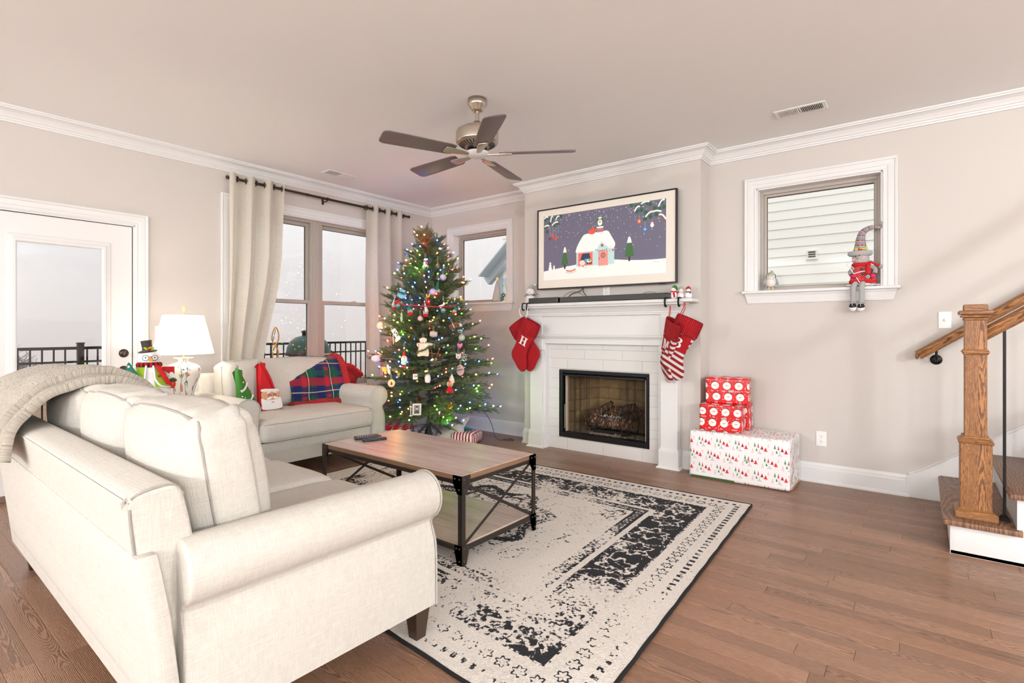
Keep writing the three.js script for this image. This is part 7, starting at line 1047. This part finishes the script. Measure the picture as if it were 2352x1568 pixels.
// ---------------------------------------------------------------- stairs, newel, rails
{
  const t = thing('staircase', 'white sided staircase with oak treads rising to the right', 'staircase', [0, 0, 0]);
  const zo = 1.07, rise = 0.185, run = 0.262, x0 = 5.152;
  for (let i = 0; i < 5; i++) {
    const x = x0 + i * run, y = (i + 1) * rise, g = extrude(shape([[-0.028, 0.0], [run + 0.02, 0], [run + 0.02, 0.028], [-0.02, 0.028], [-0.03, 0.022], [-0.033, 0.014], [-0.03, 0.004]]), zo + 0.018, 0.006, { seg: 3 }).translate(x, y - 0.028, 0.018);
    const uv = g.attributes.uv, p = g.attributes.position; for (let k = 0; k < uv.count; k++) uv.setXY(k, p.getZ(k) + i * 0.31, p.getX(k) * 0.33 + i * 0.17);
    mesh('tread', g, oakTread, t); mesh('nosing', extrude(shape([[0, 0], [0.028, 0], [0.028, 0.02], [0.022, 0.027], [0, 0.028]]), run + 0.05, 0.001).rotateY(PI / 2).rotateX(0).translate(x - 0.03, y - 0.0285, zo + 0.015).applyMatrix4(new THREE.Matrix4()), oakRail, t);
    mesh('riser', span(x, x + 0.02, y - rise, y - 0.028, 0.02, zo, 0.001), trimPaint, t);
  }
  const st = []; for (let i = 0; i < 5; i++) { st.push([x0 + 0.002 + i * run, i ? i * rise + 0.0 : 0], [x0 + 0.002 + i * run, (i + 1) * rise - 0.029]); }
  mesh('stringer', extrude(shape([[x0 + 0.002, 0], [x0 + 0.002, rise - 0.029], ...[1, 2, 3, 4].flatMap((i) => [[x0 + i * run, i * rise - 0.029], [x0 + i * run, (i + 1) * rise - 0.029]]), [x0 + 5 * run, 5 * rise - 0.029], [x0 + 5 * run, 0]]), 0.02, 0.001).translate(0, 0, zo - 0.02), trimPaint, t);
  mesh('shoe_moulding', mould([[0, 0], [0.012, 0], [0.011, 0.01], [0.004, 0.018], [0, 0.018]], [[x0, 0.03], [x0, zo], [x0 + 5 * run, zo]].map(([a, b]) => [a, b]).reverse(), planTo), trimPaint, t);
  const y0 = 0.17, sk = [[4.955, 0], [4.955, y0], [5.02, y0 + 0.03], [5.02 + 1.4, y0 + 0.03 + 1.4 * 0.705], [6.42, 0]];
  mesh('skirt_board', extrude(shape(sk), 0.016, 0.002).translate(0, 0, 0.0), trimPaint, t);
  mesh('skirt_cap', [bar(V(5.02, y0 + 0.03, 0.01), V(6.42, y0 + 0.03 + 1.4 * 0.705, 0.01), 0.02, 0.012), bar(V(4.955, y0, 0.01), V(5.02, y0 + 0.03, 0.01), 0.02, 0.012), span(4.945, 4.962, 0, 0.158, 0.0, 0.019, 0.001)], trimPaint, t);
}
{
  const t = thing('stair_railing', 'stained oak newel post with moulded box base and black iron baluster', 'stair railing', [5.262, 0.185, 0.935]);
  const sq = (r0, y0, r1, y1) => { const g = new THREE.CylinderGeometry(r1 * Math.SQRT2, r0 * Math.SQRT2, y1 - y0, 4, 1).rotateY(PI / 4).translate(0, (y0 + y1) / 2, 0); return toCreasedNormals(flat(g), 0.3); };
  const uvWood = (g) => boxUV(flat(g));
  const n = mesh('newel_post', [box(0.132, 0.36, 0.132, 0, 0.225, 0, 0.003), box(0.0925, 0.72, 0.0925, 0, 0.76, 0, 0.002)].map(uvWood), oakPost, t);
  mesh('base_moulding', [box(0.178, 0.036, 0.178, 0, 0.018, 0, 0.004), sq(0.086, 0.036, 0.07, 0.05)].map(uvWood), oakRail, n);
  mesh('box_moulding', [box(0.148, 0.012, 0.148, 0, 0.408, 0, 0.004), sq(0.073, 0.414, 0.058, 0.428), box(0.114, 0.012, 0.114, 0, 0.433, 0, 0.003)].map(uvWood), oakRail, n);
  mesh('neck_ring', [box(0.116, 0.014, 0.116, 0, 0.895, 0, 0.005), box(0.104, 0.03, 0.104, 0, 0.894, 0, 0.004)].map(uvWood), oakRail, n);
  mesh('cap', [box(0.104, 0.016, 0.104, 0, 1.073, 0, 0.005), box(0.124, 0.012, 0.124, 0, 1.088, 0, 0.004), box(0.142, 0.022, 0.142, 0, 1.108, 0, 0.004), box(0.1, 0.034, 0.1, 0, 1.135, 0, 0.003)].map(uvWood), oakRail, n);
  const rp = curveShape([[-0.028, -0.03], [0.028, -0.03], [0.024, -0.012], [0.031, 0.008], [0.026, 0.026], [0, 0.033], [-0.026, 0.026], [-0.031, 0.008], [-0.024, -0.012]], 4);
  const hr = extrude(rp, 1.5, 0.001, { crease: 0.9 }); const hu = hr.attributes.uv, hp = hr.attributes.position; for (let k = 0; k < hu.count; k++) hu.setXY(k, hp.getZ(k), hp.getX(k) + hp.getY(k));
  const lay = (g) => g.applyMatrix4(new THREE.Matrix4().makeBasis(V(0, 0, -1), V(-sin(0.615), cos(0.615), 0), V(cos(0.615), sin(0.615), 0)));
  mesh('handrail', lay(hr.clone()).translate(0.03, 0.985, 0), oakRail, t);
  for (let i = 0; i < 4; i++) { const x = 0.118 + i * 0.131, st = floor((5.262 + x - 5.119) / 0.262) * 0.185, top = 0.985 + (x - 0.03) * 0.706 - 0.03; const b = mesh('baluster', span(x - 0.0064, x + 0.0064, st, top, -0.0144, -0.0016, 0.001), blackMetal, t); mesh('shoe', [sq(0.019, 0, 0.019, 0.014).translate(x, st, -0.008), sq(0.019, 0.014, 0.009, 0.03).translate(x, st, -0.008), sq(0.021, 0, 0.021, 0.005).translate(x, st, -0.008)], blackMetal, b); }
  const w = thing('wall_handrail', 'sloping oak handrail on the wall with a black round bracket', 'handrail', [5.01, 1.02, 0.08]);
  const wr = lay(hr); mesh('rail', wr, oakRail, w); mesh('end_cap', T(sph(0.024, 0, 0, 0, [0.5, 1.1, 1.2]), [-0.006, -0.002, 0]), oakRail, w);
  for (const x of [0.1, 1.0]) mesh('bracket', [T(lathe([[0, 0.014], [0.02, 0.012], [0.034, 0.004], [0.035, 0]], 24), [x, x * 0.7 - 0.1, -0.0795], [PI / 2, 0, 0]), tube([[x, x * 0.7 - 0.1, -0.07], [x, x * 0.7 - 0.105, -0.03], [x, x * 0.7 - 0.085, -0.006], [x, x * 0.7 - 0.03, 0]], 0.0075, 20, 8)], blackMetal, w);
}
// ---------------------------------------------------------------- long legged snowman on the right sill
{
  const t = thing('snowman_doll', 'plush snowman with long striped grey hat sitting on the right sill', 'snowman doll', [4.678, 1.5245, 0.0]);
  const k = 0.000465, p = (x, y, z = 0) => [(x - 350) * k, (1078 - y) * k, z];
  const dots = drawn(256, 256, (g) => { g.fillStyle = '#c4161c'; g.fillRect(0, 0, 256, 256); g.fillStyle = '#f0e9e2'; for (let y = 0; y < 8; y++) for (let x = 0; x < 8; x++) { g.beginPath(); g.arc(x * 32 + (y % 2) * 16, y * 32 + 8, 6, 0, 7); g.fill(); } }, { size: [0.25, 0.25] });
  mesh('sweater', lathe([[0, 0.025], [0.082, 0.028], [0.085, 0.04], [0.078, 0.07], [0.066, 0.11], [0.055, 0.15], [0.05, 0.17], [0, 0.172]], 32).scale(1, 1, 0.62), M('#ffffff', { map: dots, roughness: 0.95 }), t);
  mesh('sweater_hem', lathe([[0.083, 0.024], [0.088, 0.028], [0.088, 0.046], [0.08, 0.05]], 32).scale(1, 1, 0.63), C.red, t);
  const lp = drawn(128, 128, (g) => { g.fillStyle = '#e9e7e6'; g.fillRect(0, 0, 128, 128); g.fillStyle = '#55585c'; for (let i = 0; i < 9; i++) { g.beginPath(); g.ellipse(hash(i, 4) * 128, hash(i, 5) * 128, 20, 10, i, 0, 7); g.fill(); } }, { size: [0.3, 0.3] });
  mesh('trousers', [sph(0.08, 0, 0.018, 0.004, [1.02, 0.28, 0.6]), T(sph(0.05, 0, 0, 0, [1.4, 0.22, 0.8]), [-0.05, 0.01, 0.012]), T(sph(0.05, 0, 0, 0, [1.3, 0.22, 0.8]), [0.05, 0.01, 0.012])], M('#ffffff', { map: lp, roughness: 0.95 }), t);
  mesh('head', sph(0.056, -0.012, 0.206, 0.006, [1, 0.86, 0.8], 26), fluff, t);
  mesh('hat_brim', T(new THREE.TorusGeometry(0.052, 0.021, 12, 36).rotateX(PI / 2).scale(1.12, 0.95, 0.85), [-0.016, 0.25, 0.0]), fluff, t);
  const hatT = drawn(64, 512, (g) => { g.fillStyle = '#8c9094'; g.fillRect(0, 0, 64, 512); for (let r = 0; r < 8; r++) for (let i = 0; i < 4; i++) { g.fillStyle = '#b5202e'; g.beginPath(); g.moveTo(i * 16, r * 64 + 44); g.lineTo(i * 16 + 8, r * 64 + 24); g.lineTo(i * 16 + 16, r * 64 + 44); g.fill(); g.fillStyle = '#e6e2e0'; g.fillRect(0, r * 64 + 45, 64, 4); } });
  const pts = [[-0.016, 0.255, 0], [-0.014, 0.31, 0], [-0.012, 0.36, 0], [0.0, 0.405, 0], [0.03, 0.43, 0], [0.07, 0.441, 0], [0.1, 0.432, 0.0], [0.112, 0.428, 0], [0.117, 0.445, 0]], cv = new THREE.CatmullRomCurve3(pts.map((q) => V(...q)));
  const hg = new THREE.TubeGeometry(cv, 60, 1, 18, false), hp = hg.attributes.position, hu = hg.attributes.uv; for (let i = 0; i < hp.count; i++) { const s = hu.getX(i), c = cv.getPointAt(s), r = lerp(0.05, 0.0075, pow(s, 0.72)), d = V(hp.getX(i), hp.getY(i), hp.getZ(i)).sub(c).normalize(); hp.setXYZ(i, c.x + d.x * r, c.y + d.y * r, c.z + d.z * r * 0.85); hu.setXY(i, hu.getY(i) * 2, s); } hg.computeVertexNormals();
  mesh('hat', hg, M('#ffffff', { map: hatT, roughness: 0.95 }), t); mesh('hat_pompom', sph(0.0165, 0.117, 0.462, 0), fluff, t);
  mesh('holly_leaf', [T(sph(0.016, 0, 0, 0, [0.8, 1.2, 0.3], 8), [-0.035, 0.277, 0.036], [0, 0, 0.5]), T(sph(0.016, 0, 0, 0, [1.2, 0.7, 0.3], 8), [-0.005, 0.279, 0.038]), T(sph(0.014, 0, 0, 0, [1.2, 0.7, 0.3], 8), [0.02, 0.281, 0.035])], M([0.5, 0.55, 0.1]), t); mesh('holly_berry', [sph(0.009, -0.016, 0.273, 0.046), sph(0.008, -0.002, 0.272, 0.046)], C.redG, t);
  mesh('eye', [sph(0.005, -0.04, 0.226, 0.045), sph(0.005, -0.016, 0.232, 0.049)], C.blackG, t); mesh('nose', sph(0.0075, -0.026, 0.211, 0.052), M([0.55, 0.25, 0.12]), t);
  mesh('cheek', [sph(0.01, -0.056, 0.2, 0.038, [1, 1, 0.4]), sph(0.01, 0.01, 0.216, 0.047, [1, 1, 0.4])], C.pink, t); mesh('mouth', [[-0.055, 0.195], [-0.043, 0.184], [-0.024, 0.181], [-0.004, 0.196]].map(([x, y]) => sph(0.0028, x, y, 0.047, [1, 1, 1], 6)), C.charcoal, t);
  mesh('scarf', [T(new THREE.TorusGeometry(0.046, 0.016, 10, 30).rotateX(PI / 2).scale(1, 0.9, 0.75), [-0.01, 0.165, 0.004]), tube([[0.035, 0.17, 0.026], [0.05, 0.178, 0.03], [0.085, 0.16, 0.02], [0.105, 0.15, 0.01]], 0.0085, 20, 8), tube([[0.036, 0.165, 0.036], [0.035, 0.12, 0.052], [0.034, 0.085, 0.058]], 0.012, 20, 8)], C.red, t); mesh('scarf_tassel', [sph(0.015, 0.113, 0.143, 0.008), sph(0.016, 0.036, 0.068, 0.06)], fluff, t);
  mesh('arm', [tube([[0.05, 0.15, 0.012], [0.078, 0.125, 0.02], [0.076, 0.09, 0.036]], 0.0155, 16, 10), tube([[-0.06, 0.145, 0.01], [-0.078, 0.11, 0.014], [-0.07, 0.09, 0.03]], 0.0145, 16, 10)], fluff, t); mesh('mitten', [sph(0.018, 0.066, 0.072, 0.046, [1, 1.15, 0.8]), sph(0.018, -0.052, 0.078, 0.05, [1.4, 0.9, 0.8])], M([0.55, 0.015, 0.08]), t);
  mesh('snowflake', [[-0.004, 0.128, 0.042], [0.004, 0.09, 0.048]].flatMap(([x, y, z]) => [0, 1, 2, 3].map((i) => T(box(0.024, 0.0035, 0.002, 0, 0, 0, 0), [x, y, z], [-0.15, 0, i * PI / 4]))), C.charcoal, t);
  mesh('shovel', [bar(V(-0.085, 0.155, 0.03), V(-0.012, 0.025, 0.062), 0.0055, 0.0055), T(sph(0.014, 0, 0, 0, [0.6, 1.3, 0.3], 10), [-0.09, 0.166, 0.028], [0, 0, 0.5])], C.white, t); mesh('garland', tube([[-0.05, 0.095, 0.052], [-0.01, 0.108, 0.05], [0.03, 0.113, 0.046]], 0.0035, 16, 6), C.white, t);
  for (const [x, x2, d] of [[-0.042, -0.052, 0], [0.004, 0.0, 0.004]]) { mesh('leg', tube([[x, 0.018, 0.03], [x, 0.018, 0.058], [x2, -0.01, 0.0745], [x2, -0.06, 0.0735], [x2, -0.112 - d, 0.072]], 0.0185, 30, 12), fluff, t); mesh('ankle_fur', T(new THREE.TorusGeometry(0.015, 0.0085, 8, 20).rotateX(PI / 2), [x2 - 0.002, -0.118 - d, 0.073]), fluff, t); const bt = mesh('boot', [sph(0.0245, x2 - 0.004, -0.152 - d, 0.08, [0.95, 1.25, 1.05])], M('#060607', { roughness: 0.5 }), t); mesh('sole', sph(0.0255, x2 - 0.004, -0.162 - d, 0.078, [0.97, 1.0, 1.05]), C.white, bt); mesh('lace', [tube([[x2 - 0.016, -0.128 - d, 0.097], [x2 - 0.004, -0.126 - d, 0.101], [x2 + 0.01, -0.126 - d, 0.097]], 0.0018, 8, 5), bar(V(x2 - 0.004, -0.126 - d, 0.102), V(x2 - 0.006, -0.146 - d, 0.108), 0.003, 0.002)], C.white, bt); }
}
{
  const t = thing('penguin_figure', 'small grey and white penguin figurine at the left of the right sill', 'penguin', [4.045, 1.5245, 0.002], 0.1);
  mesh('body', [sph(0.046, 0, 0.068, 0, [1, 0.95, 0.85], 20), sph(0.032, 0, 0.112, 0.004, [1.05, 0.85, 0.9], 18)], M([0.62, 0.62, 0.6]), t); mesh('belly', sph(0.038, 0, 0.062, 0.016, [0.9, 0.95, 0.75], 18), M([0.8, 0.74, 0.68]), t); mesh('face', sph(0.025, 0, 0.11, 0.014, [1.05, 0.7, 0.8], 16), C.white, t);
  mesh('wing', [T(sph(0.03, 0, 0, 0, [0.35, 1.1, 0.7]), [-0.046, 0.068, 0.004], [0, 0, -0.25]), T(sph(0.03, 0, 0, 0, [0.35, 1.1, 0.7]), [0.046, 0.068, 0.004], [0, 0, 0.3])], C.grey, t); mesh('hat', [lathe([[0.031, 0.122], [0.034, 0.126], [0.031, 0.134], [0.022, 0.146], [0.006, 0.153], [0, 0.153]], 18), T(sph(0.008, 0, 0, 0, [1.6, 0.6, 1]), [0.008, 0.157, 0], [0, 0, -0.3])], C.sage, t);
  mesh('eye', [-1, 1].map((s) => sph(0.0032, s * 0.0125, 0.114, 0.033)), C.blackG, t); mesh('beak', T(new THREE.ConeGeometry(0.005, 0.01, 8), [0, 0.109, 0.037], [PI / 2, 0, 0]), C.orange, t); mesh('headphone', tube([[-0.034, 0.105, 0.004], [-0.03, 0.13, 0.008], [0, 0.142, 0.01], [0.03, 0.13, 0.008], [0.036, 0.1, 0.004]], 0.003, 20, 6), C.charcoal, t);
  mesh('leg', [-1, 1].map((s) => cyl(0.0055, 0.0055, 0.026, s * 0.015, 0.014, 0.01, 8)), M([0.75, 0.5, 0.35]), t); mesh('foot', [-1, 1].map((s) => sph(0.009, s * 0.015, 0.0035, 0.016, [1, 0.4, 1.4], 8)), M([0.75, 0.55, 0.3]), t);
}
// ---------------------------------------------------------------- left sill and mantel figures
{
  const t = thing('fluffy_tree', 'fluffy white cone tree with gold star on the small left sill', 'ornamental tree', [1.085, 1.5245, -0.035]);
  const g = lathe([[0, 0], [0.058, 0.002], [0.06, 0.02], [0.05, 0.08], [0.037, 0.15], [0.022, 0.215], [0.01, 0.25], [0, 0.255]], 40), p = g.attributes.position; for (let i = 0; i < p.count; i++) { const k = 1 + 0.35 * n3(p.getX(i) * 40, p.getY(i) * 40, p.getZ(i) * 40); p.setX(i, p.getX(i) * k); p.setZ(i, p.getZ(i) * k); } g.computeVertexNormals(); mesh('cone', g, fluff, t);
  const s = []; for (let i = 0; i < 10; i++) { const a = PI / 2 + i * PI / 5, r = i % 2 ? 0.012 : 0.028; s.push([r * cos(a), r * sin(a)]); } mesh('star', T(extrude(shape(s), 0.01, 0.003), [0, 0.277, 0], [0, 0.5, 0.15]), C.gold, t);
  const f = thing('village_figure', 'small white cottage figure with teal wreath at the right of the left sill', 'figurine', [1.205, 1.5245, -0.035], 0.2); mesh('base', sph(0.036, 0, 0.004, 0, [1.2, 0.35, 0.9]), C.white, f); mesh('cottage', [box(0.046, 0.06, 0.04, 0.006, 0.04, 0, 0.003)], C.ivory, f); mesh('roof', T(cyl(0.045, 0.006, 0.036, 0, 0, 0, 4), [0.006, 0.087, 0], [0, PI / 4, 0]), C.white, f); mesh('wreath', [T(new THREE.TorusGeometry(0.017, 0.007, 8, 20), [-0.014, 0.076, 0.026], [0, 0, 0]), T(new THREE.TorusGeometry(0.014, 0.006, 8, 20), [-0.026, 0.036, 0.03], [0, 0.2, 0])], C.teal, f);
}
{
  const trio = (label, x, z, k, hatM, scarfM, o) => { const t = thing('snowman_figurine', label, 'snowman', [x, 1.4625, z], 0.35, 'snowmen on the mantel end'); mesh('body', [lathe([[0, 0], [0.024, 0], [0.032, 0.014], [0.033, 0.03], [0.026, 0.05], [0.018, 0.06], [0, 0.062]], 26), sph(0.0215, 0, 0.074, 0)].map((g) => g.scale(k, k, k)), C.whiteG, t); mesh('hat', [lathe([[0.0225, 0.078], [0.025, 0.082], [0.024, 0.09], [0.018, 0.104], [0.008, 0.111], [0, 0.112]], 22), sph(0.005, 0, 0.113, 0)].map((g) => T(g, [0, 0, 0], [-0.1, 0, o.lean ?? 0], k)), hatM, t); mesh('scarf', [T(new THREE.TorusGeometry(0.019, 0.006, 8, 22).rotateX(PI / 2), [0, 0.058 * k, 0], [0, 0, 0], k), o.long ? T(box(0.016, 0.04, 0.005, 0, 0, 0, 0.002), [0.004, 0.034, 0.033], [0.05, 0, 0.12], k) : T(box(0.012, 0.018, 0.006, 0, 0, 0, 0.002), [0.012, 0.048, 0.024], [0, 0.4, 0.2], k), ...(o.long ? [T(box(0.022, 0.012, 0.006, 0, 0, 0, 0.002), [0.032, 0.056, 0.008], [0, 0.3, 0.3], k)] : [])], scarfM, t); mesh('eye', [-1, 1].map((s) => sph(0.0021 * k, s * 0.007 * k, 0.077 * k, 0.0205 * k, [1, 1, 1], 6)), C.blackG, t); mesh('nose', T(new THREE.ConeGeometry(0.0022, 0.008, 6), [0, 0.073 * k, 0.024 * k], [PI / 2, 0, 0]), C.orange, t); return t; };
  trio('snowman figurine with green hat and long red scarf on the mantel', 3.352, 0.345, 1.06, C.green, C.red, { lean: -0.1, long: true }); trio('snowman figurine with grey hat and pink scarf, middle of the mantel trio', 3.421, 0.352, 0.92, C.sage, C.pink, {}); trio('snowman figurine with red hat and dark green scarf at the mantel end', 3.486, 0.362, 0.9, C.red, M([0.02, 0.1, 0.08]), {});
  const t = thing('snowman_figurine', 'white snowman with grey hat and twig arms at the left mantel end', 'snowman', [1.818, 1.4625, 0.315], 0.5); mesh('body', [lathe([[0, 0], [0.045, 0], [0.055, 0.02], [0.05, 0.06], [0.036, 0.09], [0, 0.095]], 28), sph(0.043, 0, 0.128, 0.004, [1, 0.92, 0.95], 22)], C.white, t);
  mesh('nose', T(new THREE.ConeGeometry(0.0055, 0.026, 10), [-0.006, 0.124, 0.052], [PI / 2, 0, 0.5]), M([0.75, 0.12, 0.02]), t); mesh('eye', [sph(0.0035, -0.018, 0.138, 0.039), sph(0.0035, 0.01, 0.139, 0.042)], C.blackG, t); mesh('collar', Array.from({ length: 13 }, (_, i) => { const a = -0.2 + i * 0.3; return bar(V(0.034 * cos(a), 0.092, 0.034 * sin(a)), V(0.05 * cos(a), 0.1 + 0.006 * (i % 3), 0.05 * sin(a)), 0.004, 0.004); }), C.charcoal, t);
  mesh('twig_arm', [bar(V(-0.045, 0.085, 0.01), V(-0.062, 0.1, 0.016), 0.004, 0.004), bar(V(-0.05, 0.082, 0.01), V(-0.064, 0.08, 0.02), 0.004, 0.004), bar(V(0.045, 0.09, 0.01), V(0.085, 0.11, 0.016), 0.004, 0.004), bar(V(0.066, 0.1, 0.013), V(0.068, 0.115, 0.014), 0.003, 0.003)], C.charcoal, t); mesh('hat', [T(lathe([[0.022, 0], [0.024, 0.006], [0.018, 0.022], [0.008, 0.032], [0, 0.034]], 18), [0.002, 0.166, 0], [0, 0, -0.2]), tube([[0.01, 0.195, 0], [0.025, 0.2, 0.0], [0.04, 0.196, 0]], 0.007, 12, 8)], C.grey, t); mesh('hat_pompom', sph(0.0125, 0.05, 0.2, 0), C.white, t);
}
renderer.render(scene, camera);
